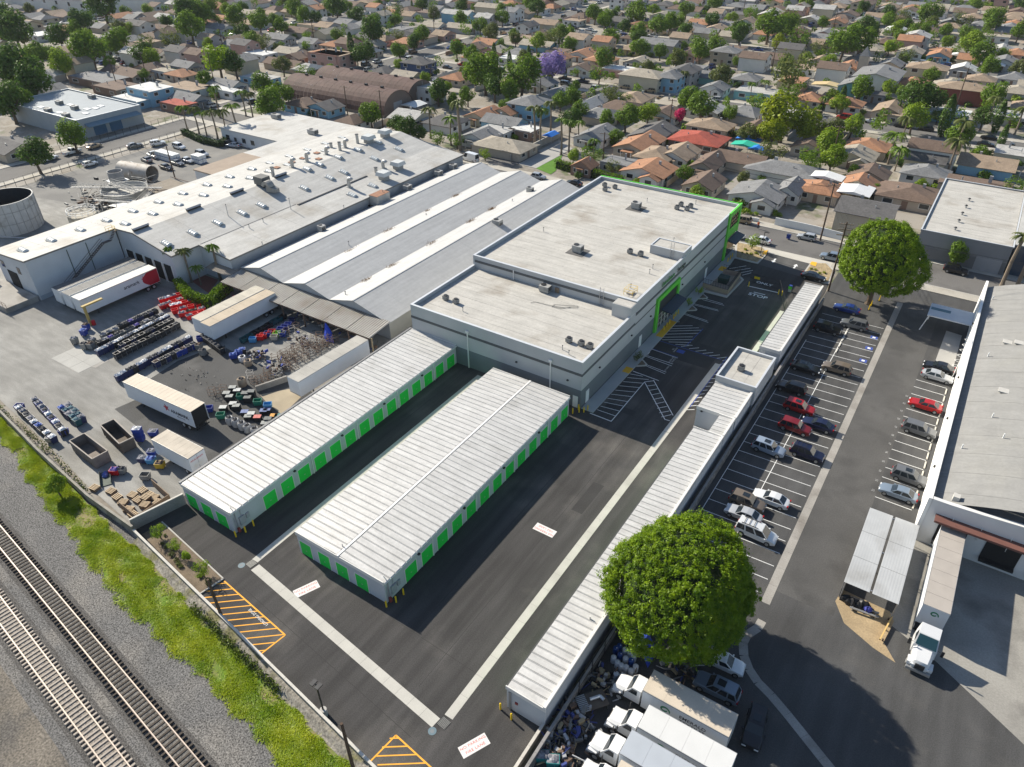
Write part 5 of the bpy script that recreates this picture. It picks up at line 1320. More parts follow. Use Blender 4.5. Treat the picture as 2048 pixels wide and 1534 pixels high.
MB().box(k1.x-2,k1.x-1.4,k1.y-1.6,k1.y+1.6,0,.5).box(k0.x+1,k0.x+1.6,k0.y-1.6,k0.y+1.6,0,.5).build('cradle',rusty,b)
b=thing('upright_cylinder','upright open grey steel cylinder beside the lying one','tank',(-191,98.5,0))
mb=MB();mb.loft([mb.ring((-191,98.5,z),r,(0,0,1),20)for z,r in((0,1.9),(5.2,1.9),(5.2,1.75),(3.5,1.75))]);mb.build('shell',M('grey_cylinder',(.33,.32,.31),.7,.15,.8),b,smooth=30)
MB().box(-193.2,-188.8,96.4,100.6,2.6,2.75).build('collar',steel,b)
r2=np.random.default_rng(5)
def scrap(name,label,c,ext,n,mats,zmax=1.6,lmax=4.0,seed=1):
	r=np.random.default_rng(seed);mb=MB()
	for i in range(n):
		p=Vector((c[0]+r.normal(0,ext[0]),c[1]+r.normal(0,ext[1]),abs(r.normal(0,zmax*.4))+.1));k=r.uniform()
		a=r.uniform(0,6.28);L=r.uniform(lmax*.25,lmax)*(1 if k<.6 else .35)
		if k<.6:mb.tube(p,p+Vector((math.cos(a)*L,math.sin(a)*L,r.normal(0,.12)*L)),r.uniform(.03,.09),5,int(r.integers(len(mats))))
		else:mb.obox(p.x,p.y,p.z,p.z+r.uniform(.1,.7)*min(1,lmax),L*.8+.05*lmax,r.uniform(.2,.8)*min(1,lmax),a,int(r.integers(len(mats))))
	return tag(mb.build(name,mats),label,'scrap',kind='stuff')
sm=[M('scrap_pale',(.45,.44,.41),.7,.15,2),M('scrap_grey',(.22,.22,.21),.7,.2,2),rusty,dark_metal]
scrap('pipework','jumble of pale pipes and frames between the tanks',(-184,91),(5,4),150,sm,3.5,6,2)
scrap('pipework','jumble of pipes and gear at the foot of the lying cylinder',(-183,98),(5,3.2),130,sm,3,5,4)
scrap('pipework','jumble of pipes by the low plant house',(-171,89),(4,4),110,sm,3,5,6)
for a,c,z in(((-190,86),(-170,98),4.8),((-176,84),(-166,88),5),((-172,96),(-165,86),4)):
	t=thing('catwalk','railed steel catwalk crossing the tank yard','catwalk',(a[0],a[1],0),group='catwalks in the tank yard')
	d=Vector(c)-Vector(a);an=math.atan2(d.y,d.x);m_=(Vector(a)+Vector(c))/2
	MB().obox(m_.x,m_.y,z,z+.12,d.length,1.0,an).build('deck',M('grating_grey',(.33,.32,.3)),t)
	mb=MB();nn=Vector((-d.y,d.x)).normalized()*.5
	for s in(-1,1):
		for zz in(.55,1.0):mb.tube((a[0]+s*nn.x,a[1]+s*nn.y,z+zz),(c[0]+s*nn.x,c[1]+s*nn.y,z+zz),.04,4)
		for i in range(int(d.length/1.5)):q=Vector(a)+d*i*1.5/d.length;mb.tube((q.x+s*nn.x,q.y+s*nn.y,z),(q.x+s*nn.x,q.y+s*nn.y,z+1),.035,4)
	mb.build('railing',M('pale_rail',(.5,.48,.44)),t)
	mb=MB()
	for f in(.1,.5,.9):q=Vector(a)+d*f;mb.tube((q.x,q.y,0),(q.x,q.y,z),.1,5)
	mb.build('leg',M('pale_rail',(.5,.48,.44)),t)
t=thing('sheet_canopy','white corrugated lean-to canopy beside the tank yard','canopy',(-171,87.5,0))
MB().hexa([(-175,86,3.0),(-168.5,86,3.9),(-168.5,91,3.9),(-175,91,3.0),(-175,86,3.1),(-168.5,86,4.0),(-168.5,91,4.0),(-175,91,3.1)]).build('roof',slatmat('white_corrugated',(.62,.62,.6),1,.4,.9,.5),t)
for x,y in((-174.6,86.4),(-174.6,90.6),(-169,86.4),(-169,90.6)):MB().tube((x,y,0),(x,y,3.1),.1,6).build('post',steel,t)
# twin quonset huts
quon_m=M('rust_red_corrugated',(.085,.042,.033),.8,.15,.3,fine=.1,fscale=2.0,col2=(.13,.072,.058),c2lo=.5,c2hi=.7,c2scale=.15)
for k,(yc,lab)in enumerate(((197.0,'near'),(213.0,'far'))):
	q=thing('quonset_hut',lab+' of the two rust-red arched quonset huts','quonset hut',(-203,yc,0),group='quonset huts')
	n=26;L=51.0-3*k;p=L/n;mb=MB()
	arc=[(math.cos(math.pi*i/14)*8.0,math.sin(math.pi*i/14)*6.6)for i in range(15)]
	for(ya_,za_),(yb2,zb2)in zip(arc,arc[1:]):mb.poly([(.03,ya_,za_+.9),(p-.03,ya_,za_+.9),(p-.03,yb2,zb2+.9),(.03,yb2,zb2+.9)])
	me=mb.mesh('roof_strip',quon_m)
	for i in range(n):link('roof_strip',me,q,(-26+i*p,0,.02*(i%2)))
	MB().box(-25.5,-26+L-.2,-7.95,7.95,0,.9).build('wall',M('quonset_base',(.22,.18,.15),.9,.15,.5),q,world=False)
	xe=-26+L-.4
	MB().poly([(xe,-7.9,0),(xe,7.9,0)]+[(xe,y,z+.9)for y,z in arc]).build('end_wall',slatmat('end_corrugated',(.17,.13,.11),1,.4,.8),q,world=False)
	MB().box(xe,xe+.08,-2.2,2.2,0,3.8).build('door',M('end_door',(.3,.3,.31),.7,.1,1),q,world=False)
	for i in range(6):MB().box(-20+i*7.5,-19+i*7.5,-.4,.4,7.4,8.1).build('ridge_vent',dark_metal,q,world=False)
# pale blue industrial building at the left
b=thing('blue_industrial_building','pale blue block building with flat roof and blue roller doors','building',(-262,131,0))
pb=M('pale_blue_wall',(.33,.36,.38),.85,.06,.4)
MB().box(-287,-243.6,118.8,141.2,0,5.6).build('wall',pb,b)
flat_roof(b,-286.6,-244,119.2,140.8,5.4,6)
parapet(b,-287,-243.6,118.8,141.2,5.6,5.95,.3,pb,cap_white)
for y in(123.5,129):MB().box(-243.6,-243.5,y,y+4.2,0,3.6).build('roller_door',slatmat('blue_roller',(.04,.12,.22),2,.25,.6),b)
MB().hexa([(-243.5,121,4.0),(-241.2,121,3.5),(-241.2,139.5,3.5),(-243.5,139.5,4.0),(-243.5,121,4.4),(-241.2,121,3.7),(-241.2,139.5,3.7),(-243.5,139.5,4.4)]).build('awning',M('slate_blue_awning',(.16,.24,.30),.6,.08,1),b)
for i,p in enumerate([(-273.01,119.58),(-270.64,122.32),(-270.51,128.41),(-265.01,129.17),(-250.12,125.79),(-253.3,131.26),(-254.52,133.83),(-258.39,121.89),(-254.72,129.12)]):
	t=thing('roof_skylight','flat white skylight on the pale blue building','skylight',(p[0],p[1],5.42),group='skylights on the pale blue building')
	MB().box(-1.3,1.3,-.8,.8,0,.25).build('kerb_frame',flash_m,t,world=False);MB().box(-1.2,1.2,-.7,.7,.25,.38).build('pane',white_m,t,world=False)
for i,p in enumerate([(-262.59,120.51),(-251.41,120.2),(-269.13,127.93),(-267.32,138.51),(-258.16,126.99)]):rtu(p[0],p[1],5.42,'dark rooftop unit on the pale blue building',2.2,1.8,1.4,False,group='units on the pale blue building')
# white industrial block in the far top-left corner
b=thing('white_industrial_building','long white industrial building in the far top left corner','building',(-560,290,0))
MB().box(-600,-470,262,330,0,9).build('wall',M('white_industrial',(.6,.6,.58),.85,.06,.3),b)
MB().box(-600.5,-469.5,261.5,330.5,9,9.4).build('roof',wh_roof,b)
for i in range(9):MB().box(-596+i*14,-594+i*14,261.8,261.98,5,7).build('window',glass,b)

# ================================================================ vehicles
def paintm(name,col,rough=.28,metal=.25):return M('car_'+name,col,rough,.02,.5,metal=metal,spec=.5,coat=.6)
PAINT={k:paintm(k,v)for k,v in dict(white=(.78,.78,.76),black=(.012,.012,.014),silver=(.46,.47,.48),grey=(.15,.155,.16),red=(.42,.012,.012),darkred=(.22,.01,.012),blue=(.018,.05,.24),navy=(.012,.016,.05),
		 steel=(.20,.25,.31),bronze=(.19,.15,.11),teal=(.05,.12,.15),gold=(.35,.27,.17),lightblue=(.30,.36,.44)).items()}
tyre_m=M('tyre',(.02,.02,.02),.85,0);rim_m=M('rim',(.42,.43,.44),.35,0,metal=.8)
head_m=M('headlamp',(.75,.76,.76),.15,0,spec=.7);tail_m=M('taillamp',(.35,.01,.01),.25,0)
trim_m=M('car_trim',(.025,.025,.027),.6,0)
SPEC={
 'sedan':(4.75,1.84,[(-2.37,.55),(-2.3,.86),(-2.0,.97),(-1.5,1.0),(1.0,.95),(1.9,.84),(2.25,.7),(2.37,.5)],(-1.85,1.05),(-1.1,.25),1.45),
 'suv':(4.65,1.88,[(-2.32,.6),(-2.26,.95),(-2.1,1.06),(1.0,1.05),(1.85,.98),(2.2,.85),(2.32,.55)],(-2.2,1.1),(-1.85,.35),1.72),
 'hatch':(4.2,1.78,[(-2.1,.55),(-2.04,.9),(-1.9,.98),(.9,.96),(1.7,.86),(2.0,.7),(2.1,.5)],(-2.0,1.0),(-1.6,.2),1.5),
 'van':(5.1,1.98,[(-2.55,.55),(-2.5,1.0),(-2.4,1.1),(1.4,1.08),(2.1,.95),(2.45,.75),(2.55,.5)],(-2.45,1.6),(-2.3,.7),1.9),
 'pickup':(5.6,1.95,[(-2.8,.6),(-2.75,1.0),(-2.7,1.05),(1.2,1.05),(2.2,1.0),(2.7,.85),(2.8,.55)],(-.75,1.3),(-.45,.55),1.8),
 'truckvan':(5.9,2.05,[(-2.95,.5),(-2.9,1.2),(1.6,1.2),(2.4,1.0),(2.85,.8),(2.95,.5)],(-2.9,2.0),(-2.85,1.2),2.5)}
def car_shapes(kind):
	L,W,prof,(a,b),(c,d),zr=SPEC[kind];w=W/2
	body=MB();rings=[]
	for x,zt in prof:
		k=1-.16*max(0,abs(x)/(L/2)-.72)/.28;zb=.24+.12*max(0,abs(x)/(L/2)-.8)/.2
		zs=zb+(zt-zb)*.55
		rings.append([(x,s*w*k*f,z)for s,seq in((1,((.9,zb),(1,zb+.12),(1,zs),(.96,zt-.05),(.86,zt))),(-1,((.86,zt),(.96,zt-.05),(1,zs),(1,zb+.12),(.9,zb))))for f,z in seq])
	body.loft(rings)
	zbl=max(z for _,z in prof)-.06;wb,wt=w*.9,w*(.7 if kind=='sedan' else .76)
	gh=[(b,-wb,zbl-.08),(b,wb,zbl-.08),(a,wb,zbl),(a,-wb,zbl)]
	gt=[(d,-wt,zr-.03),(d,wt,zr-.03),(c,wt,zr),(c,-wt,zr)]
	body.hexa(gh+gt)
	m=(c+d)/2
	body.poly([(d,-wt,zr-.025),(d,wt,zr-.025),(m,wt*.96,zr+.05),(m,-wt*.96,zr+.05)]).poly([(m,-wt*.96,zr+.05),(m,wt*.96,zr+.05),(c,wt,zr+.005),(c,-wt,zr+.005)])
	body.poly([(d,-wt,zr-.02),(m,-wt*.96,zr+.05),(c,-wt,zr)]).poly([(d,wt,zr-.02),(c,wt,zr),(m,wt*.96,zr+.05)])
	if kind=='pickup':
		body.box(-2.65,-.85,-w*.8,w*.8,1.0,1.075,1)
	def pan(q,inset,out):
		q=[Vector(p)for p in q];cc=sum(q,Vector())/4;n=(q[1]-q[0]).cross(q[3]-q[0]).normalized()
		if n.dot(cc-Vector((0,0,zbl*.6)))<0:n=-n
		return[tuple(cc+(p-cc)*inset+n*out)for p in q]
	ws=MB().poly(pan([gh[0],gh[1],gt[1],gt[0]],.9,.012));rw=MB().poly(pan([gh[3],gh[2],gt[2],gt[3]],.86,.012)[::-1])
	sides=[]
	for s in(1,-1):
		i0,i1=(1,2)if s>0 else(0,3)
		lo0,lo1,hi0,hi1=Vector(gh[i0]),Vector(gh[i1]),Vector(gt[i0]),Vector(gt[i1]);mb=MB()
		n=1 if kind in('pickup','truckvan')else 2 if kind in('sedan','hatch')else 3
		cuts=[0,.47,1]if n==2 else[0,1]if n==1 else[0,.36,.7,1]
		if kind=='truckvan':cuts=[0,.3]
		for u,v in zip(cuts,cuts[1:]):
			q=[lo0.lerp(lo1,u),lo0.lerp(lo1,v),hi0.lerp(hi1,v),hi0.lerp(hi1,u)]
			p=pan(q,.84,.012);mb.poly(p if s>0 else p[::-1])
		sides.append(mb)
	hl=[MB().box(L/2-.16,L/2-.02,s*w*.62-.2,s*w*.62+.2,.58,.72)for s in(1,-1)]
	tl=[MB().box(-L/2-.01,-L/2+.14,s*w*.72-.16,s*w*.72+.16,.72,.95)for s in(1,-1)]
	R0=.34 if kind not in('pickup','van','truckvan','suv')else .37
	wh=MB();wh.loft([wh.ring((0,y,0),R0*f,(0,1,0),14)for y,f in((-.11,.92),(-.09,1),(.09,1),(.11,.92))])
	rm=MB();rm.loft([rm.ring((0,y,0),R0*.62,(0,1,0),10)for y in(-.118,.118)])
	wp=[(x*L*.5*.63+(.03 if x>0 else-.0),s*(w-.1),R0)for x in(1,-1)for s in(1,-1)]
	mir=[MB().box(b-.42,b-.25,s*(w+.08)-.09,s*(w+.08)+.09,zbl-.02,zbl+.12)for s in(1,-1)]
	return dict(body=body,ws=ws,rw=rw,sides=sides,hl=hl,tl=tl,wh=wh,rm=rm,wp=wp,mir=mir)
CARS={}
def car(kind,color,loc,rot,label,group=None,name=None,roof_extra=None):
	"""front points along +x of the car"""
	if kind not in CARS:
		s=car_shapes(kind)
		CARS[kind]=dict(body=s['body'].mesh('body',[PAINT['white'],trim_m],28),ws=s['ws'].mesh('windscreen',glass),rw=s['rw'].mesh('rear_window',glass),sides=[m.mesh('side_windows',glass)for m in s['sides']],
						  hl=[m.mesh('headlight',head_m)for m in s['hl']],tl=[m.mesh('taillight',tail_m)for m in s['tl']],wh=s['wh'].mesh('wheel',tyre_m,40),rm=s['rm'].mesh('rim',rim_m),wp=s['wp'],mir=[m.mesh('mirror',PAINT['white'])for m in s['mir']])
	k=CARS[kind]
	t=thing(name or{'sedan':'sedan_car','suv':'suv_car','hatch':'hatchback_car','van':'minivan','pickup':'pickup_truck','truckvan':'cargo_van'}[kind],label,{'pickup':'pickup','van':'van','truckvan':'van'}.get(kind,'car'),loc,rot,group)
	o=link('body',k['body'],t);paint(o,0,PAINT[color])
	link('windscreen',k['ws'],t);link('rear_window',k['rw'],t)
	for m in k['sides']:link('side_windows',m,t)
	for m in k['hl']:link('headlight',m,t)
	for m in k['tl']:link('taillight',m,t)
	for m in k['mir']:paint(link('mirror',m,t),0,PAINT[color])
	for p in k['wp']:link('rim',k['rm'],link('wheel',k['wh'],t,p))
	if roof_extra:roof_extra(t,kind)
	return t
def sunroof(t,kind):
	z=SPEC[kind][5];MB().box(-.75,.05,-.38,.38,z+.03,z+.058).build('sunroof',glass,t,world=False)
def rack(t,kind):
	z=SPEC[kind][5];mb=MB()
	for s in(-1,1):mb.box(-1.9,.2,s*.6-.03,s*.6+.03,z+.06,z+.12)
	for x in(-1.6,-1.0,-.4):mb.box(x-.03,x+.03,-.6,.6,z+.1,z+.14)
	mb.build('roof_rack',trim_m,t,world=False)
PI=math.pi
near=[(-14.7,102.7,'suv','black',3.14,'black wagon facing the wall below the office block',None),(-12.2,98.1,'suv','red',0.0,'red crossover with sunroof, upper of the two reds','s'),(-11.4,92.9,'suv','darkred',0.0,'darker red crossover, lower of the two reds',None),(-8.7,95.4,'sedan','navy',3.14,'navy hatchback parked right beside the red crossovers',None),(-13.2,86.0,'suv','lightblue',0.0,'pale blue crossover with panoramic roof','s'),(-8.3,87.9,'suv','navy',0.0,'navy crossover with roof rails and teal windscreen','r'),(-12.2,73.7,'suv','bronze',0.0,'dark bronze boxy wagon left of the white sedan','s'),(-9.8,76.0,'sedan','white',3.14,'white sedan facing the wall in the middle of the car park',None),(-11.9,71.3,'sedan','silver',3.14,'silver sedan next to the white minivan',None),(-9.5,69.0,'van','white',0.0,'white minivan with roof rack above the big tree','r'),(4.3,118.9,'sedan','silver',0.0,'silver sedan nearest the street in the right-hand row',None),(3.9,109.3,'sedan','red',3.14,'bright red coupe with black roof by the arched warehouse','b'),(4.1,102.2,'suv','grey',0.0,'grey crossover alone in the right-hand row',None),(4.7,90.3,'suv','grey',0.0,'dark grey crossover at the end of the right-hand row','s'),(4.0,86.3,'sedan','steel',3.14,'slate-blue large sedan nearest the carport',None)]
near+=[(-13.3,134.3,'sedan','blue',3.14,'bright blue hatchback nearest the far tree shadow',None),(-14.5,124.8,'suv','black',0.0,'black crossover right behind the narrow storage row',None),(-10.8,128.9,'suv','grey',3.14,'dark grey wagon beside the black crossover',None),(-14.4,109.9,'sedan','black',0.0,'black hatchback facing the aisle in the upper car park','s'),(-10.0,112.4,'suv','bronze',3.14,'grey-gold crossover in the second row of the car park',None),(4.1,121.9,'sedan','black',3.14,'black sedan at the street end of the right-hand row',None),(-36.9,156.5,'sedan','white',3.14,'white sedan parked at the near kerb of the street',None),(-28.6,163.8,'hatch','silver',3.14,'silver hatchback parked at the far kerb by the white fence',None),(-21.3,155.9,'suv','steel',3.14,'grey-blue crossover half hidden behind the pole at the kerb',None),(1.8,163.2,'suv','black',0.0,'black crossover under the small street tree',None),(-22.1,144.5,'sedan','black',0.0,'dark car behind the end of the narrow block',None)]
near+=[(-44.2,165.6,'suv','gold',3.14,'tan wagon at the far kerb beyond the green corner',None),(-42.8,156.4,'sedan','white',0.0,'white car peeking past the green corner of the main building',None)]
near+=[(-6.5,49.3,'hatch','white',.1,'white hatchback half under the big tree at the drive kerb',None),(-6.1,46.1,'suv','steel',3.16,'blue-grey crossover with sunroof beside the box trucks','s'),(-1.6,44.1,'suv','black',-1.46,'black wagon parked askew in the tree shadow near the box trucks','s')]
near+=[(-101.1,165.7,'hatch','silver',0.05,'silver car in the street behind the gabled sheds',None),(-90.4,166.4,'sedan','black',3.1,'black sedan in the street behind the main building roof',None),(-125.8,167.7,'truckvan','white',3.0,'white cargo van behind the laundry warehouse',None)]
for x,y,kind,colr,rot,lab,ex in near:
	car(kind,colr,(x,y,.02),rot,lab,'cars in the street' if y>150 else 'cars in the car park',roof_extra={'s':sunroof,'r':rack}.get(ex))
lot=[(-217.5,128.2,'suv','white',1.2,'white crossover at the fence of the staff car park'),(-208.8,129.6,'suv','white',0.0,'white crossover parked beyond the stacked white cubes'),(-208.2,120.2,'pickup','white',3.0,'white pickup left of the stacked cubes'),(-206.3,116.7,'sedan','grey',3.0,'dark sedan beside the white pickup in the staff car park'),(-203.9,108.5,'sedan','teal',3.0,'teal sedan nearest the plant house'),(-205.8,111.1,'sedan','white',3.0,'pale sedan right behind the teal sedan'),(-195.9,119.7,'sedan','grey',0.0,'dark grey sedan right of the stacked cubes'),(-195.3,122.7,'sedan','silver',0.0,'silver sedan right of the stacked cubes'),(-196.8,128.9,'suv','silver',0.0,'silver crossover alone on the right of the staff car park'),(-195.3,115.6,'sedan','black',0.0,'black sedan in front of the stacked cubes'),(-199.5,139.8,'sedan','black',3.4,'black sedan at the hedge by the office wing'),(-195.8,139.7,'sedan','lightblue',3.4,'pale blue sedan at the hedge by the office wing'),(-216.9,105.6,'hatch','white',1.5,'small white hatchback inside the road fence'),(-231.8,101.7,'pickup','white',1.7,'white pickup nearest on the left road'),(-232.2,109.0,'pickup','white',1.7,'white pickup second on the left road'),(-231.9,115.9,'sedan','gold',1.7,'beige sedan at the kerb before the pale blue building'),(-221.8,123.0,'sedan','grey',1.3,'grey saloon beside the parked motorcycles'),(-235.3,202.0,'suv','white',1.57,'white crossover parked before the left quonset end'),(-236.1,210.5,'suv','white',1.57,'white crossover second before the quonset huts'),(-236.7,221.6,'suv','silver',1.57,'silver crossover third along the quonset street'),(-346.8,193.9,'sedan','white',1.6,'white sedan parked under trees in the far left street'),(-350.2,246.5,'truckvan','white',1.6,'white cargo van parked in the far left street'),(-346.5,233.7,'sedan','silver',1.6,'silver sedan behind the far cargo van'),(-336.0,193.7,'suv','darkred',1.6,'dark red car under the far left trees'),(-343.5,176.8,'suv','black',1.6,'black car beside the far left trees')]
for x,y,kind,colr,rot,lab in lot:car(kind,colr,(x,y,.03),rot,lab,'cars in the staff car park' if x>-226 else 'cars on the left streets')
# --------------------------------------------- semi-trailers and box trucks
trl_w=M('trailer_white',(.66,.68,.70),.5,.05,.5,col2=(.55,.55,.54),c2lo=.6,c2hi=.8)
trl_roof=M('trailer_roof_tan',(.58,.50,.40),.75,.08,.5,fine=.05)
def wheelset(t,x,ys,r=.5,w=.28,single=False):
	for y in ys:
		mb=MB();mb.loft([mb.ring((0,v,0),r*f,(0,1,0),16)for v,f in((-w/2,.94),(-w/2+.03,1),(w/2-.03,1),(w/2,.94))])
		o=mb.build('wheel',tyre_m,t,world=False,smooth=40);o.location=(x,y,r)
		mb=MB();mb.loft([mb.ring((0,v,0),r*.55,(0,1,0),12)for v in(-w/2-.01,w/2+.01)])
		mb.build('rim',M('trailer_rim',(.55,.55,.54),.4,.05,2,metal=.4),o,world=False)
def trailer(label,loc,rot,L=16.0,H=4.05,body_m=None,roof_m=None,W=2.6,zb=1.1,wheels=True,open_rear=False,skirt=False,legs=True,group='semi-trailers in the yard',n=8):
	t=thing('semi_trailer',label,'trailer',loc,rot,group);w=W/2;bm=body_m or trl_w
	MB().box(-L/2,L/2,-w,-w+.06,zb,H).box(-L/2,L/2,w-.06,w,zb,H).box(L/2-.06,L/2,-w+.06,w-.06,zb,H).build('side_wall',bm,t,world=False)
	MB().box(-L/2,L/2,-w+.06,w-.06,zb,zb+.12).build('floor',dark_metal,t,world=False)
	me=MB().box(0,L/n-.025,-w,w,0,.05).mesh('roof_panel',roof_m or trl_roof)
	for i in range(n):link('roof_panel',me,t,(-L/2+i*L/n,0,H+.003*(i%2)))
	MB().box(-L/2,L/2,-w-.02,-w,H-.12,H+.06).box(-L/2,L/2,w,w+.02,H-.12,H+.06).build('top_rail',steel,t,world=False)
	if open_rear:MB().box(-L/2+.1,-L/2+.2,-w+.1,w-.1,zb,H-.1).build('interior',dark_void,t,world=False)
	else:
		for s in(-1,1):MB().box(-L/2-.03,-L/2,min(0,s*w)+.02,max(0,s*w)-.02,zb+.05,H-.05).build('rear_door',bm,t,world=False)
	MB().box(-L/2,-L/2+.1,-w*.9,w*.9,.5,.65).box(-L/2,-L/2+.1,-.7,-.6,.6,zb).box(-L/2,-L/2+.1,.6,.7,.6,zb).build('underride_guard',dark_metal,t,world=False)
	if wheels:
		for x in(-L/2+1.6,-L/2+2.9):wheelset(t,x,(-w+.3,w-.3),.5,.5)
	if legs:MB().box(L/2-2.9,L/2-2.7,-w*.7,-w*.6,0,zb).box(L/2-2.9,L/2-2.7,w*.6,w*.7,0,zb).build('landing_gear',dark_metal,t,world=False)
	if skirt:MB().box(-L/2+4,L/2-3.2,-w,-w+.04,.35,zb).build('side_skirt',bm,t,world=False)
	return t
def star_logo(t,o,s,mat,up=(0,0,1),right=(1,0,0),name='star_logo'):
	u,r=Vector(up),Vector(right);mb=MB();pts=[]
	for k in range(10):
		a=math.pi/2+k*math.pi/5+.25;rr=s if k%2==0 else s*.42
		pts.append(Vector(o)+r*rr*math.cos(a)+u*rr*math.sin(a))
	mb.poly([tuple(p)for p in pts]);return mb.build(name,mat,t,world=False)
logo_red=M('logo_red',(.45,.03,.05),.5,0);ink=M('dark_ink',(.03,.03,.045),.6,0)
# standing trailer with star and lettering, rear doors open
TA=[Vector(p)for p in[(-101.71,43.13),(-86.11,43.96),(-85.54,46.07),(-101.84,45.63)]]
ax=(TA[0]-TA[1]).normalized();c=(TA[0]+TA[1]+TA[2]+TA[3])/4
t=trailer('long tan-roofed trailer with red star standing in the yard, rear open',(c.x,c.y,.0),math.atan2(ax.y,ax.x),(TA[0]-TA[1]).length,open_rear=True,n=18)
Lh=(TA[0]-TA[1]).length/2
star_logo(t,(-Lh+5.9,1.325,2.7),.75,logo_red,(0,0,1),(-1,0,0))
lettering('ARAMARK',.85,ink,t,frame((-Lh+3.0,1.325,2.45),(-1,0,0),(0,0,1)),bold=.01)
lettering('uniform services',.28,ink,t,frame((-Lh+2.9,1.325,1.85),(-1,0,0),(0,0,1)))
# short trailer against the left block
TB=[Vector(p)for p in[(-85.95,37.23),(-77.98,37.4),(-77.38,39.7),(-86.08,39.65)]]
ax=(TB[0]-TB[1]).normalized();c=(TB[0]+TB[1]+TB[2]+TB[3])/4
t=trailer('short tan-roofed box trailer beside the blue stacked bins',(c.x,c.y,0),math.atan2(ax.y,ax.x),(TB[0]-TB[1]).length,3.6,n=8,wheels=False,roof_m=M('dusty_roof',(.50,.44,.36),.85,.15,.6))
Lh=(TB[0]-TB[1]).length/2
lettering('ARAMARK',.45,logo_red,t,frame((-Lh-.035,.1,2.9),(0,-1,0),(0,0,1)))
for y in(.5,-.2):MB().obox(0,0,0,.01,.5,.5,.785).xf(frame((-Lh-.035,y,1.9),(0,-1,0),(0,0,1))).build('hazard_placard',M('placard',(.6,.6,.58),.5,0),t,world=False)
wheelset(t,-Lh+1.6,(-1.0,1.0),.5,.4)
# three at the docks
for k,lab in enumerate(('front trailer at the docks with red and white side','middle trailer at the docks','grey-topped trailer at the docks nearest the stair wall')):
	y1=70.4;x=(-134.6,-138.0,-141.5)[k];L=16.2
	t=trailer(lab,(x+.6,y1-L/2,0),-PI/2,L,4.05,skirt=(k==0),roof_m=M('trailer_roof_pale',(.62,.60,.56),.7,.08,.5)if k==0 else M('trailer_roof_grey_shaded',(.12,.12,.118),.7,.1,.5),n=10)  # grey roofs darkened in colour to stand in for the wing's shadow
	if k==0:
		red=M('trailer_red',(.42,.012,.03),.45,.05,1)
		pts_=[(-8.05,1.31,1.15),(-8.05,1.31,4.0)]+[(-8.05+2.2+1.3*math.sin(a),1.31,4.0-2.85*(a/PI))for a in[PI*i/10 for i in range(11)]]
		MB().poly(pts_).build('red_panel',red,t,world=False)
		lettering('aramark',1.0,ink,t,frame((-2.2,1.315,2.75),(-1,0,0),(0,0,1)),bold=.012)
		star_logo(t,(-4.95,1.315,3.0),.62,logo_red,(0,0,1),(-1,0,0))
# two old trailers against the loading canopy and one by the left block
for lab,H,rm,L in(('stained pale-roofed trailer backed to the canopy beside the hedge',3.9,M('trailer_roof_stained',(.48,.44,.36),.85,.2,.5),14.5),('tan-roofed pale blue trailer backed to the canopy beside the bin row',3.9,M('trailer_roof_sand',(.47,.39,.29),.85,.12,.5),14.8)):
	c=Vector(((-108.6,0),(-105.7,0))['blue' in lab]);
	y1=76.2;t=trailer(lab,(c.x,y1-L/2,0),-PI/2,L,H,roof_m=rm,n=7)
q=[Vector(p)for p in[(-81.08,58.0),(-78.7,57.95),(-77.91,73.0),(-80.5,73.22)]]
ax=(q[0]-q[3]).normalized();c=sum(q,Vector((0,0)))/4
t=trailer('grey-roofed trailer parked along the left storage block',(c.x,c.y,0),math.atan2(ax.y,ax.x),(q[0]-q[3]).length,3.9,roof_m=M('trailer_roof_ash',(.40,.38,.34),.85,.15,.4),n=8)

cab_w=M('cab_white',(.68,.68,.68),.3,.02,1,coat=.4)
emerald=M('logo_green',(.015,.20,.09),.5,0)
def swirl(t,o,s,right,name='swirl_logo'):
	r=Vector(right);u=Vector((0,0,1));mb=MB();o=Vector(o)
	for a0,a1,r0,r1 in((-.3,3.6,1.0,.62),(3.0,6.4,.62,.5)):
		n=14
		for i in range(n):
			qa,qb=a0+(a1-a0)*i/n,a0+(a1-a0)*(i+1)/n;th=lambda f:.18+.22*math.sin(PI*f)
			fa,fb=i/n,(i+1)/n;ra,rb=r0+(r1-r0)*fa,r0+(r1-r0)*fb
			P=lambda a,rad:tuple(o+r*(s*rad*math.cos(a))+u*(s*rad*math.sin(a)))
			mb.poly([P(qa,ra),P(qb,rb),P(qb,rb-th(fb)),P(qa,ra-th(fa))])
	return mb.build(name,emerald,t,world=False)
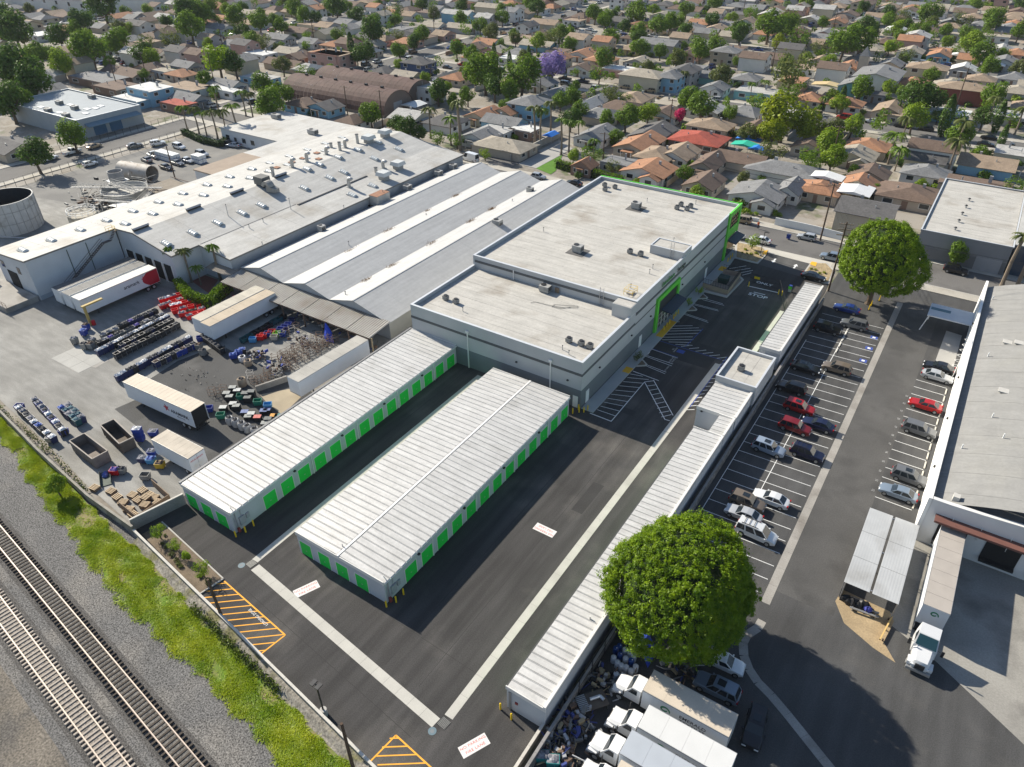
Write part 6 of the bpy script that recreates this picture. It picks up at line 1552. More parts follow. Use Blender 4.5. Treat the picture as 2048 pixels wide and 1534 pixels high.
def box_truck(label,loc,rot,L=8.6,roof_m=None,text=True):
	"""conventional-cab box truck; front towards +x; origin mid box"""
	t=thing('box_truck',label,'truck',loc,rot,'box trucks parked side by side');w=1.28;H=3.95;zb=1.15
	MB().box(-L/2,L/2,-w,w,zb,H-.06).build('cargo_box',trl_w,t,world=False)
	n=4;me=MB().box(0,L/n-.012,-w,w,0,.06).mesh('roof_panel',roof_m or trl_roof)
	for i in range(n):link('roof_panel',me,t,(-L/2+i*L/n,0,H-.06))
	MB().box(-L/2-.02,L/2+.02,w,w+.03,H-.16,H+.02).box(-L/2-.02,L/2+.02,-w-.03,-w,H-.16,H+.02).build('top_rail',steel,t,world=False)
	x0=L/2+.25
	cab=MB();cab.hexa([(x0,-1.05,.9),(x0+1.55,-1.05,.9),(x0+1.55,1.05,.9),(x0,1.05,.9),(x0,-1.0,2.0),(x0+1.55,-1.0,1.9),(x0+1.55,1.0,1.9),(x0,1.0,2.0)])
	cab.hexa([(x0,-1.0,2.0),(x0+1.5,-1.0,1.9),(x0+1.5,1.0,1.9),(x0,1.0,2.0),(x0+.02,-.85,2.72),(x0+.95,-.85,2.7),(x0+.95,.85,2.7),(x0+.02,.85,2.72)])
	cab.build('cab',cab_w,t,world=False)
	hd=MB();R=[]
	for x,zt,ww in((x0+1.5,1.9,.98),(x0+2.2,1.78,.93),(x0+2.75,1.6,.82),(x0+2.95,1.25,.72)):
		R.append([(x,-ww,.75),(x,-ww,zt-.3),(x,-ww*.72,zt),(x,ww*.72,zt),(x,ww,zt-.3),(x,ww,.75)])
	hd.loft(R);hd.build('bonnet',cab_w,t,world=False,smooth=35)
	MB().poly([(x0+1.5,-.9,1.98),(x0+1.5,.9,1.98),(x0+1.02,.8,2.64),(x0+1.02,-.8,2.64)]).build('windscreen',glass,t,world=False)
	for s in(-1,1):
		q=[(x0+.35,s*1.0,1.98),(x0+1.3,s*1.0,1.95),(x0+.9,s*.9,2.58),(x0+.4,s*.9,2.58)]
		MB().poly(q if s<0 else q[::-1]).build('side_window',glass,t,world=False)
		MB().box(x0+2.0,x0+2.9,min(s*.8,s*1.1),max(s*.8,s*1.1),.75,1.15).build('mudguard',cab_w,t,world=False)
		MB().box(x0+2.86,x0+2.98,s*.6-.14,s*.6+.14,.95,1.2).build('headlight',head_m,t,world=False)
		mb=MB().tube((x0+1.4,s*1.0,2.0),(x0+1.6,s*1.4,2.1),.02,4).box(x0+1.55,x0+1.63,s*1.42-.12,s*1.42+.12,1.8,2.4);mb.build('mirror',trim_m,t,world=False)
	MB().box(x0+2.9,x0+2.97,-.45,.45,.9,1.4).build('grille',trim_m,t,world=False)
	MB().box(x0+2.75,x0+3.1,-1.1,1.1,.45,.75).build('bumper',steel,t,world=False)
	MB().box(-L/2,x0+2.6,-.45,.45,.55,.9).build('chassis',dark_metal,t,world=False)
	wheelset(t,x0+2.1,(-1.0,1.0),.5,.3);wheelset(t,-L/2+2.2,(-.95,.95),.5,.55)
	MB().box(-L/2-.03,-L/2,-w+.1,w-.1,zb+.05,H-.2).build('rear_door',M('rear_grey',(.42,.42,.42),.6,.1,1),t,world=False)
	if text:
		swirl(t,(1.9,w+.012,2.75),.62,(-1,0,0))
		lettering('EMERALD\nTEXTILES',.62,ink,t,frame((-.9,w+.012,2.62),(-1,0,0),(0,0,1)),bold=.006)
		lettering('clean linen service',.2,ink,t,frame((-.9,w+.012,1.75),(-1,0,0),(0,0,1)))
	return t
trk=[((-7.43,41.0),'nearest the blue drums, tree shadow on its tan roof',trl_roof),((-6.3,37.4),'second from the tree, with brilliant white roof',M('truck_roof_white',(.62,.62,.61),.7,.05,.5)),((-6.6,34.3),'third from the tree, with blue-grey roof',M('truck_roof_grey',(.40,.43,.47),.7,.06,.5)),((-6.2,31.3),'lowest, cut by the bottom edge of the photo',trl_roof)]
for(x,y),l,rm in trk:box_truck('white conventional-cab box truck '+l,(x,y,0),PI,8.5,rm)
# road tractor with white trailer at the right-hand dock
t=trailer('white semi-trailer backed into the arched warehouse dock',(10.45,71.9,0),PI/2,13.6,4.1,trl_w,M('dusty_trailer_roof',(.40,.36,.32),.85,.1,.5),n=7,legs=False,group='semi-trailers at the right dock')
t.rotation_euler=(0,0,-PI/2)
swirl(t,(6.82,.0,3.2),.5,(0,1,0))
t=thing('road_tractor','white conventional road tractor coupled to the trailer at the dock','truck',(10.5,62.6,0),-PI/2)
cab=MB().hexa([(-.6,-1.15,1.0),(1.5,-1.15,1.0),(1.5,1.15,1.0),(-.6,1.15,1.0),(-.6,-1.1,2.2),(1.45,-1.1,2.15),(1.45,1.1,2.15),(-.6,1.1,2.2)])
cab.hexa([(-.6,-1.1,2.2),(1.45,-1.1,2.15),(1.45,1.1,2.15),(-.6,1.1,2.2),(-.6,-.95,3.5),(.55,-.95,3.1),(.55,.95,3.1),(-.6,.95,3.5)]);cab.build('cab',cab_w,t,world=False)
hd=MB();hd.loft([[(x,-ww,.8),(x,-ww,zt-.35),(x,-ww*.7,zt),(x,ww*.7,zt),(x,ww,zt-.35),(x,ww,.8)]for x,zt,ww in((1.45,2.1,1.0),(2.4,1.95,.92),(3.1,1.75,.8),(3.35,1.3,.7))]);hd.build('bonnet',cab_w,t,world=False,smooth=35)
MB().poly([(1.47,-.98,2.22),(1.47,.98,2.22),(.62,.88,3.05),(.62,-.88,3.05)]).build('windscreen',M('teal_glass',(.02,.06,.075),.08,0,spec=.6),t,world=False)
MB().box(3.28,3.4,-.45,.45,.85,1.5).build('grille',trim_m,t,world=False);MB().box(3.1,3.5,-1.15,1.15,.4,.75).build('bumper',steel,t,world=False)
for s in(-1,1):
	MB().box(2.3,3.2,min(s*.8,s*1.2),max(s*.8,s*1.2),.8,1.25).build('mudguard',cab_w,t,world=False);MB().box(3.15,3.36,s*.72-.16,s*.72+.16,1.0,1.25).build('headlight',head_m,t,world=False)
	MB().tube((1.4,s*1.1,2.4),(1.6,s*1.5,2.5),.025,4).box(1.55,1.66,s*1.55-.14,s*1.55+.14,2.0,2.8).build('mirror',trim_m,t,world=False)
	q=[(.1,s*1.12,2.25),(1.2,s*1.12,2.22),(.6,s*1.0,2.95),(.1,s*1.0,3.0)];MB().poly(q if s<0 else q[::-1]).build('side_window',glass,t,world=False)
MB().box(-4.5,3.0,-.45,.45,.5,.95).build('chassis',dark_metal,t,world=False)
wheelset(t,2.6,(-1.05,1.05),.52,.3);wheelset(t,-2.6,(-.95,.95),.52,.55);wheelset(t,-3.9,(-.95,.95),.52,.55)

# ================================================================ laundry yard: carts, bins, pallets, scrap
CC={k:M('bin_'+k,v,.55,.08,2)for k,v in dict(red=(.62,.015,.02),blue=(.02,.05,.30),grey=(.22,.22,.21),black=(.025,.026,.03),teal=(.02,.10,.11),sky=(.08,.30,.55),lime=(.25,.55,.03),green=(.02,.22,.14),yellow=(.55,.36,.02),cream=(.42,.40,.34),navy=(.02,.03,.10)).items()}
CL={k:M('linen_'+k,v,.95,.3,3.0,fine=.2,fscale=6)for k,v in dict(white=(.80,.80,.84),dark=(.06,.06,.065),grey=(.22,.22,.24),purple=(.12,.09,.30),blue=(.10,.15,.40),brown=(.12,.085,.065),teal=(.08,.14,.17)).items()}
def tub_mesh(lx,ly,h):
	mb=MB();t=.05;z0=.16
	o0=[(-lx*.44,-ly*.42),(lx*.44,-ly*.42),(lx*.44,ly*.42),(-lx*.44,ly*.42)];o1=[(-lx/2,-ly/2),(lx/2,-ly/2),(lx/2,ly/2),(-lx/2,ly/2)]
	i1=[(x*(1-2*t/lx),y*(1-2*t/ly))for x,y in o1];i0=[(x*.88,y*.86)for x,y in o0]
	mb.loft([[(x,y,z0)for x,y in o0],[(x,y,h)for x,y in o1],[(x,y,h)for x,y in i1],[(x,y,z0+.1)for x,y in i0]])
	return mb.mesh('tub',CC['grey'])
def fill_mesh(lx,ly,h,seed,amp=.22):
	r=np.random.default_rng(seed);nx,ny=6,5;mb=MB()
	Z=r.uniform(-.5,1,(nx,ny))*amp;Z[0,:]=Z[-1,:]=-.08;Z[:,0]=Z[:,-1]=-.08
	P=[[((i/(nx-1)-.5)*lx*.95,(j/(ny-1)-.5)*ly*.95,h+Z[i,j])for j in range(ny)]for i in range(nx)]
	for i in range(nx-1):
		for j in range(ny-1):mb.poly([P[i][j],P[i+1][j],P[i+1][j+1],P[i][j+1]])
	return mb.mesh('linen',CL['white'],80)
TUB={'cart':(1.05,.95,1.25),'bin':(1.25,.95,1.0),'low':(1.1,.9,.75)}
TM={k:tub_mesh(*v)for k,v in TUB.items()};FM={k:[fill_mesh(v[0],v[1],v[2]+.07,10+i)for i in range(4)]for k,v in TUB.items()}
CASTERS=MB()
for x in(-.38,.38):
	for y in(-.34,.34):CASTERS.tube((x,y-.03,.09),(x,y+.03,.09),.09,8).tube((x,y,.09),(x,y,.18),.03,4)
CM=CASTERS.mesh('castors',black_m)
FRM=MB()
for x in(-.5,.5):
	for y in(-.42,.42):FRM.tube((x,y,.0),(x,y,1.3),.03,4)
for z in(.15,.75,1.3):FRM.path([(-.5,-.42,z),(.5,-.42,z),(.5,.42,z),(-.5,.42,z),(-.5,-.42,z)],.028,4)
FRM_ME=FRM.mesh('frame',steel)
def cart(p,rot,col,fill,label,group,kind='cart',z=0,wire=False):
	t=thing('laundry_cart' if kind=='cart' else 'plastic_bin',label,'cart' if kind=='cart' else 'bin',(p[0],p[1],z),rot,group)
	if wire:
		paint(link('frame',FRM_ME,t),0,wire)
		if col:paint(link('tub',TM[kind],t),0,CC[col])
	else:
		paint(link('tub',TM[kind],t),0,CC[col])
	link('castors',CM,t)
	if fill:paint(link('linen',FM[kind][int(rng.integers(4))],t),0,CL[fill])
	return t
def row(a,b,cols,fills,label,group,step=1.02,kind='cart',wire=None,jit=.05,rot0=0.0):
	a=Vector(a);b=Vector(b);d=b-a;n=max(1,int(round(d.length/step)));an=math.atan2(d.y,d.x)
	for i in range(n+1):
		q=a+d*i/n
		cart((q.x+rng.normal(0,jit),q.y+rng.normal(0,jit)),an+rot0+rng.normal(0,.05),cols[int(rng.integers(len(cols)))],fills[int(rng.integers(len(fills)))],label,group,kind,wire=(wire if wire and rng.uniform()<.7 else False))
wire_d=M('wire_dark',(.09,.09,.095),.6,.1,2,metal=.4);wire_l=M('wire_light',(.33,.32,.31),.6,.1,2,metal=.4)
row(*[(-122.88,51.95),(-122.71,54.12)],['grey','black'],['grey','dark'],'grey linen cart in the short back row of the cart park','carts in the cart park')
row(*[(-123.28,55.48),(-122.89,62.31)],['black','navy'],['grey','purple','dark'],'linen cart in the back row of the cart park','carts in the cart park')
row(*[(-121.11,50.17),(-120.43,62.05)],['black','grey'],['dark','grey','purple','dark'],'dark linen cart in the second row of the cart park','carts in the cart park')
row(*[(-118.63,48.4),(-119.11,62.09)],['black','navy'],['white','white','white','grey'],'cart piled with white linen in the long middle row','carts in the cart park')
row(*[(-116.88,51.64),(-117.21,61.71)],['black','navy'],['dark','dark',None],'black open cart in the row beside the white linen','carts in the cart park',wire=wire_l)
row(*[(-114.83,49.47),(-115.06,61.33)],['black','black'],['dark',None,None],'empty wire-framed cart at the edge of the middle rows','carts in the cart park',wire=wire_l)
row(*[(-108.57,45.66),(-109.0,59.57)],['black','navy'],['white','white','grey','white','dark'],'cart of white linen in the front long row','carts in the cart park')
row(*[(-106.88,51.56),(-106.5,58.66)],['navy','blue','black'],['dark','brown','dark'],'navy cart of dark linen in the front long row','carts in the cart park',wire=wire_l)
for p,f,l in zip([(-122.83,48.17),(-123.05,49.82),(-121.88,48.78),(-126.08,48.24),(-127.42,50.72),(-128.86,52.09),(-103.4,58.19),(-105.44,58.98)],('dark','grey','brown','grey','blue','brown','dark','brown'),('first loose cart left of the cart rows','second loose cart left of the cart rows','loose cart with brown linen left of the rows','low bin with pale linen left of the rows','blue bin beside the yellow post','tan bin behind the blue one','round dark bundle cart right of the front row','brown-topped cart right of the front row')):
	cart(p,.4,'blue' if 'blue' in l else 'grey',f,l,'loose carts in the yard')
for a,b in([(-126.22,66.1),(-125.14,69.18)],[(-123.94,64.64),(-123.28,67.98)],[(-122.24,65.73),(-121.03,68.83)]):row(a,b,['red'],[None,'white','grey'],'red plastic bin in the upper red cluster by the hedge','red bins by the hedge',1.3,'bin')
for a,b in([(-120.27,64.72),(-118.37,68.79)],[(-118.17,64.68),(-116.34,67.8)],[(-116.1,64.9),(-115.43,66.98)]):row(a,b,['red'],[None,'grey','brown',None],'red plastic bin in the lower red cluster by the hedge','red bins by the hedge',1.3,'bin')
row(*[(-113.5,32.04),(-102.13,30.95)],['black','navy','grey'],['grey','white','blue','dark'],'cart in the leftmost column near the yard wall','carts near the yard wall',1.35)
row(*[(-113.51,34.6),(-102.33,32.8)],['black','blue','grey'],['grey','dark','white'],'cart in the second column from the yard wall','carts near the yard wall',1.35)
row(*[(-107.87,35.68),(-102.91,35.27)],['teal','navy'],['teal','blue','grey'],'teal-toned cart in the short column by the dumpsters','carts near the yard wall',1.2)
row(*[(-107.56,36.56),(-102.93,36.07)],['black','navy'],['teal','grey'],'dark cart in the short column by the dumpsters','carts near the yard wall',1.2)
for p,c,f,l in zip([(-114.4,32.47),(-102.55,32.81),(-102.49,30.86),(-87.06,37.14),(-85.7,36.04),(-86.9,35.54),(-83.82,36.14),(-87.88,31.87),(-87.38,32.47),(-83.42,33.56),(-90.96,39.99)],('blue','blue','cream','blue','sky','navy','yellow','red','grey','grey','blue'),(None,None,'grey','grey','blue','grey','brown','purple','dark',None,'grey'),
		('blue bin heading the leftmost cart column','big blue bin ending the second cart column','cream bin ending the leftmost cart column','blue bin against the side of the short trailer','bright blue bin between short trailer and yellow bin','navy bin with pale laundry beside the short trailer','yellow low bin beside the short trailer','red bin leaning behind the nearer dumpster','grey bin of dark bags beside the red bin','grey bin standing alone above the pallets','blue bin with white rim by the short trailer nose')):
	cart(p,.55,c,f,l,'loose bins in the yard','bin')
p=(-91.54,38.17)
for k in range(3):cart(p,.5+.05*k,'blue','white' if k==2 else None,('bottom','middle','top')[k]+' blue bin of the stack beside the dumpster','stacked blue bins','bin',z=k*.72)
# coloured carts by the canopy
for i,(p,c)in enumerate(zip([(-99.49,65.83),(-99.0,67.06),(-98.94,67.79),(-98.72,68.63),(-98.58,69.42),(-97.35,69.51),(-97.97,70.99),(-97.98,71.93),(-98.07,72.83),(-96.87,68.43),(-98.71,74.38),(-96.49,70.06)],('sky','red','red','blue','red','lime','blue','blue','blue','cream','navy','blue'))):
	cart(p,.6,c,None,{'sky':'sky blue','red':'red','blue':'royal blue','lime':'lime green','cream':'cream','navy':'navy'}[c]+' tub in the coloured row by the blue trailer','coloured tubs by the trailer','bin')
row(*[(-100.86,65.03),(-101.21,74.35)],['teal','black'],[None],'dark empty tub in the line against the blue trailer','dark tubs by the trailer',1.1,'bin')
row(*[(-107.21,61.4),(-101.15,60.4)],['black'],[None,'dark'],'black tub in the short line in front of the trailers','black tubs by the trailers',1.0,'cart')
for p,c,l in zip([(-107.8,60.99),(-101.52,60.78),(-98.08,60.41),(-98.14,61.65),(-98.09,62.34),(-114.61,70.61),(-113.88,71.61),(-114.25,72.97),(-114.45,74.47),(-114.26,75.41)],('blue','grey','blue','blue','black','cream','teal','grey','red','blue'),('blue tub crosswise at the head of the black line','pale grey tub ending the black line','tilted blue tub of bags in the yard middle','second tilted blue tub in the yard middle','black tub beside the tilted blue ones','cream tub at the hedge corner','dark green tub at the hedge corner','grey tub under the canopy edge','red tub under the canopy edge','blue tub under the canopy edge')):
	cart(p,.9,c,'blue' if 'tilted' in l else None,l,'loose tubs by the trailers','bin')
# field of empty wire frames
r4=np.random.default_rng(11)
fa,fb,fc,fd=[Vector(p)for p in[(-91.24,64.76),(-90.48,73.17),(-86.98,73.6),(-87.11,62.9)]]
k=0
for i in range(9):
	for j in range(5):
		q=fa.lerp(fb,i/8).lerp(fd.lerp(fc,i/8),j/4)
		if r4.uniform()<.12:continue
		t=thing('wire_cart','empty rusty wire cart frame in the packed field of frames','wire cart',(q.x+r4.normal(0,.15),q.y+r4.normal(0,.15),0),r4.uniform(0,1.5),'wire cart frames')
		paint(link('frame',FRM_ME,t),0,rusty if r4.uniform()<.75 else wire_l)
for p in[(-91.16,63.56),(-87.85,59.66),(-88.13,58.71),(-88.4,57.77),(-89.18,57.26),(-90.95,58.06),(-87.32,60.39),(-89.36,60.26),(-92.34,51.5),(-91.32,51.79),(-91.32,52.89),(-96.43,69.81),(-96.34,70.79),(-96.07,71.9),(-96.29,73.18)]:
	t=thing('wire_cart','stray wire cart frame at the edge of the frame field','wire cart',(p[0],p[1],0),r4.uniform(0,1.5),'stray wire frames');paint(link('frame',FRM_ME,t),0,rusty if r4.uniform()<.6 else wire_l)
ym=[CL['dark'],CL['grey'],rusty,wire_d,CL['brown'],CC['blue']]
scrap('laundry_heap','heap of blue and dark bags on the wire frames',(-92.18,70.71),(1.0,.8),45,ym,1.1,.9,21)
scrap('laundry_heap','heap of dark bags and bent frames in the yard middle',(-94.73,62.94),(.9,.7),45,ym,1.2,1.1,22)
scrap('laundry_heap','heap of dark bundles at the foot of the grey-roofed trailer',(-88.81,62.21),(1.0,.8),45,ym,1.1,.9,23)
scrap('laundry_heap','shadowed clutter under the loading canopy',(-91,76.6),(7,.7),110,ym+sm,1.8,2.0,24)
scrap('litter','scattered litter and leaves on the yard asphalt',(-98.95,53.69),(2.2,1.6),40,[CL['brown'],CL['dark'],M('litter_pale',(.5,.47,.42),.9,.1,3)],.01,.22,25)
def bulk_bag(p,label,m=None,s=1.0,h=1.35):
	t=thing('bulk_bag',label,'bulk bag',(p[0],p[1],0),rng.uniform(0,3),'bulk bags in the yard');mb=MB();r=np.random.default_rng(int(abs(p[0]*97)))
	mb.loft([[(math.cos(a)*rr*s*(1+r.normal(0,.05)),math.sin(a)*rr*s*(1+r.normal(0,.05)),z)for a in[2*PI*j/12 for j in range(12)]]for z,rr in((0,.5),(.15,.58),(h*.6,.6),(h*.9,.56),(h,.5),(h*.92,.3))])
	mb.build('bag',m or M('grey_bag',(.40,.40,.40),.85,.1,2),t,world=False,smooth=50)
	o=link('linen',FM['low'][0],t,(0,0,h-.82));o.scale=(.75,.8,1);paint(o,0,CL['dark'])
for p,l in zip([(-83.69,48.08),(-82.45,48.23),(-81.11,48.28),(-79.85,48.29),(-78.4,48.44)],('first','second','third','fourth','fifth')):bulk_bag(p,l+' grey bulk bag from the open trailer end')
bulk_bag((-94.24,60.34),'tan carton-like bag beside the white sack in the yard middle',M('tan_bag',(.40,.31,.22),.9,.1,2),1.1,1.1);bulk_bag((-96.18,60.75),'white sack of linen in the yard middle',CL['white'],1.1,1.0)
bulk_bag((-90.23,55.83),'tan bag overflowing with white linen by the ramp',M('tan_bag',(.40,.31,.22)),1.2,1.5)
for p,c,l in zip([(-85.95,48.2),(-83.91,53.65),(-87.36,53.2),(-88.92,48.32),(-81.87,53.91)],('green','green','green','blue','sky'),('green tub at the open trailer end','green tub at the right of the crate stacks','green tub behind the crate lids','tall blue tub at the open trailer door','blue tub edge among the crate lids')):cart(p,.7,c,None,l,'tubs by the crate stacks','bin')
lid_c=[M('crate_lid_'+k,v,.6,.1,2)for k,v in(('grey',(.24,.25,.24)),('dark',(.10,.11,.11)),('blue',(.10,.14,.30)),('red',(.5,.12,.1)),('pale',(.42,.43,.42)),('orange',(.55,.26,.03)),('teal',(.04,.2,.2)))]
for(p,k,h)in zip([(-89.49,52.21),(-89.79,53.66),(-88.49,51.95),(-88.67,53.64),(-86.87,53.72),(-86.28,54.46),(-85.84,53.3),(-86.58,51.06),(-85.66,50.96),(-87.19,49.63),(-83.69,50.86),(-82.36,51.04),(-80.88,50.99),(-81.43,52.66),(-81.21,53.14),(-79.07,51.49),(-77.99,51.21),(-79.22,52.73),(-78.64,53.1),(-78.85,50.65),(-82.34,50.38)],(0,0,0,4,1,1,1,4,0,4,2,4,3,2,2,1,1,5,6,0,0),(1.2,1.3,1.1,1.2,1.3,1.4,1.1,1,1,.9,.7,.8,.8,.7,.7,.9,.8,.6,.6,.7,.7)):
	t=thing('crate_stack',{0:'grey',1:'dark grey',2:'blue',3:'red',4:'pale grey',5:'orange',6:'teal'}[k]+'-topped crate stack near the open trailer end','crate',(p[0],p[1],0),.6,'plastic crates')
	MB().box(-.55,.55,-.4,.4,0,h-.1).build('body',CC['black'],t,world=False)
	for s in(-1,1):MB().box(-.56 if s<0 else .01,-.01 if s<0 else .56,-.42,.42,h-.1,h-.04).build('lid',lid_c[k],t,world=False)
# roll-off dumpsters
def dumpster(pts,label,dark):
	q=[Vector(p)for p in pts];c=sum(q,Vector((0,0)))/4;ax=(q[1]-q[0]);L=ax.length;Wd=(q[3]-q[0]).length
	t=thing('dumpster',label,'dumpster',(c.x,c.y,0),math.atan2(ax.y,ax.x));H=1.9;m=M('dumpster_'+str(dark),(.13,.105,.085)if dark else(.22,.19,.165),.85,.2,1,fine=.15)
	l,w=L/2,Wd/2
	mb=MB().loft([[(-l,-w,.15),(l,-w,.15),(l,w,.15),(-l,w,.15)],[(-l,-w,H),(l,-w,H),(l,w,H),(-l,w,H)],[(-l+.1,-w+.1,H),(l-.1,-w+.1,H),(l-.1,w-.1,H),(-l+.1,w-.1,H)],[(-l+.1,-w+.1,.3),(l-.1,-w+.1,.3),(l-.1,w-.1,.3),(-l+.1,w-.1,.3)]]);mb.build('hopper',m,t,world=False)
	me=MB().box(-.05,.05,-.07,0,.15,H-.1).mesh('side_rib',m)
	for i in range(9):
		x=-l+.3+i*(L-.6)/8;link('side_rib',me,t,(x,-w,0));link('side_rib',me,t,(x,w+.07,0))
	MB().box(-l,l,-w-.06,-w+.1,H,H+.12).box(-l,l,w-.1,w+.06,H,H+.12).box(-l-.05,-l+.1,-w+.1,w-.1,H,H+.12).box(l-.1,l+.05,-w+.1,w-.1,H,H+.12).build('top_rail',M('dumpster_rail',(.33,.29,.25),.8,.15,1),t,world=False)
dumpster([(-97.67,31.35),(-91.1,30.9),(-90.99,33.3),(-97.44,33.58)],'brown-grey open roll-off dumpster nearer the yard wall',0)
dumpster([(-97.26,35.9),(-90.91,34.9),(-90.74,37.07),(-96.97,37.9)],'dark rusty open roll-off dumpster beside the stacked blue bins',1)
# pallets
slat_me=MB().box(-.6,.6,-.055,.055,0,.03).mesh('slat',wood_pale);brr_me=MB().box(-.05,.05,-.5,.5,0,.1).mesh('bearer',wood_dark)
def pallet(t,z,wob):
	for x in(-.5,0,.5):link('bearer',brr_me,t,(x,0,z))
	for y in(-.42,-.21,0,.21,.42):link('slat',slat_me,t,(wob,y,z+.1))
for i,p in enumerate([(-85.03,29.39),(-83.1,29.13),(-81.71,29.04),(-79.88,28.65),(-78.33,28.35),(-81.91,30.53),(-81.4,31.75),(-79.69,31.09),(-78.7,30.27),(-76.71,29.64),(-79.11,31.85),(-77.78,31.59),(-76.26,31.36),(-87.52,28.55),(-80.14,31.8),(-80.43,30.37)]):
	t=thing('pallet_stack','stack of pale wooden pallets in the corner by the left block','pallet',(p[0],p[1],0),.25+rng.normal(0,.15),'pallet stacks')
	n=int(rng.integers(3,6))
	MB().box(-.58,.58,-.48,.48,0,n*.14-.15).build('lower_pallets',wood_dark,t,world=False)
	for k in range(n-1,n):pallet(t,k*.14+.02,rng.normal(0,.02))
t=thing('timber_pen','low plank-sided pen holding the pallet stacks','enclosure',(-80,31,0))
for a,b in zip([(-81.13,28.31),(-76.84,28.04),(-81.36,33.29)],[(-76.84,28.04),(-76.73,32.76),(-76.73,32.76)]):
	a,b=Vector(a),Vector(b);d=b-a;m_=(a+b)/2
	for k in range(3):MB().obox(m_.x,m_.y,.05+.42*k,.43+.42*k,d.length,.1,math.atan2(d.y,d.x)).build('plank',wood_dark,t)
t=thing('scrap_tray','low open steel tray with blue rags by the pallets','skip',(-88.24,30.54),-.5)
MB().box(-1.6,1.6,-.7,.7,0,.1).box(-1.6,1.6,-.7,-.65,.1,.6).box(-1.6,1.6,.65,.7,.1,.6).build('tray',M('tray_green',(.10,.12,.10),.8,.2,1),t,world=False)
lump('rags',CL['blue'],t,-.8,0,.1,1.4,.9,.4,8,.2,9)
# hedge, red patio, palms enclosure
def hedge(name,pts,w,h,label,mat,n=220):
	t=thing(name,label,'hedge',(pts[0][0],pts[0][1],0));V=[];core=MB()
	for a,b in zip(pts,pts[1:]):
		a,b=Vector(a),Vector(b);d=b-a;L=d.length;u=d.normalized();nn=Vector((-u.y,u.x))
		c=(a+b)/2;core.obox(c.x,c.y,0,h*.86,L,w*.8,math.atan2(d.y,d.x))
		m=int(n*L);s=rng.uniform(-w*.3,L+w*.3,m);side=rng.uniform(0,1,m);f=rng.uniform(-1,1,m)
		top=side<.4
		off=np.where(top,f*w/2,np.where(side<.7,-w/2,w/2))+rng.normal(0,.1,m);z=np.where(top,h+rng.normal(0,.12,m),rng.uniform(.1,h,m))
		X=a.x+u.x*s+nn.x*off;Y=a.y+u.y*s+nn.y*off;V.append(np.stack([X,Y,z],1))
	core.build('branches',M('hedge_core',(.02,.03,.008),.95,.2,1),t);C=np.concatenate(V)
	o=link('foliage',leaf_quads(C,None,.2,mat,'foliage'),t);o.location=(-pts[0][0],-pts[0][1],0);return t
def leaf_quads(C,N,size,mat,name,mi=None,aspect=.6):
	"""one small quad per point, facing roughly along N (or anywhere)"""
	n=len(C);nr=rng.normal(0,1,(n,3))if N is None else N+rng.normal(0,.45,(n,3))
	nr[:,2]+=.6;nr /= np.linalg.norm(nr,axis=1)[:,None]+1e-9
	a=np.cross(nr,rng.normal(0,1,(n,3)));a /= np.linalg.norm(a,axis=1)[:,None]+1e-9;b=np.cross(nr,a)
	s=(size*rng.uniform(.6,1.3,n))[:,None]
	return np_mesh(name,np.stack([C-a*s,C-b*s*aspect,C+a*s,C+b*s*aspect],1).reshape(-1,3),None,4,mat,mi)
hedge_m=leafmat('hedge_leaves',(.055,.12,.008),(.20,.30,.015),.9,.3)
hedge('clipped_hedge',[(-128.39,71.59),(-121.52,69.25),(-116.22,69.73),(-118.13,73.21),(-119.05,76.3)],1.5,2.2,'bright green clipped hedge round the red patio with palms',hedge_m)
struct('red_patio',MB().sheet([(-131.69,75.51),(-121.91,73.47),(-125.14,78.37),(-130.53,78.25)],.01),M('red_paving',(.20,.075,.06),.9,.1,1))
hedge('clipped_hedge',[(-221.05,139.98),(-207.91,137.27),(-199.18,137.54),(-203.31,144.41)],1.6,1.7,'dark clipped hedge bordering the staff car park',leafmat('dark_hedge',(.02,.05,.012),(.05,.10,.02),.9,.2),60)
hedge('clipped_hedge',[(-101.36,176.29),(-93.96,174.93),(-87.19,174.24),(-79.58,173.46)],1.8,2.2,'scalloped green hedge across the street behind the main building',hedge_m,90)
struct('lawn',MB().sheet([(-106.13,172.5),(-105.92,187.1),(-100.3,173.59),(-100.07,170.39)],.02),M('lawn_green',(.08,.19,.012),.95,.2,.5,fine=.2))
t=thing('sign_post','yellow-brown T-shaped post standing beside the cart park','post',(-129.93,53.42))
MB().box(-.2,.2,-.2,.2,0,3.9).build('upright',M('ochre_paint',(.42,.30,.09),.7,.12,1),t,world=False);MB().box(-.3,.3,-.4,3.6,3.9,4.15).build('arm',M('ochre_paint',(.42,.30,.09)),t,world=False)
tag(MB().tube((0,0,0),(0,0,.9),.35,12).xf(Matrix.Translation(((-130.19,53.84)[0]+.6,(-130.19,53.84)[1],0))).build('red_drum',CC['red']),'red drum standing at the foot of the ochre post','drum')
struct('loading_ramp',MB().sheet([(-85.92,55.64),(-83.14,59.28),(-80.05,59.79),(-78.77,53.92),(-82.96,54.67)],.012),M('sandy_concrete',(.36,.30,.21),.9,.12,.5))
wall_run('ramp_wall',[(-86.99,55.86),(-85.0,60.73)],.25,1.0,'low concrete wall beside the loading ramp',concrete_old,concrete_old)
t=thing('blue_tarpaulin','royal blue tarpaulin hanging from the loading canopy','tarpaulin',(-88.66,73.88))
MB().poly([(-1.4,.9,3.0),(-.9,-.4,.4),(.3,-.9,.15)]).poly([(-1.4,.9,3.0),(.3,-.9,.15),(1.6,-.5,.1),(.4,.5,1.4)]).build('sheet',M('blue_tarp',(.02,.06,.48),.6,.1,2),t,world=False)
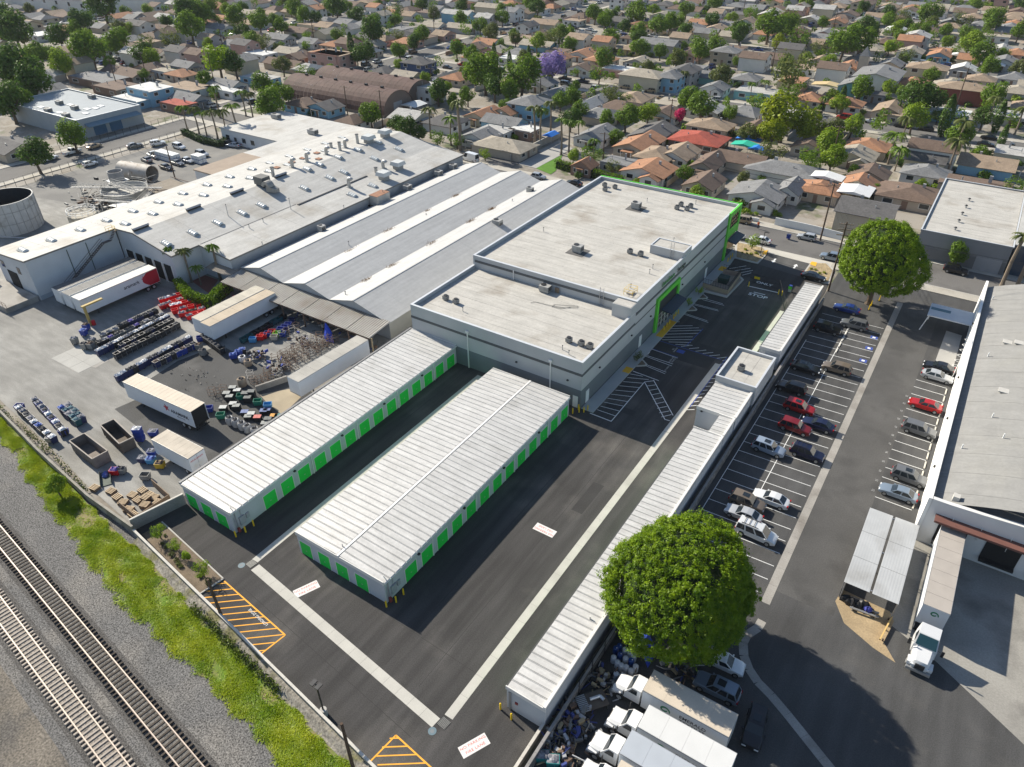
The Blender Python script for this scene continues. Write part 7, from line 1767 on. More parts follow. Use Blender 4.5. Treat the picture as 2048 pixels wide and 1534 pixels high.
t=thing('dock_platform','raised concrete dock with railings at the end of the white wing','platform',(-157,50,0))
MB().box(-170,-147.6,47.2,53.3,0,1.1).build('slab',concrete_old,t)
mb=MB()
for i in range(16):mb.tube((-170+i*1.5,47.4,1.1),(-170+i*1.5,47.4,2.1),.04,4)
for z in(1.6,2.1):mb.tube((-170,47.4,z),(-147.6,47.4,z),.04,4)
mb.build('railing',rusty,t)
row((-168,51.5),(-160,51.5),['navy','blue'],['white','purple','blue'],'navy cart of linen on the dock at the left edge','carts on the left dock',1.0)
for o in bpy.data.objects:
	if o.get('group')=='carts on the left dock':o.location.z=1.1
# ---- scrap and drums behind the retaining wall, right foreground
for i,(x,y,c)in enumerate([(-16.7,44.5,'b'),(-16.5,45.0,'b'),(-15.8,44.9,'w'),(-15.2,44.9,'w'),(-16.4,43.4,'w'),(-16.0,44.1,'b'),(-15.3,44.0,'w'),(-14.7,44.7,'w'),(-15.8,43.1,'w'),(-15.3,43.0,'w'),(-14.8,43.1,'w'),(-14.7,44.1,'b'),(-14.0,43.7,'w'),(-14.2,43.0,'w'),(-15.3,41.8,'w')]):
	t=thing('plastic_drum',('blue' if c=='b' else 'milky white')+' plastic drum in the group below the big tree','drum',(x,y,0),0,'plastic drums');mb=MB()
	mb.loft([mb.ring((0,0,z),r,(0,0,1),14)for z,r in((0,.26),(.05,.3),(.3,.29),(.32,.3),(.6,.3),(.62,.29),(.88,.29),(.93,.24))]);mb.build('barrel',M('drum_blue',(.02,.07,.26),.4,.06,2)if c=='b' else M('drum_white',(.56,.58,.62),.4,.06,2),t,world=False,smooth=40)
	mb=MB();mb.loft([mb.ring((.1,0,z),.06,(0,0,1),8)for z in(.93,.98)]);mb.build('bung',white_m,t,world=False)
rm_=[M('scrap_light',(.42,.42,.43),.5,.15,3,metal=.4),M('scrap_grey',(.22,.22,.21)),rusty,M('scrap_blue',(.05,.07,.25),.6,.1,2),dark_metal,M('scrap_tan',(.36,.29,.18),.8,.1,2)]
for k,(x,y,l)in enumerate([(-16.3,40.5,'scrap pipes and frames behind the drums'),(-17.1,36.0,'scrap motors and rings beside the work table'),(-15.9,35.2,'scrap parts with blue cloth below the work table'),(-16.6,33.7,'scrap wheels and rings by the retaining wall'),(-16.9,32.1,'scrap metal heap at the retaining wall foot'),(-15.6,31.7,'mixed scrap parts beside the teal crates'),(-9.8,46.1,'dark machine parts under the tree edge')]):
	scrap('scrap_heap',l,(x,y),(.75,.7),60,rm_,.9,1.3,40+k)
t=thing('work_table','steel table carrying a silver duct elbow in the scrap row','table',(-15.99,37.82),R_(52))
MB().box(-1.5,1.5,-.9,.9,.75,.82).build('tabletop',M('table_top',(.12,.10,.08),.8,.2,1),t,world=False)
for i in range(10):MB().box(-1.5,-.5,-.9+i*.19,-.8+i*.19,.83,.87).build('slat',steel,t,world=False)
for x in(-1.4,1.4):
	for y in(-.8,.8):MB().box(x-.04,x+.04,y-.04,y+.04,0,.75).build('leg',steel,t,world=False)
MB().path([(-.2,.1,1.05),(.9,.1,1.05),(1.1,-.4,1.05)],.18,10).build('duct',M('bright_duct',(.62,.64,.66),.3,.05,1,metal=.7),t,world=False)
for k,p in enumerate([(-17.28,30.51),(-16.26,30.68)]):
	t=thing('scrap_crate',('left' if k==0 else 'right')+' teal plastic crate of scrap at the bottom edge','crate',(p[0],p[1],0),.5)
	link('tub',TM['bin'],t);paint(t.children[0],0,M('crate_teal',(.02,.22,.22),.5,.05,2));paint(link('contents',FM['bin'][k],t),0,CL['grey'])
t=thing('blue_tent','blue tarpaulin shelter at the edge of the big tree','tarpaulin',(-14.52,46.14))
MB().poly([(-1.5,-.8,1.6),(.2,-1.0,1.9),(.2,1.2,1.9),(-1.5,1.2,1.5)]).poly([(.2,-1.0,1.9),(1.5,-1.5,.1),(1.5,.8,.3),(.2,1.2,1.9)]).build('sheet',M('blue_tarp',(.02,.06,.48)),t,world=False)
for x,y in((-1.4,-.7),(-1.4,1.1),(.2,1.1)):MB().tube((x,y,0),(x,y,1.6),.03,5).build('pole',steel,t,world=False)
for i,p in enumerate([(-9.82,137.23),(-9.79,139.14),(-8.89,142.1)]):
	t=thing('traffic_delineator','yellow delineator post near the big street tree','post',(p[0],p[1],0),0,'yellow delineators');MB().tube((0,0,0),(0,0,1.2),.12,8,r2=.06).build('post',yellow_safety,t,world=False);MB().cbox(0,0,.05,.5,.5,.1).build('base',black_m,t,world=False)
# stacked white cubes in the staff car park
for i in range(10):
	for k in range(2):
		for z in range(2):
			t=thing('cube_tank','white bulk cube tank stacked in the staff car park','tank',(-206+i*1.25+(3.5 if i>6 else 0),120.5+k*1.3+(i>6)*3.5,z*1.15),0,'white cube tanks')
			if i==0 and k==0 and z==0:
				IBC=(MB().box(-.55,.55,-.58,.58,.12,1.1).mesh('bottle',M('cube_white',(.68,.69,.68),.6,.06,1)),MB().box(-.6,.6,-.62,.62,0,.12).mesh('pallet',M('cube_blue',(.06,.12,.3),.6,.1,1)))
			link('bottle',IBC[0],t);link('pallet',IBC[1],t)

# ================================================================ trees
bark=M('bark',(.12,.09,.065),.95,.2,2)
def G_(n,a,b,s=.5):return leafmat('leaf_'+n,a,b,s,.42)
GREENS={'dark':G_('dark',(.034,.085,.01),(.105,.18,.022)),'mid':G_('mid',(.065,.135,.01),(.19,.29,.022)),'light':G_('light',(.11,.20,.01),(.29,.39,.024)),'lime':G_('lime',(.15,.27,.008),(.36,.48,.015)),'olive':G_('olive',(.08,.105,.03),(.18,.205,.05)),'yellow':G_('yellow',(.12,.18,.006),(.36,.40,.012)),
		  'purple':G_('purple',(.22,.155,.40),(.40,.32,.60),.8),'magenta':G_('magenta',(.5,.01,.11),(.65,.03,.18),.8)}
def crown_pts(lobes,n,size):
	"""points and outward normals over a set of lobes (x,y,z,r)"""
	L=np.array(lobes);w=L[:,3]**2;k=rng.choice(len(L),n,p=w/w.sum())
	d=rng.normal(0,1,(n,3));d /= np.linalg.norm(d,axis=1)[:,None]
	P=L[k,:3]+d*(L[k,3]*rng.uniform(.72,1.06,n))[:,None]
	return P,d
def lobes_round(seed,n=16,flat=.85,spread=.6):
	r=np.random.default_rng(seed);out=[(0,0,0,.62)]
	for i in range(n):
		d=r.normal(0,1,3);d /= np.linalg.norm(d);d[2]=d[2]*flat if d[2]>0 else d[2]*.6
		out.append((d[0]*spread,d[1]*spread,d[2]*spread,r.uniform(.26,.42)))
	return out
def trunk_mesh(h,r,limbs,seed,spread=.5):
	q=np.random.default_rng(seed);mb=MB();a=Vector((0,0,0));f=Vector((q.normal(0,.05),q.normal(0,.05),h))
	mb.loft([mb.ring(a,r*1.25,(0,0,1),8),mb.ring(a.lerp(f,.15),r,(0,0,1),8),mb.ring(f,r*.75,(0,0,1),8)])
	for i in range(limbs):
		an=2*PI*i/limbs+q.uniform(0,.8);e=f+Vector((math.cos(an)*spread,math.sin(an)*spread,spread*q.uniform(.7,1.3)));mb.tube(f-Vector((0,0,h*.12)),e,r*.5,6,r2=r*.2)
	return mb.mesh('trunk',bark)
PROTO={}
def proto_crown(key,seed,n=2200,size=.072,**kw):
	P,D=crown_pts(lobes_round(seed,**kw),n,size);P[:,2]+=1.15
	PROTO[key]=(leaf_quads(P,D,size,GREENS['mid'],'crown'),trunk_mesh(.55,.075,4,seed))
for i in range(6):proto_crown('round%d'%i,30+i)
for i in range(2):proto_crown('airy%d'%i,50+i,n=850,size=.075,spread=.78)
def cyp():
	n=1300;t=rng.uniform(0,1,n);a=rng.uniform(0,2*PI,n);r=.42*np.sin(PI*(.12+.86*t))**.7*(1+.12*rng.normal(0,1,n));P=np.stack([r*np.cos(a),r*np.sin(a),.1+3.2*t],1)
	D=np.stack([np.cos(a),np.sin(a),.5+0*a],1);PROTO['cyp0']=(leaf_quads(P,D,.10,GREENS['dark'],'crown'),trunk_mesh(.5,.09,0,3))
cyp()
def palm_meshes(seed,fr=16,droop=1.0):
	r=np.random.default_rng(seed);V=[]
	for i in range(fr):
		an=2*PI*i/fr*2.39;up=r.uniform(.25,1.1);L=r.uniform(1.6,2.1)
		p=np.array([0.,0.,0.]);d=np.array([math.cos(an),math.sin(an),up]);d /= np.linalg.norm(d)
		for s in range(8):
			q=p+d*L/8;side=np.cross(d,[0,0,1.]);side /= np.linalg.norm(side);w=.34*math.sin(PI*(.12+.8*s/8))
			for sg in(-1,1):
				for k in(0,.5):
					b=p+(q-p)*k;V+=[b,b+d*.14,b+d*.24+side*sg*w+np.array([0,0,-.10-w*.5])]
			p=q;d=d+np.array([0,0,-.24*droop]);d /= np.linalg.norm(d)
	return np_mesh('fronds',np.array(V),None,3,GREENS['light'])
PALM=[palm_meshes(i,18+3*i,1.0+.15*i)for i in range(3)]
mbp=MB();mbp.loft([mbp.ring((.03*math.sin(z*5),0,z),r,(0,0,1),8)for z,r in((0,.06),(.1,.042),(.5,.036),(1,.034))]);PTRUNK=mbp.mesh('trunk',M('palm_trunk',(.22,.175,.13),.95,.15,4))
ni=[0]
def tree(kind,x,y,r,col,label,group,sz=1.0):
	ni[0]+=1
	if kind=='palm':
		t=thing('palm_tree',label,'palm tree',(x,y,0),rng.uniform(0,6),group);h=sz
		o=link('trunk',PTRUNK,t);o.scale=(max(3.2,h*.8),max(3.2,h*.8),h)
		o=link('crown',PALM[ni[0]%3],t,(.0,0,h));o.scale=(r/2,r/2,r/2);paint(o,0,GREENS[col]);return t
	if kind=='cyp':key='cyp0'
	else:key=kind+str(ni[0]%(6 if kind=='round' else 2))
	cm,tm=PROTO[key];t=thing({'cyp':'cypress_tree','round':'broadleaf_tree','airy':'airy_tree'}[kind],label,'tree',(x,y,0),rng.uniform(0,6),group)
	k=r*(1+rng.normal(0,.05));t.scale=(k*rng.uniform(.92,1.08),k*rng.uniform(.92,1.08),k*sz)
	link('trunk',tm,t);paint(link('crown',cm,t),0,GREENS[col]);return t
# the two great ficus trees: dense domes of leaf rosettes
ficus_m=leafmat('ficus_leaves',(.035,.10,.003),(.23,.33,.006),.9,.22)
def ficus(x,y,a,b,zc,label,seed,nclump,per,size,cut=.05):
	t=thing('ficus_tree',label,'tree',(x,y,0));r=np.random.default_rng(seed)
	d=r.normal(0,1,(nclump,3));d /= np.linalg.norm(d,axis=1)[:,None];d=d[d[:,2]>-.62]
	bump=.95+r.normal(0,.035,len(d))
	for q_ in range(90):
		c=r.normal(0,1,3);c /= np.linalg.norm(c);bump+=r.uniform(-.10,.12)*(1.5 if q_<12 else 1)*np.exp((r.uniform(3,8)if q_<12 else r.uniform(10,50))*(d @ c-1))
	C=d*np.array([a,a,b])*bump[:,None];C[:,0]+=.05*a*d[:,2]
	low=C[:,2]<0;C[low,2]*=.78
	nrm=d/np.array([a,a,b]);nrm /= np.linalg.norm(nrm,axis=1)[:,None]
	k=np.repeat(np.arange(len(C)),per);m=len(k);j=r.normal(0,1,(m,3));j /= np.linalg.norm(j,axis=1)[:,None]
	rad=size*4.6*r.uniform(.5,1.45,len(C))[k]*r.uniform(.2,1,m)**.6*np.where(r.uniform(0,1,m)<.3,r.uniform(1,1.7,m),1)
	tip=j+nrm[k]*.9;tip /= np.linalg.norm(tip,axis=1)[:,None]
	P=C[k]+tip*rad[:,None]-nrm[k]*size;P[:,2]+=zc
	o=link('crown',leaf_quads(P,tip*.7,size*1.25,ficus_m,'crown',None,.42),t)
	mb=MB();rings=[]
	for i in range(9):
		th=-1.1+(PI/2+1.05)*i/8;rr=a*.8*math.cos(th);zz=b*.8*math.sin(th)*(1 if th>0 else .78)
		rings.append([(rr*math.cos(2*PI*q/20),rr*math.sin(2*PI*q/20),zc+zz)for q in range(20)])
	mb.loft(rings);mb.build('inner_shade_shell',M('ficus_shade_core',(.016,.034,.006),.95,.3,1.5),t,world=False)  # added dark shell: blocks light, so gaps between leaf clumps look shaded
	tr=MB();tr.loft([tr.ring((0,0,z),q,(0,0,1),10)for z,q in((0,.75),(.6,.5),(zc*.6,.42))])
	for i in range(5):tr.tube((0,0,zc*.35),(math.cos(i*1.26)*a*.5,math.sin(i*1.26)*a*.5,zc*.8),.25,6,r2=.12)
	tr.build('trunk',bark,t,world=False)
F1=(-12.76,50.34);F2=(-10.42,139.75)
ficus(F1[0],F1[1],7.75,6.3,7.4,'huge round ficus tree overhanging the narrow block and box trucks',3,3400,60,.092)
ficus(F2[0],F2[1],6.7,8.4,8.9,'huge rounded ficus tree at the street end of the car park',4,2200,50,.12)
ADJ={'dark':'dark green','mid':'green','light':'light green','lime':'lime green','olive':'olive','yellow':'yellow-green','purple':'purple-flowering','magenta':'magenta-flowering'}
ZONE=(lambda x,y:'in the works grounds' if x>-165 and y<150 else 'left of the road' if x<-225 and y<190 else 'in the far left streets' if x<-240 else 'in the first block' if y<258 else 'in the second block' if y<366 else 'in the farthest blocks')
TL=[(-406,184,8.0,'rd'),(-308,136,8.9,'rd'),(-280,117,6.2,'rd'),(-296,134,7.1,'rd'),(-513,231,4.0,'rd'),(-360,168,5.7,'rm'),(-330,163,5.1,'rl'),(-335,179,7.3,'rm'),(-348,200,6.3,'rm'),(-322,194,5.0,'rd'),(-391,196,5.8,'rd'),(-416,223,6.8,'rd'),(-443,252,9.1,'rd'),(-347,238,7.1,'rm'),(-345,225,4.5,'ao'),(-383,264,10.0,'rd'),(-364,280,5.5,'rm'),(-337,272,5.7,'rm'),(-275,198,5.1,'ri'),(-269,201,4.9,'rd'),(-237,221,2.7,'ri'),(-302,244,3.7,'ao'),(-361,319,5.8,'rm'),(-352,339,5.8,'rm'),(-231,110,4.4,'rm'),(-222,94,4.4,'rd'),(-399,237,3.1,'rl'),(-455,272,3.2,'rm'),(-206,165,4.8,'rm'),(-216,178,4.4,'rm'),(-234,185,4.3,'rm'),(-352,216,3.5,'ao'),(-324,254,3.0,'am'),(-378,266,6.6,'rm'),(-242,214,3.1,'am'),(-373,199,5.1,'rl'),(-361,174,4.3,'rm'),(-353,295,3.3,'rm'),(-235,200,2.6,'am'),(-283,122,4.5,'rm')]
TL+=[(-265,279,6.9,'rd'),(-239,246,4.6,'rd'),(-243,245,3.7,'rd'),(-249,298,4.2,'rm'),(-241,281,4.0,'rd'),(-234,263,3.8,'rm'),(-215,280,3.6,'rm'),(-199,269,4.0,'rm'),(-166,233,6.6,'rm'),(-174,237,5.0,'rm'),(-157,226,4.7,'rd'),(-152,236,6.5,'rm'),(-151,226,4.3,'rm'),(-153,259,6.4,'rp'),(-192,325,4.1,'ao'),(-205,393,4.8,'rm'),(-196,389,4.7,'rm'),(-181,396,5.7,'rm'),(-158,350,4.8,'rm'),(-158,372,4.9,'rm'),(-157,384,5.0,'rm'),(-177,372,3.5,'rd'),(-239,332,3.9,'rm'),(-291,386,4.6,'rd'),(-264,297,3.1,'ao'),(-243,394,5.5,'rd'),(-154,173,3.3,'rd'),(-161,176,2.8,'rd'),(-150,174,2.3,'rd'),(-118,220,3.2,'rm'),(-129,233,3.4,'rm'),(-130,227,3.1,'rm'),(-107,217,3.0,'rm'),(-100,217,4.0,'rm'),(-97,227,3.2,'rl'),(-118,242,3.0,'ao'),(-114,244,2.6,'am'),(-97,204,2.0,'rm'),(-164,210,2.7,'rm'),(-162,216,3.0,'rm'),(-94,183,2.8,'am'),(-99,181,2.0,'rl'),(-85,179,2.0,'ao'),(-216,223,2.4,'ri'),(-222,248,2.3,'rl'),(-335,326,6.7,'rd'),(-240,225,2.1,'ri'),(-195,233,2.6,'rl'),(-182,230,1.8,'rl'),(-142,173,2.2,'am'),(-136,175,2.5,'am'),(-122,170,1.5,'al'),(-146,216,2.2,'rm'),(-316,379,4.7,'rd'),(-307,343,5.0,'ad'),(-210,254,1.6,'rm'),(-166,339,2.9,'rm'),(-150,330,2.6,'al'),(-138,271,2.9,'am'),(-217,330,2.8,'rm')]
TL+=[(-117,375,4.7,'rd'),(-107,386,6.9,'rm'),(-102,399,5.7,'rm'),(-95,365,3.8,'ry'),(-117,323,5.4,'rm'),(-78,350,2.2,'rl'),(-90,379,4.7,'am'),(-67,360,6.6,'rm'),(-62,369,6.1,'rm'),(-71,421,4.9,'rd'),(-49,475,5.9,'rm'),(-66,456,4.2,'rm'),(-19,468,5.4,'rm'),(-61,467,4.5,'ao'),(-52,387,3.0,'ri'),(-22,397,5.5,'rl'),(-15,378,5.9,'rm'),(-42,368,3.1,'ao'),(-33,475,4.3,'ao'),(-70,293,6.2,'ao'),(-66,276,4.1,'am'),(-83,239,4.6,'rm'),(-76,246,2.5,'rm'),(-55,233,7.0,'ry'),(-48,234,4.4,'ry'),(-56,225,4.3,'ry'),(-39,222,4.2,'rl'),(-35,211,3.7,'rl'),(-51,210,3.2,'ao'),(-38,248,3.7,'rl'),(-26,283,5.9,'rd'),(-22,288,4.6,'rd'),(-23,263,3.9,'rl'),(-9,251,3.7,'rm'),(-5,307,4.8,'rm'),(-37,306,3.0,'rl'),(-2,244,2.3,'rm'),(-53,288,2.8,'rl'),(-29,210,1.8,'rm'),(-12,208,1.9,'rl'),(-66,183,2.0,'rm'),(-58,172,1.9,'rl'),(-52,189,1.9,'ro'),(-40,208,3.1,'am'),(-71,259,3.6,'am'),(-21,201,1.4,'rm'),(-22,193,1.1,'rm'),(8,218,2.2,'am'),(-89,235,2.3,'rg'),(-69,195,1.1,'rl'),(-77,364,3.6,'ao'),(-36,441,3.2,'rm'),(-143,369,4.3,'rd'),(-107,424,5.2,'ao'),(-134,442,4.4,'am'),(-163,464,4.7,'rm'),(-32,413,3.0,'rl')]
TREES=[]
for x,y,r,code in TL:
	kind={'r':'round','a':'airy'}[code[0]];col=dict(d='dark',m='mid',l='light',i='lime',o='olive',y='yellow',p='purple',g='magenta')[code[1]]
	r=min(r*1.16,9.5);TREES.append((x,y,r))
	lab={'purple':'purple-flowering jacaranda tree in the middle of the houses','magenta':'magenta bougainvillea beside the red-roofed house'}.get(col)or ADJ[col]+(' airy' if kind=='airy' else ' bushy')+' tree '+ZONE(x,y)
	tree(kind,x,y,r,col,lab,'trees among the houses')
for x,y,h in[(-198.0,284.9,7.5),(-181.6,272.7,7),(-182.5,289.3,7.5),(-258.1,257.2,11),(-187.9,318.0,4.5),(-186.5,318.8,4.5),(-186.1,321.4,5),(-184.7,322.2,5),(-184.0,325.0,5),(-327.6,383.2,6)]+[(-48.1,278.7,9),(-14.3,265.4,12),(-0.8,278.2,11),(2.0,257.5,9)]:
	tree('cyp',x,y,h/3.3,'dark','slim dark cypress '+ZONE(x,y),'cypress trees')
for c in([(-223.1,143.2,3.2,7.5),(-216.6,142.7,3.2,8),(-212.9,142.8,3,7),(-207.2,142.6,3.2,8.5),(-208.0,146.9,3,7.5),(-203.4,147.6,3.4,9.5),(-226.7,159.0,3,10),(-217.0,165.0,3,8),(-220.8,165.2,3,8)],[(-149.5,179.1,3.4,9),(-134.3,174.2,3.6,14),(-117.9,190.4,3.4,11),(-117.2,192.9,3.2,10),(-121.1,205.5,3.4,9),(-106.3,186.8,2.6,10),(-105.6,190.2,2.6,9),(-106.5,197.5,2.8,7),(-139.6,176.8,3.2,8),(-98.5,192.7,2.6,4)],[(-23.7,253.3,3.8,7),(-23.2,228.9,4.2,8),(-20.5,223.7,3.6,6),(-7.8,228.4,4.2,9),(-8.5,249.0,3.8,9),(-3.7,294.8,3.2,7),(4.8,279.5,3.6,8),(-77.4,287.2,2.6,5),(-79.3,277.2,2.4,6),(-107.0,281.4,2.8,6),(-93.8,374.7,2.6,5),(-53.7,279.1,2.6,4)],[(-131.8,73.5,1.9,7.2),(-128.8,74.7,2.1,7.0),(-126.3,75.0,1.8,4.0),(-124.7,78.6,2.0,7.6)],[(10.4,161.0,2.4,11),(12.8,160.7,2.4,12)]):
	for x,y,r,h in c:
		TREES.append((x,y,1.5));tree('palm',x,y,r,'olive' if rng.uniform()<.5 else 'mid',('palm tree in the hedged red patio of the yard' if y<90 else 'tall palm tree by the arched warehouse' if x>5 else 'feathery palm tree by the staff car park hedge' if y<170 and x<-190 else 'palm tree '+ZONE(x,y)),'palm trees',h)
# small planted trees
for x,y,r,c,l in[(0.9,165.4,2.6,'mid','small round street tree before the grey warehouse')]+[(-37.2,151.8,1.6,'light','young tree on the kerbed street island')]+[(-39.2,125.6,0.8,'lime','slim young tree in the tree well nearest the gate'),(-39.1,120.2,0.8,'lime','slim young tree in the middle tree well'),(-39.1,97.2,0.9,'olive','slim young palm-like tree in the tree well by the hatching')]+[(-72.0,27.9,0.95,'light','young sapling in the planter nearest the yard wall'),(-68.6,27.8,0.9,'light','young sapling in the middle of the planter'),(-62.3,27.0,1.05,'light','young sapling at the outer end of the planter'),(-66.0,27.5,0.7,'lime','round bush in the planter bed')]+[(-90.0,25.2,1.5,'light','bushy sapling on the grass bank by the old wall')]:
	tree('round' if 'bush' in l or 'round' in l else 'airy',x,y,r,c,l,'young planted trees',1.25)
# low shrubs: planter and islands
SHR=proto_crown('shrub0',77,n=260,size=.16)or PROTO['shrub0'][0]
def shrubs(pts,label,col,r0,group):
	for x,y in pts:
		t=thing('shrub',label,'shrub',(x,y,.1),rng.uniform(0,6),group);k=r0*rng.uniform(.7,1.2);t.scale=(k,k,k*.8);paint(link('foliage',SHR,t,(0,0,-.55)),0,GREENS[col])
shrubs([(-73+i*.95+rng.normal(0,.2),27.6-i*.11+rng.uniform(-.4,1.0))for i in range(14)],'low shrub in the planter bed by the front wall','olive',.38,'shrubs in the planter')
shrubs([(-38.35,148.78),(-37.39,148.93),(-36.45,149.09),(-35.74,149.98),(-34.82,149.67),(-38.3,150.64),(-23.54,148.65),(-22.66,148.79),(-21.56,147.44),(-20.87,148.29),(-22.73,146.7),(-21.47,145.89)],'straw-coloured grass tuft on the street islands','yellow',.45,'tufts on the islands')
shrubs([(-45.86,170.87),(-45.09,171.92),(-43.86,171.57),(-42.78,171.69),(-45.87,173.14),(-44.17,173.65),(-38.66,173.74),(-37.6,173.85),(-39.54,175.43)],'green garden shrub behind the low wall across the street','light',.9,'garden shrubs across the street')
iv=[]
for i in range(300):
	x=rng.uniform(-59.5,-43)if i<220 else rng.uniform(-118,-88);iv.append((x,(yw(x)+.25 if x>-75 else yw(x)+1.0)+rng.normal(0,.15)))
P=np.array([(x+rng.normal(0,.25),y+rng.normal(0,.2),abs(rng.normal(.45,.3)))for x,y in iv for _ in range(9)])
tag(link('ivy',leaf_quads(P,None,.13,leafmat('ivy',(.05,.08,.012),(.16,.20,.03),1,.2),'ivy')),'ivy and weeds trailing along the foot of the walls','ivy',kind='stuff')

# ================================================================ houses
RC={k:M('shingle_'+k,v,.95,.13,.5,fine=.16,fscale=2.2,col2=tuple(c*.72 for c in v),c2lo=.55,c2hi=.75,c2scale=.3)for k,v in dict(grey=(.20,.20,.20),dark=(.115,.11,.108),brown=(.155,.108,.082),tan=(.30,.225,.16),orange=(.36,.185,.105),red=(.34,.075,.05),pale=(.40,.39,.37),beige=(.34,.30,.24),white=(.60,.60,.58)).items()}
WC={k:M('stucco_'+k,v,.9,.06,.5)for k,v in dict(white=(.62,.61,.58),beige=(.46,.39,.31),cream=(.56,.49,.36),grey=(.36,.36,.36),blue=(.22,.40,.52),navy=(.05,.08,.17),brown=(.24,.16,.12),teal=(.20,.42,.42),brick=(.20,.06,.045),yellow=(.55,.42,.16),pink=(.48,.30,.25)).items()}
trimw=M('eave_trim',(.66,.64,.60),.7,.04,1)
def house_proto(kind):
	two='2' in kind;h=5.3 if two else 2.7;hw=5.0;e=.45;rise=1.75;W=MB();Rf=MB()
	W.box(-hw,hw,-hw,hw,0,h)
	X,zt=hw+e,h+rise;ze=h-.12
	if 'gable' in kind or 'cross' in kind:
		for s in(-1,1):W.poly([(-hw,s*hw,h),(hw,s*hw,h),(0,s*hw,h+rise*.93)][::-s])
		for s in(-1,1):
			Rf.hexa([(0,-X,zt-.14),(s*X,-X,ze-.14),(s*X,X,ze-.14),(0,X,zt-.14),(0,-X,zt),(s*X,-X,ze),(s*X,X,ze),(0,X,zt)])
		if 'cross' in kind:
			W.box(.5,4.5,-hw-2.2,-hw,0,h-.3);W.poly([(.5,-hw-2.2,h-.3),(4.5,-hw-2.2,h-.3),(2.5,-hw-2.2,h+.8)])
			for s in(-1,1):Rf.hexa([(2.5,-hw-2.6,h+.75),(2.5+s*2.5,-hw-2.6,h-.5),(2.5+s*2.5,-hw+2.0,h-.5),(2.5,-hw+2.0,h+.75),(2.5,-hw-2.6,h+.9),(2.5+s*2.5,-hw-2.6,h-.36),(2.5+s*2.5,-hw+2.0,h-.36),(2.5,-hw+2.0,h+.9)])
	elif 'hip' in kind:
		q=1.6;b0=[(-X,-X,ze),(X,-X,ze),(X,X,ze),(-X,X,ze)];r0,r1=(0,-q,zt),(0,q,zt)
		Rf.poly([b0[0],b0[1],r0]).poly([b0[1],b0[2],r1,r0]).poly([b0[2],b0[3],r1]).poly([b0[3],b0[0],r0,r1]).poly([(x,y,z-.15)for x,y,z in b0[::-1]])
		for a,c in zip(b0,b0[1:]+b0[:1]):Rf.poly([(a[0],a[1],ze-.15),(c[0],c[1],ze-.15),c,a])
	else:
		Rf.box(-hw-.15,hw+.15,-hw-.15,hw+.15,h,h+.12);W.box(-hw,hw,-hw-.05,-hw,h+.12,h+.35)
	t=thing('house','house','house')
	W.build('wall',WC['white'],t,world=False);ro=Rf.build('roof',RC['grey'],t,world=False)
	MB().box(1.6,2.1,1.5,2.0,h+.3,h+rise+.25).build('chimney',WC['grey'],ro,world=False)
	MB().tube((-2,-1.5,h+.4),(-2,-1.5,h+1.6),.12,6).build('roof_vent',steel,ro,world=False)
	fl=(0,2.65)if two else(0,)
	win=MB().box(-.75,.75,-.03,.03,0,1.1).mesh('window',glass);wf=MB().box(-.88,.88,-.02,.02,-.13,1.23).mesh('window_frame',trimw)
	for z in fl:
		for x,y,a in((-2.8,-hw,0),(3.1 if 'cross' not in kind else 2.5,-hw-(2.2 if 'cross' in kind and z==0 else 0),0),(hw,-2.4,PI/2),(hw,2.4,PI/2)):
			o=link('window',win,t,(x+(.03 if a else 0),y-(0 if a else .03),z+1.05),a);link('window_frame',wf,o)
	MB().box(-.5,.5,-hw-.05,-hw,0,2.1).build('door',WC['brown'],t,world=False)
	if kind=='gable':
		MB().box(-1.8,1.8,-hw-1.6,-hw+.1,2.3,2.42).build('porch_roof',RC['grey'],t,world=False)
		for x in(-1.6,1.6):MB().box(x-.08,x+.08,-hw-1.5,-hw-1.34,0,2.3).build('porch_post',trimw,t,world=False)
	return t
HP={};OCC=[]
def overlaps(x,y,w,d,m=.6):
	for(a,b,p,q)in OCC:
		if abs(x-a)<(w+p)/2+m and abs(y-b)<(d+q)/2+m:return True
	return False
RN=dict(grey='grey',dark='charcoal',brown='brown',tan='tan',orange='terracotta',red='red',pale='pale',beige='beige',white='white')
def house(x,y,w,d,kind,rc,wc,rot=0,label=None,zone=None):
	if kind not in HP:HP[kind]=house_proto(kind);o=HP[kind]
	else:o=copy_tree(HP[kind])
	if rot%2:w,d=d,w
	o.location=(x,y,0);o.rotation_euler=(0,0,rot*PI/2);o.scale=(w/10,d/10,1)
	for c in CH[o.name]:
		if c.name.startswith('wall'):paint(c,0,WC[wc])
		elif c.name.startswith('roof')or c.name.startswith('porch_roof'):paint(c,0,RC[rc])
	o['label']=label or '%s %shouse, %s %s roof, %s'%(WN(wc),'two-storey ' if '2' in kind else '',RN[rc],'flat' if 'flat' in kind else 'hipped' if 'hip' in kind else 'gabled',ZONE(x,y));o['group']='houses beyond the street'
	OCC.append((x,y,d if rot%2 else w,w if rot%2 else d))
	return o
WN=lambda k:{'brick':'dark red brick','navy':'dark blue','blue':'light blue','yellow':'ochre'}.get(k,k)
for r_ in((-203,205,52,34),(3,184,18,40),(18,184,18,40),(-182,150,46,26),(-265,130,46,24),(-118,172,12,30),(-100,181,15,22)):OCC.append(r_)
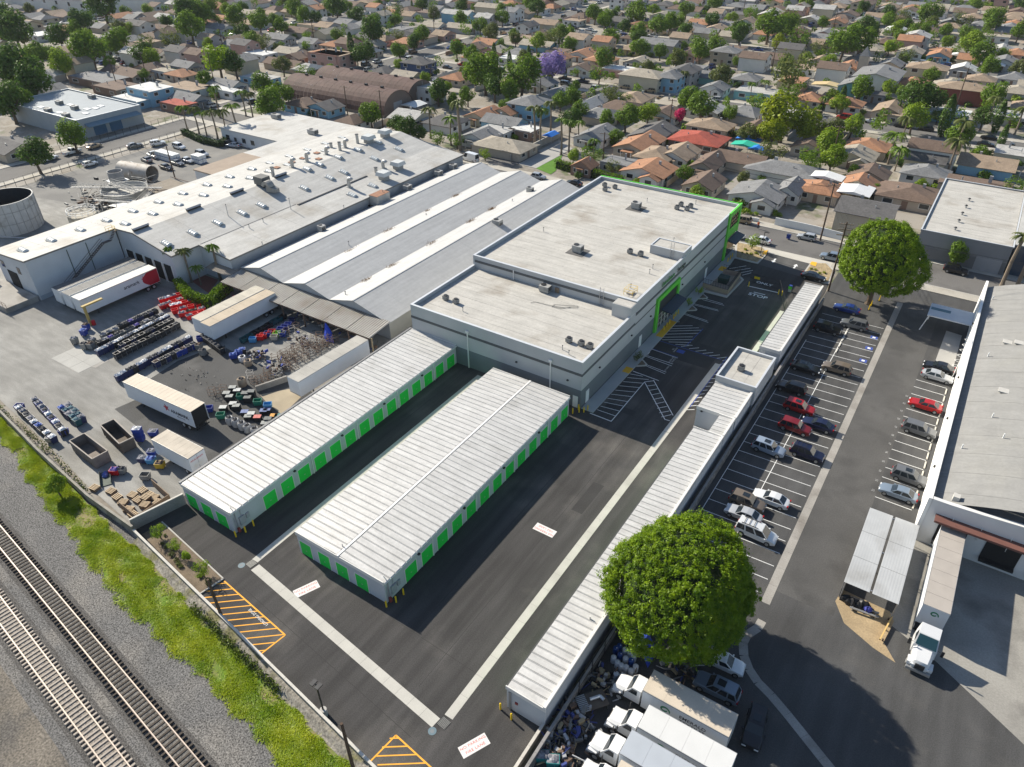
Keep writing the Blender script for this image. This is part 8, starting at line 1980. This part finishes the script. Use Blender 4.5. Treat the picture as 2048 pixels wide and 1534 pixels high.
H_=[
(-59.4,180.0,8,10,'gable','brown','beige',1),
(-64.0,195.8,7,12,'gable','brown','beige',1),
(-57.4,203.4,13,8,'gable','brown','beige',1,1),
(-74.7,215.5,15,11,'hip','red','brown',1,0,'house with bright red hipped roof across the street'),
(-74.4,199.1,9,11,'gable','tan','white',1),
(-77.0,231.5,13,9,'hip','tan','beige',1),
(-45.0,201.7,18,10,'hip','grey','white',1,1,'long white house with grey hipped roof across the street'),
(-45.1,180.2,12,10,'cross','grey','white',1),
(-39.2,187.5,6,9,'gable','grey','white',1),
(-33.0,191.4,10,8,'hip','orange','beige',1),
(-25.5,200.6,8,7,'gable','orange','cream',1),
(-24.8,209.6,9,8,'gable','brown','beige',1),
(-13.5,200.1,14,11,'hip','brown','beige',1),
(-12.5,218.9,11,8,'hip','grey','white',1),
(0.4,236.1,13,11,'gable','tan','blue',1,1),
(-0.5,215.6,16,9,'flat','brown','beige',1),
(-30.4,235.2,11,9,'hip','orange','beige',1),
(-13.3,233.8,12,7,'gable2','brown','white',2,1),
(-14.2,230.5,10,6,'gable','dark','cream',1,1),
(-63.8,235.2,8,8,'gable','brown','yellow',1),
(-32.5,280.9,9,12,'gable','tan','beige',1),
(-47.0,281.3,11,9,'hip','orange','white',1),
(-59.3,282.1,9,9,'hip','orange','beige',1),
(-48.6,299.1,9,11,'gable2','grey','teal',2),
(-44.4,321.3,15,18,'gable2','grey','white',2,0,'large white church hall with steep grey gabled roof'),
(-30.7,343.8,14,9,'hip2','tan','cream',2),
(-32.7,325.9,10,10,'hip','orange','beige',1),
(-14.3,314.1,17,8,'hip2','tan','brick',2,1),
(-11.6,345.5,10,8,'hip','tan','beige',1),
(-1.4,355.1,10,10,'hip','grey','white',1),
(-16.2,287.2,14,9,'flat','white','blue',1),
(-61.9,324.8,11,9,'gable2','brown','white',2,1),
(-94.5,328.4,11,9,'gable2','brown','white',2,1),
(-90.3,345.0,9,9,'gable','brown','beige',1,1),
(-109.2,334.5,11,9,'hip2','grey','beige',2,0,'two-storey house with balcony columns and grey hipped roof'),
(-88.3,300.3,10,9,'hip','grey','white',1),
(-93.3,279.2,9,8,'cross','grey','white',1),
(-109.9,288.4,10,12,'gable2','dark','grey',2),
(-103.5,296.3,12,8,'gable','grey','teal',1,1),
(-78.4,282.1,14,10,'flat','pale','teal',1),
(-72.2,347.6,9,8,'gable','tan','beige',1),
(-27.3,275.3,9,8,'flat','tan','beige',1),
(2.7,293.9,12,10,'flat','pale','grey',1),
(1.3,331.1,12,9,'hip','beige','grey',1),
(-41.2,300.5,8,7,'flat','dark','grey',1),
(-44.5,225.4,9,7,'gable','brown','beige',1),
(-31.4,387.0,9,10,'gable','orange','blue',1),
(-43.3,388.6,10,10,'gable','beige','white',1),
(-59.7,445.8,9,10,'hip','white','white',1),
(-46.1,450.9,12,9,'hip','brown','white',1),
(-57.3,406.4,9,9,'hip','brown','brown',1),
(-31.5,445.5,13,8,'flat','beige','white',1),
(-15.6,449.5,13,9,'flat','beige','white',1),
(-9.9,413.3,9,11,'gable','pale','white',1),
(-3.6,408.1,10,9,'hip','orange','pink',1),
(-9.8,493.5,10,9,'hip','orange','white',1),
(-30.3,507.6,11,9,'hip','tan','cream',1),
(-19.3,362.1,9,9,'gable','white','grey',1)]
H_+=[
(-121.5,179.3,17,10,'hip','beige','beige',1,1,'beige bungalow with hipped roof beside the block-walled drive'),
(-132.6,182.6,10,9,'gable','grey','white',1),
(-135.3,199.9,13,8,'gable','grey','blue',1,1),
(-132.2,190.4,10,7,'flat','pale','white',1),
(-145.8,203.2,9,11,'gable','orange','cream',1),
(-141.3,209.8,8,7,'gable','orange','cream',1),
(-124.9,196.1,8,7,'flat','white','brown',1),
(-136.2,216.5,11,11,'hip2','grey','blue',2,0,'light blue two-storey house with grey hipped roof among trees'),
(-139.2,238.7,10,14,'gable','grey','grey',1),
(-103.1,203.1,9,13,'gable','grey','white',1),
(-88.0,202.1,10,15,'gable','orange','beige',1),
(-79.2,195.2,10,11,'hip','tan','white',1),
(-75.7,181.7,12,10,'cross','orange','white',1),
(-85.6,183.1,8,7,'flat','grey','grey',1),
(-92.2,175.5,6,5,'gable','orange','brown',1),
(-122.1,235.0,7,15,'gable','pale','white',1),
(-89.2,213.9,10,15,'gable','dark','grey',1),
(-94.8,236.0,10,9,'gable','brown','white',1),
(-120.6,274.9,16,11,'hip2','beige','cream',2,1),
(-111.0,277.2,9,9,'hip2','grey','blue',2),
(-138.6,289.6,12,9,'flat','white','pink',1),
(-152.0,283.3,10,9,'gable','brown','white',1),
(-153.4,302.6,12,10,'hip','orange','beige',1),
(-209.7,246.6,12,9,'hip2','dark','navy',2,0,'dark blue two-storey house with charcoal hipped roof'),
(-179.6,215.9,9,9,'flat2','pale','white',2),
(-203.3,223.3,13,9,'flat','beige','grey',1),
(-205.5,234.1,11,9,'gable','beige','beige',1,1),
(-141.3,336.0,17,10,'gable2','grey','grey',2,1,'long grey two-storey house near the top right of the jacaranda'),
(-214.2,355.8,15,8,'gable2','tan','cream',2,1),
(-272.7,358.2,18,8,'gable2','pale','blue',2,1,'long pale blue two-storey block near the top edge'),
(-272.7,388.3,15,8,'gable2','beige','cream',2,1),
(-308.1,333.9,9,9,'gable2','beige','white',2),
(-254.3,336.5,16,8,'gable','beige','grey',1,1),
(-270.2,333.3,12,9,'gable','beige','white',1,1),
(-208.7,328.9,12,9,'flat','tan','pink',1),
(-194.3,316.8,16,9,'gable','beige','blue',1,1),
(-207.9,340.4,10,8,'gable','brown','beige',1),
(-213.8,386.1,10,9,'flat','tan','white',1),
(-253.0,241.3,16,10,'flat2','tan','pink',2),
(-277.8,266.8,12,9,'hip','orange','beige',1),
(-262.2,276.1,10,8,'gable','beige','grey',1),
(-186.7,284.6,14,9,'flat','white','white',1),
(-152.8,332.0,10,10,'hip','tan','yellow',1),
(-186.6,242.1,10,9,'hip','orange','beige',1),
(-137.2,306.2,11,9,'gable','beige','grey',1),
(-187.9,346.8,9,8,'gable','grey','white',1),
(-172.0,410.1,12,9,'gable2','beige','white',2)]
H_+=[
(-398.7,243.7,14,9,'gable2','dark','white',2,1,'white two-storey house with charcoal roof at the upper left'),
(-375.4,235.0,11,11,'gable','tan','beige',1),
(-310.9,166.2,24,12,'flat','grey','brown',1),
(-290.6,161.5,16,11,'flat','brown','brown',1),
(-309.5,178.1,22,10,'gable','brown','beige',1,1),
(-308.9,188.0,11,8,'gable','brown','beige',1),
(-299.4,188.0,10,6,'flat','beige','white',1),
(-287.0,188.0,12,8,'hip','orange','beige',1),
(-266.0,159.8,14,10,'flat2','white','blue',2),
(-267.8,153.8,15,8,'flat','white','blue',1),
(-265.3,175.3,17,10,'flat','tan','white',1),
(-249.9,164.7,13,8,'gable','grey','grey',1,1),
(-247.3,157.8,12,7,'flat','red','brown',1),
(-250.6,179.6,17,5,'flat','white','white',1),
(-255.8,186.1,14,8,'gable','grey','white',1,1),
(-254.2,200.8,15,8,'flat','pale','blue',1),
(-283.6,243.9,13,9,'gable','beige','white',1,1),
(-272.0,237.4,11,9,'cross','brown','brown',1),
(-265.4,224.4,19,8,'gable','brown','beige',1,1),
(-255.0,240.1,17,9,'flat2','orange','pink',2),
(-318.5,242.3,13,8,'gable','grey','white',1,1),
(-292.7,233.8,13,9,'flat','white','white',1),
(-315.1,224.9,13,8,'flat','beige','beige',1),
(-299.5,199.7,12,8,'gable','grey','grey',1,1),
(-321.4,284.5,14,9,'gable','brown','beige',1,1),
(-314.7,265.7,13,8,'gable','grey','grey',1,1),
(-292.7,265.5,10,8,'gable','grey','white',1,1),
(-367.1,269.6,16,9,'gable','grey','white',1,1),
(-392.2,251.7,12,8,'gable','brown','beige',1,1),
(-407.5,239.5,12,8,'gable','grey','white',1,1),
(-431.2,207.4,14,10,'flat','white','white',1),
(-246.6,99.2,14,11,'gable','dark','beige',1,1),
(-208.6,181.7,12,9,'hip','brown','blue',1),
(-198.9,182.1,11,8,'gable','dark','blue',1),
(-357.7,331.0,11,8,'gable2','orange','white',2),
(-389.4,311.6,14,9,'gable','beige','grey',1,1)]
for h in H_:
	x,y,w,d,kind,rc,wc,n=h[:8];rot=h[8]if len(h)>8 else 0
	house(x,y,w,d,kind,rc,wc,rot,h[9]if len(h)>9 else None)
def visible(x,y,m=60):
	v=CAM_ROT.transposed()@ Vector((x,y,2-CAM_H))
	if v.z>-1:return False
	u,w=1024+1440*v.x/-v.z,767-1440*v.y/-v.z
	return-m<u<2048+m and-m<w<1534
kinds=['gable','gable','hip','cross','flat','gable2','hip'];rcs=['grey','grey','dark','brown','tan','orange','brown','tan','beige','pale'];wcs=['white','white','beige','cream','grey','grey','white','pink','cream']
CAND=[]
def fill(x,y,rot=0):
	w,d=rng.uniform(8,11.5),rng.uniform(8,12)
	if not visible(x,y)or overlaps(x,y,w,d,.9)or any((x-a)**2+(y-b)**2<(r*.45+3.5)**2 for a,b,r in TREES):return
	if x>-165 and y<169 or x<-238 and y<112 or(-244<x<-165 and y<172):return
	for yy,hw,x0,x1 in XST:
		if x0<x<x1 and abs(y-yy)<hw+d/2+2.5:return
	for xx,hw,y0,y1 in YST:
		if y0<y<y1 and abs(x-xx)<hw+w/2+2:return
	if x<-465 and y>255 and y<336:return
	CAND.append((x,y,w,d,kinds[int(rng.integers(7))],rcs[int(rng.integers(10))],wcs[int(rng.integers(9))],rot+int(rng.integers(2))));OCC.append((x,y,w,d))
for ys_,hw,x0,x1 in XST:
	for off in(15.5,29,42,-15.5,-29,-42):
		if ys_==160 and off<0:continue
		x=-231 if ys_<490 else-460
		while x<20:fill(x+rng.normal(0,.6),ys_+off+rng.normal(0,1.2));x+=13.2
for xs2,hw,y0,y1 in YST[1:]:
	for off in(-15.5,-29,-42,15.5,29,42):
		if xs2==-236.5 and off>0:continue
		y=118
		while y<520:fill(xs2+off+rng.normal(0,1.0),y+rng.normal(0,.6),1);y+=13.2
CAND.sort(key=lambda c:c[0]**2+c[1]**2)
nthing=296-len(H_)
for c in CAND[:nthing]:house(*c);OCC.pop()
# beyond the three hundred largest the houses read as one mass
far=MB();fm=list(RC.values())+list(WC.values())+[glass];fi={m.name:i for i,m in enumerate(fm)}
for x,y,w,d,kind,rc,wc,rot in CAND[nthing:]:
	if kind not in HP:HP[kind]=house_proto(kind);HP[kind].location=(x,y,0)
	if rot%2:w,d=d,w
	T=Matrix.Translation((x,y,0))@ Matrix.Rotation(rot*PI/2,4,'Z')@ Matrix.Diagonal((w/10,d/10,1,1))
	for ch in CH[HP[kind].name]:
		mi=fi[WC[wc].name]if ch.name.startswith('wall')else fi[RC[rc].name]if ch.name.startswith('roof')else fi[glass.name]if ch.name.startswith('window')else None
		if mi is None:continue
		n0=len(far.v);Tm=T @ Matrix.Translation(ch.location)@ Matrix.Rotation(ch.rotation_euler.z,4,'Z')
		far.v.extend(tuple(Tm @ q.co)for q in ch.data.vertices)
		for pg in ch.data.polygons:far.f.append(tuple(n0+i for i in pg.vertices));far.m.append(mi)
tag(far.build('far_houses',fm),'mass of small far-off houses towards the top of the photo','houses',kind='stuff')
# more trees and cars in the gaps
k=0
while k<150:
	x,y=rng.uniform(-560,10),rng.uniform(175,560)
	if not visible(x,y,0)or overlaps(x,y,1,1,.3)or any(abs(y-s[0])<s[1]+1 for s in XST)or any(abs(x-s[0])<s[1]+1 for s in YST)or any((x-a)**2+(y-b)**2<40 for a,b,r in TREES):k+=.03;continue
	r=rng.uniform(2.6,5.2);TREES.append((x,y,r));c=('mid','dark','light','olive','mid')[int(rng.integers(5))];tree('round',x,y,r,c,ADJ[c]+' small tree '+ZONE(x,y),'trees among the houses');k+=1
sh=[]
for c in OCC[7:]:
	if c[1]>420 or c[2]<4:continue
	for _ in range(2):
		a=rng.uniform(0,6.28);x,y=c[0]+math.cos(a)*(c[2]/2+1),c[1]+math.sin(a)*(c[3]/2+1)
		if visible(x,y,0)and not overlaps(x,y,.5,.5,.1)and not any(abs(y-s[0])<s[1]for s in XST):sh.append((x,y))
for q in sh[:290]:c=('mid','light','dark','mid')[int(rng.integers(4))];shrubs([q],ADJ[c]+' garden shrub beside a house '+ZONE(*q),c,1.9,'garden shrubs among the houses')
V=[]
for _ in range(4000):
	x,y=rng.uniform(-600,15),rng.uniform(240,620)
	if not visible(x,y,20)or overlaps(x,y,.5,.5,.1)or any(abs(y-s[0])<s[1]for s in XST)or any(abs(x-s[0])<s[1]for s in YST):continue
	r=rng.uniform(1.0,3.6);P,D=crown_pts(lobes_round(int(rng.integers(40)),8),int(60+40*r),.1);V.append(P*r+np.array([x,y,r*1.15]))
	if len(V)>420:break
V=np.concatenate(V)
tag(link('far_greenery',leaf_quads(V,None,.36,GREENS['mid'],'far_greenery')),'mass of garden greenery between the far-off houses','greenery',kind='stuff')
FAR={}
def far_car(x,y,rot,kind,col,label):
	if kind not in FAR:
		s=car_shapes(kind);mb=s['body'];
		for part in[s['ws'],s['rw']]+s['sides']:mb.v,n0=mb.v,len(mb.v);mb.v.extend(part.v);mb.f+=[tuple(i+n0 for i in f)for f in part.f];mb.m+=[2]*len(part.f)
		for p in s['wp']:n0=len(mb.v);mb.v.extend((a+p[0],b+p[1],c+p[2])for a,b,c in s['wh'].v);mb.f+=[tuple(i+n0 for i in f)for f in s['wh'].f];mb.m+=[1]*len(s['wh'].f)
		FAR[kind]=mb.mesh('parked_car',[PAINT['white'],trim_m,glass],28)
	o=link('parked_car',FAR[kind],None,(x,y,.05),rot);paint(o,0,PAINT[col]);tag(o,label,'car','cars parked among the houses')
cols=['white','white','silver','grey','black','black','silver','navy','red','blue','gold'];kk=['sedan','suv','suv','pickup','van','sedan']
def rc_(x,y,rot):
	if not visible(x,y,0)or rng.uniform()<.42:return
	c=cols[int(rng.integers(11))];kd=kk[int(rng.integers(6))]
	far_car(x,y,rot,kd,c,'%s %s parked %s'%(c if c!='gold' else 'tan',{'suv':'crossover','van':'minivan'}.get(kd,kd),'along the second street' if abs(y-266)<8 else 'along the third street' if abs(y-372)<8 else ZONE(x,y)))
for ys_,hw,x0,x1 in XST[1:4]:
	for s in(-1,1):
		x=x0+8
		while x<15:rc_(x,ys_+s*(hw-1.2),0 if s<0 else PI);x+=rng.uniform(6.5,12)
for xs2,hw,y0,y1 in YST[1:4]:
	for s in(-1,1):
		y=max(y0,150)
		while y<480:rc_(xs2+s*(hw-1.2),y,PI/2);y+=rng.uniform(7,13)
k=0
while k<60:
	x,y=rng.uniform(-420,8),rng.uniform(172,500);k+=1
	if not overlaps(x,y,3,3,.2)and not any(abs(y-s[0])<s[1]+3 for s in XST)and not any((x-a)**2+(y-b)**2<9 for a,b,r in TREES)and(y>220 or x>-100):rc_(x,y,PI/2);OCC.append((x,y,3,5))
# garden walls between lots of the first two blocks
gw=[M('garden_wall_'+k,v,.9,.1,.5)for k,v in(('white',(.6,.58,.54)),('grey',(.36,.35,.33)),('pink',(.42,.25,.18)),('tan',(.40,.33,.24)))]
for yb_ in(178,236,284,342,390,470):
	x=-225
	while x<12:
		L=rng.uniform(14,28);xx=x+rng.normal(0,1)
		if visible(xx,yb_+L/2,0)and not overlaps(xx,yb_+L/2,.4,L,.1)and not(xx>-8 and yb_<210):
			o=MB().box(-.1,.1,0,L,0,1.7).build('garden_wall',gw[int(rng.integers(4))]);o.location=(xx,yb_,0);tag(o,'block garden wall between house lots '+ZONE(xx,yb_),'wall','garden walls');OCC.append((xx,yb_+L/2,.4,L))
		x+=13.2
# distinctive small structures
for p,w,d,h,c,l in(((-61.06,216.79),7.5,4.5,2.6,(.02,.42,.28),'green tarpaulin roof beside the red-roofed house'),((-61.91,223.24),7.5,3,2.5,(.02,.18,.62),'blue tarpaulin roof behind the green one'),((-57.05,215.44),4.5,3,2.5,(.02,.20,.65),'small blue tarpaulin roof right of the green one'),((-33.84,200.17),9,5,3.0,(.72,.72,.70),'white canopy tent behind the long white house'),((-25.02,193.84),8,8,3.0,(.72,.72,.71),'large white marquee beside the terracotta house'),((-114.59,194.55),3.5,5,2.8,(.02,.16,.6),'blue tarpaulin lean-to beside the block-walled drive'),((-58.63,303.57),11,6,3.0,(.55,.42,.22),'tan shade sail behind the teal house'),((-174.29,200.73),7,7,2.6,(.6,.62,.62),'white tent beside the quonset end'),((-25.24,390.77),6,5,2.6,(.72,.72,.7),'white pop-up tent in the second block'),((-8.08,376.78),5,5,2.6,(.72,.72,.7),'white pop-up tent behind the brick house')):
	t=thing('canopy_tent',l,'canopy',(p[0],p[1],0),0);hw,hd=w/2,d/2
	MB().poly([(-hw,-hd,h),(0,-hd,h+.7),(0,hd,h+.7),(-hw,hd,h)]).poly([(0,-hd,h+.7),(hw,-hd,h),(hw,hd,h),(0,hd,h+.7)]).poly([(-hw,-hd,h),(hw,-hd,h),(0,-hd,h+.7)]).build('cover',M('cover_'+l[:14],c,.7,.06,1),t,world=False)
	for sx in(-1,1):
		for sy in(-1,1):MB().tube((sx*(hw-.1),sy*(hd-.1),0),(sx*(hw-.1),sy*(hd-.1),h),.05,5).build('pole',steel,t,world=False)
p=(-52.17,337.87)
t=thing('bell_tower','slim square bell tower with spire beside the church hall','tower',(p[0]-1.5,p[1],0));MB().box(-1.7,1.7,-1.7,1.7,0,8).build('shaft',WC['beige'],t,world=False);MB().poly([(-1.9,-1.9,8),(1.9,-1.9,8),(0,0,11.5)]).poly([(1.9,-1.9,8),(1.9,1.9,8),(0,0,11.5)]).poly([(1.9,1.9,8),(-1.9,1.9,8),(0,0,11.5)]).poly([(-1.9,1.9,8),(-1.9,-1.9,8),(0,0,11.5)]).build('spire',RC['grey'],t,world=False)
wall_run('garden_wall',[(-37.16,168.17),(-31.39,168.17),(-26.24,167.9),(-21.8,167.28)],.12,1.8,'long white panel fence across the street',M('white_fence',(.68,.69,.70),.6,.04,1),white_m)
wall_run('garden_wall',[(-46.14,167.34),(-40.78,167.74)],.2,.9,'low white garden wall opposite the green corner',white_m,white_m)
wall_run('drive_wall',[(-115.61,173.62),(-115.43,202.42)],.2,2.0,'tall grey block wall beside the pale concrete drive',blockwall,cap_m)
struct('pale_drive',MB().sheet([(-113.72,173.01),(-106.13,172.5),(-106.16,193.73),(-114.06,199.01)],.03),M('apron_concrete',(.36,.35,.33)))
# person, kerbside bins
t=thing('person','person in an orange top standing on the far pavement','person',(*(-39.76,163.9),.125),.4)
mb=MB();R=[]
for z,a,b in((0,.12,.1),(.1,.1,.09),(.5,.13,.11),(.85,.17,.13),(1.0,.18,.13),(1.25,.2,.13),(1.42,.19,.11),(1.5,.08,.08),(1.55,.07,.07),(1.6,.1,.11),(1.7,.1,.12),(1.78,.06,.07)):R.append([(a*math.cos(q*PI/5),b*math.sin(q*PI/5),z)for q in range(10)])
mb.loft(R);mb.m=[1 if sum(mb.v[i][2]for i in f)/len(f)<.9 else 2 if sum(mb.v[i][2]for i in f)/len(f)>1.5 else 0 for f in mb.f]
for s in(-1,1):mb.loft([mb.ring(q,r,(0,0,1),6)for q,r in(((s*.2,0,1.4),.06),((s*.27,.02,1.12),.05),((s*.26,.1,.88),.04))],0)
mb.build('body',[M('orange_shirt',(.75,.14,.02),.8,0),M('dark_trousers',(.03,.03,.04),.9,0),M('skin',(.3,.17,.11),.6,0)],t,world=False,smooth=60)
t=thing('wheelie_bin','blue wheeled bin standing in the street by the far kerb','bin',(-32.05,161.74));link('tub',TM['low'],t);paint(t.children[0],0,CC['blue']);MB().box(-.55,.55,-.45,.45,.75,.85).build('lid',CC['navy'],t,world=False);t.scale=(.8,.8,1.4)
# ================================================================ utility poles, wires, fences
POLES=[]
def pole(b,h,label,arms=2,lean=(0,0),adir=0.0):
	t=thing('utility_pole',label,'utility pole',(b[0],b[1],0),adir,'utility poles');mb=MB().tube((0,0,0),(lean[0],lean[1],h),.2,8,r2=.13);mb.build('mast',wood_pole,t,world=False)
	for i in range(arms):
		z=h-.5-i*1.1;MB().box(-1.3,1.3,-.06,.06,z,z+.14).build('crossarm',wood_dark,t,world=False)
		for x in(-1.15,-.6,.6,1.15):MB().tube((x,0,z+.14),(x,0,z+.34),.05,6).build('insulator',steel,t,world=False)
	POLES.append((b[0],b[1],h,adir));return t
pole((-25.78,164.88),13.2,'tall pole standing at the white fence across the street',1,(0,0),.3)
pole((-18.17,140.95),14.5,'leaning pole with crossarms at the left of the big street tree',3,(0,0),.3)
for p,h,l in zip(((-13.83,284.94),(-260.7,183.81),(-296.72,164.95),(-304.2,182.89),(-184.07,178.03),(-170.11,179.59),(-183.2,222.06),(-303.74,332.02),(-263.83,324.93),(-143.08,234.98),(-91.85,185.84),(-87.24,222.16),(-142.1,454.49),(-88.81,440.91),(-86.88,328.5),(-301.0,274.95),(-322.65,236.7),(-36.01,215.68),(-245.12,366.75)),(17,14,11,10,12,12,10,10,10,9,9,11,11,11,12,11,10,12,10),('slender tall pole in the right-hand blocks','pole beside the lime green tree','pole beside the brown sheds at the left','pole behind the brown sheds at the left','pole left of the parked trucks by the quonset huts','pole at the quonset end','pole at the white two-storey house','far pole at the top centre','far pole behind the blue house','pole at the light blue house','pole behind the hedge street','pole by the charcoal roofs','far pole at the top right','far pole in the right-hand trees','pole in the second block right','far pole at the top left houses','pole by the upper left cargo van','pole among the yellow-green trees','far pole near the top edge centre')):
	pole(p,h,l,1,(0,0),.2)
pole((-30.16,19.21),10.5,'dark timber pole rising at the bottom edge by the wall',0)
pole((-55.66,24.34),6.6,'slim dark lamp post in the hatched loading zone',0)
pole((-186.23,111.9),9,'pole beside the plant house',0)
o=thing('flood_light','twin floodlight post on the front wall near the timber pole','lamp post',(-37.7,22.45))
MB().tube((0,0,0),(0,0,5.2),.09,8).build('pole',dark_metal,o,world=False);MB().tube((0,0,0),(0,0,1.0),.35,12).build('footing',concrete,o,world=False)
for s in(-1,1):MB().box(s*.35-.22,s*.35+.22,-.35,.35,5.2,5.32).build('lamp_head',dark_metal,o,world=False)
wm=M('wire',(.02,.02,.02),.6,0)
def wire(a,b,za,zb,sag,label):
	pts=[(a[0]+(b[0]-a[0])*i/12,a[1]+(b[1]-a[1])*i/12,za+(zb-za)*i/12-sag*4*(i/12)*(1-i/12))for i in range(13)]
	tag(MB().path(pts,.022,4).build('power_line',wm),label,'wire','overhead wires')
A1,A2=(-25.78,164.88),(-18.17,140.95)
for k in range(3):wire((A2[0]-1+k,A2[1]),(A1[0]-1+k,A1[1]),13.6,12.4,.4,'overhead wire between the two poles by the big street tree');wire((A2[0]-1+k,A2[1]),(40,146+k),13.4,13,1.0,'overhead wire leading right from the leaning pole')
for k in range(3):wire((A1[0]-1+k,A1[1]),(-60,168+k*.4),12.4,12,.8,'overhead wire along the far side of the street')
# road fences round the staff car park
def mesh_fence(pts,label,h=2.2,step=2.6):
	t=thing('wire_fence',label,'fence',(pts[0][0],pts[0][1],0));ox,oy,_=parent_origin(t);pm=MB().tube((0,0,0),(0,0,h),.06,5).mesh('post',dark_metal)
	for a,b in zip(pts,pts[1:]):
		a,b=Vector(a),Vector(b);n=max(1,int((b-a).length/step))
		for i in range(n+1):q=a.lerp(b,i/n);link('post',pm,t,(q.x-ox,q.y-oy,0))
		for z in(.15,h*.5,h):MB().tube((a.x,a.y,z),(b.x,b.y,z),.03,4).build('rail',dark_metal,t)
mesh_fence([(-216,74),(-217.5,100),(-217.5,140)],'dark post fence between the staff car park and the left road',2.6)
mesh_fence([(-236.2,100),(-236.2,152)],'wire fence along the far side of the left road')
mesh_fence([(-17.6,38),(-17.6,66)],'thin wire fence on top of the retaining wall',2.6)

# ================================================================ thin summer haze over the town
hz_m=bpy.data.materials.new('haze_air');hz_m.use_nodes=True;nt=hz_m.node_tree
for n in list(nt.nodes):
	if n.type=='BSDF_PRINCIPLED':nt.nodes.remove(n)
pv=nt.nodes.new('ShaderNodeVolumePrincipled');pv.inputs['Color'].default_value=(.86,.92,1,1);pv.inputs['Density'].default_value=.00006
nt.links.new(pv.outputs[0],nt.nodes['Material Output'].inputs['Volume'])
o=MB().box(-2650,2250,-650,4050,-1.1,69.5).build('haze',hz_m);o['kind']='stuff';o['label']='thin pale haze in the air over the houses'

# ================================================================ tell look-alikes apart by their place in the photo
ONES='first second third fourth fifth sixth seventh eighth ninth tenth eleventh twelfth thirteenth fourteenth fifteenth sixteenth seventeenth eighteenth nineteenth'.split()
TENS={2:'twent',3:'thirt',4:'fort',5:'fift',6:'sixt',7:'sevent',8:'eight',9:'ninet'}
def ordinal(n):
	if n>99:return 'hundred-and-'+ordinal(n-100)if n>100 else 'hundredth'
	if n<20:return ONES[n-1]
	return TENS[n//10]+('ieth' if n%10==0 else 'y-'+ONES[n%10-1])
bpy.context.view_layer.update()
same={}
for o in bpy.data.objects:
	if o.parent is None and o.get('label'):same.setdefault(o['label'],[]).append(o)
CT=CAM_ROT.transposed()
def px(o):
	v=CT @(Vector(o.location)-Vector((0,0,CAM_H)))if o.location.length>.01 else CT @(Vector(o.bound_box[0])-Vector((0,0,CAM_H)))
	return v.x/-v.z,v.y/-v.z
for lab,os_ in same.items():
	if len(os_)<2:continue
	P=[px(o)for o in os_];byx=(max(p[0]for p in P)-min(p[0]for p in P))>=.55*(max(p[1]for p in P)-min(p[1]for p in P))
	os_.sort(key=lambda o:px(o)[0]if byx else-px(o)[1])
	for i,o in enumerate(os_):o['label']=lab+', '+ordinal(i+1)+(' from left' if byx else ' from the back')
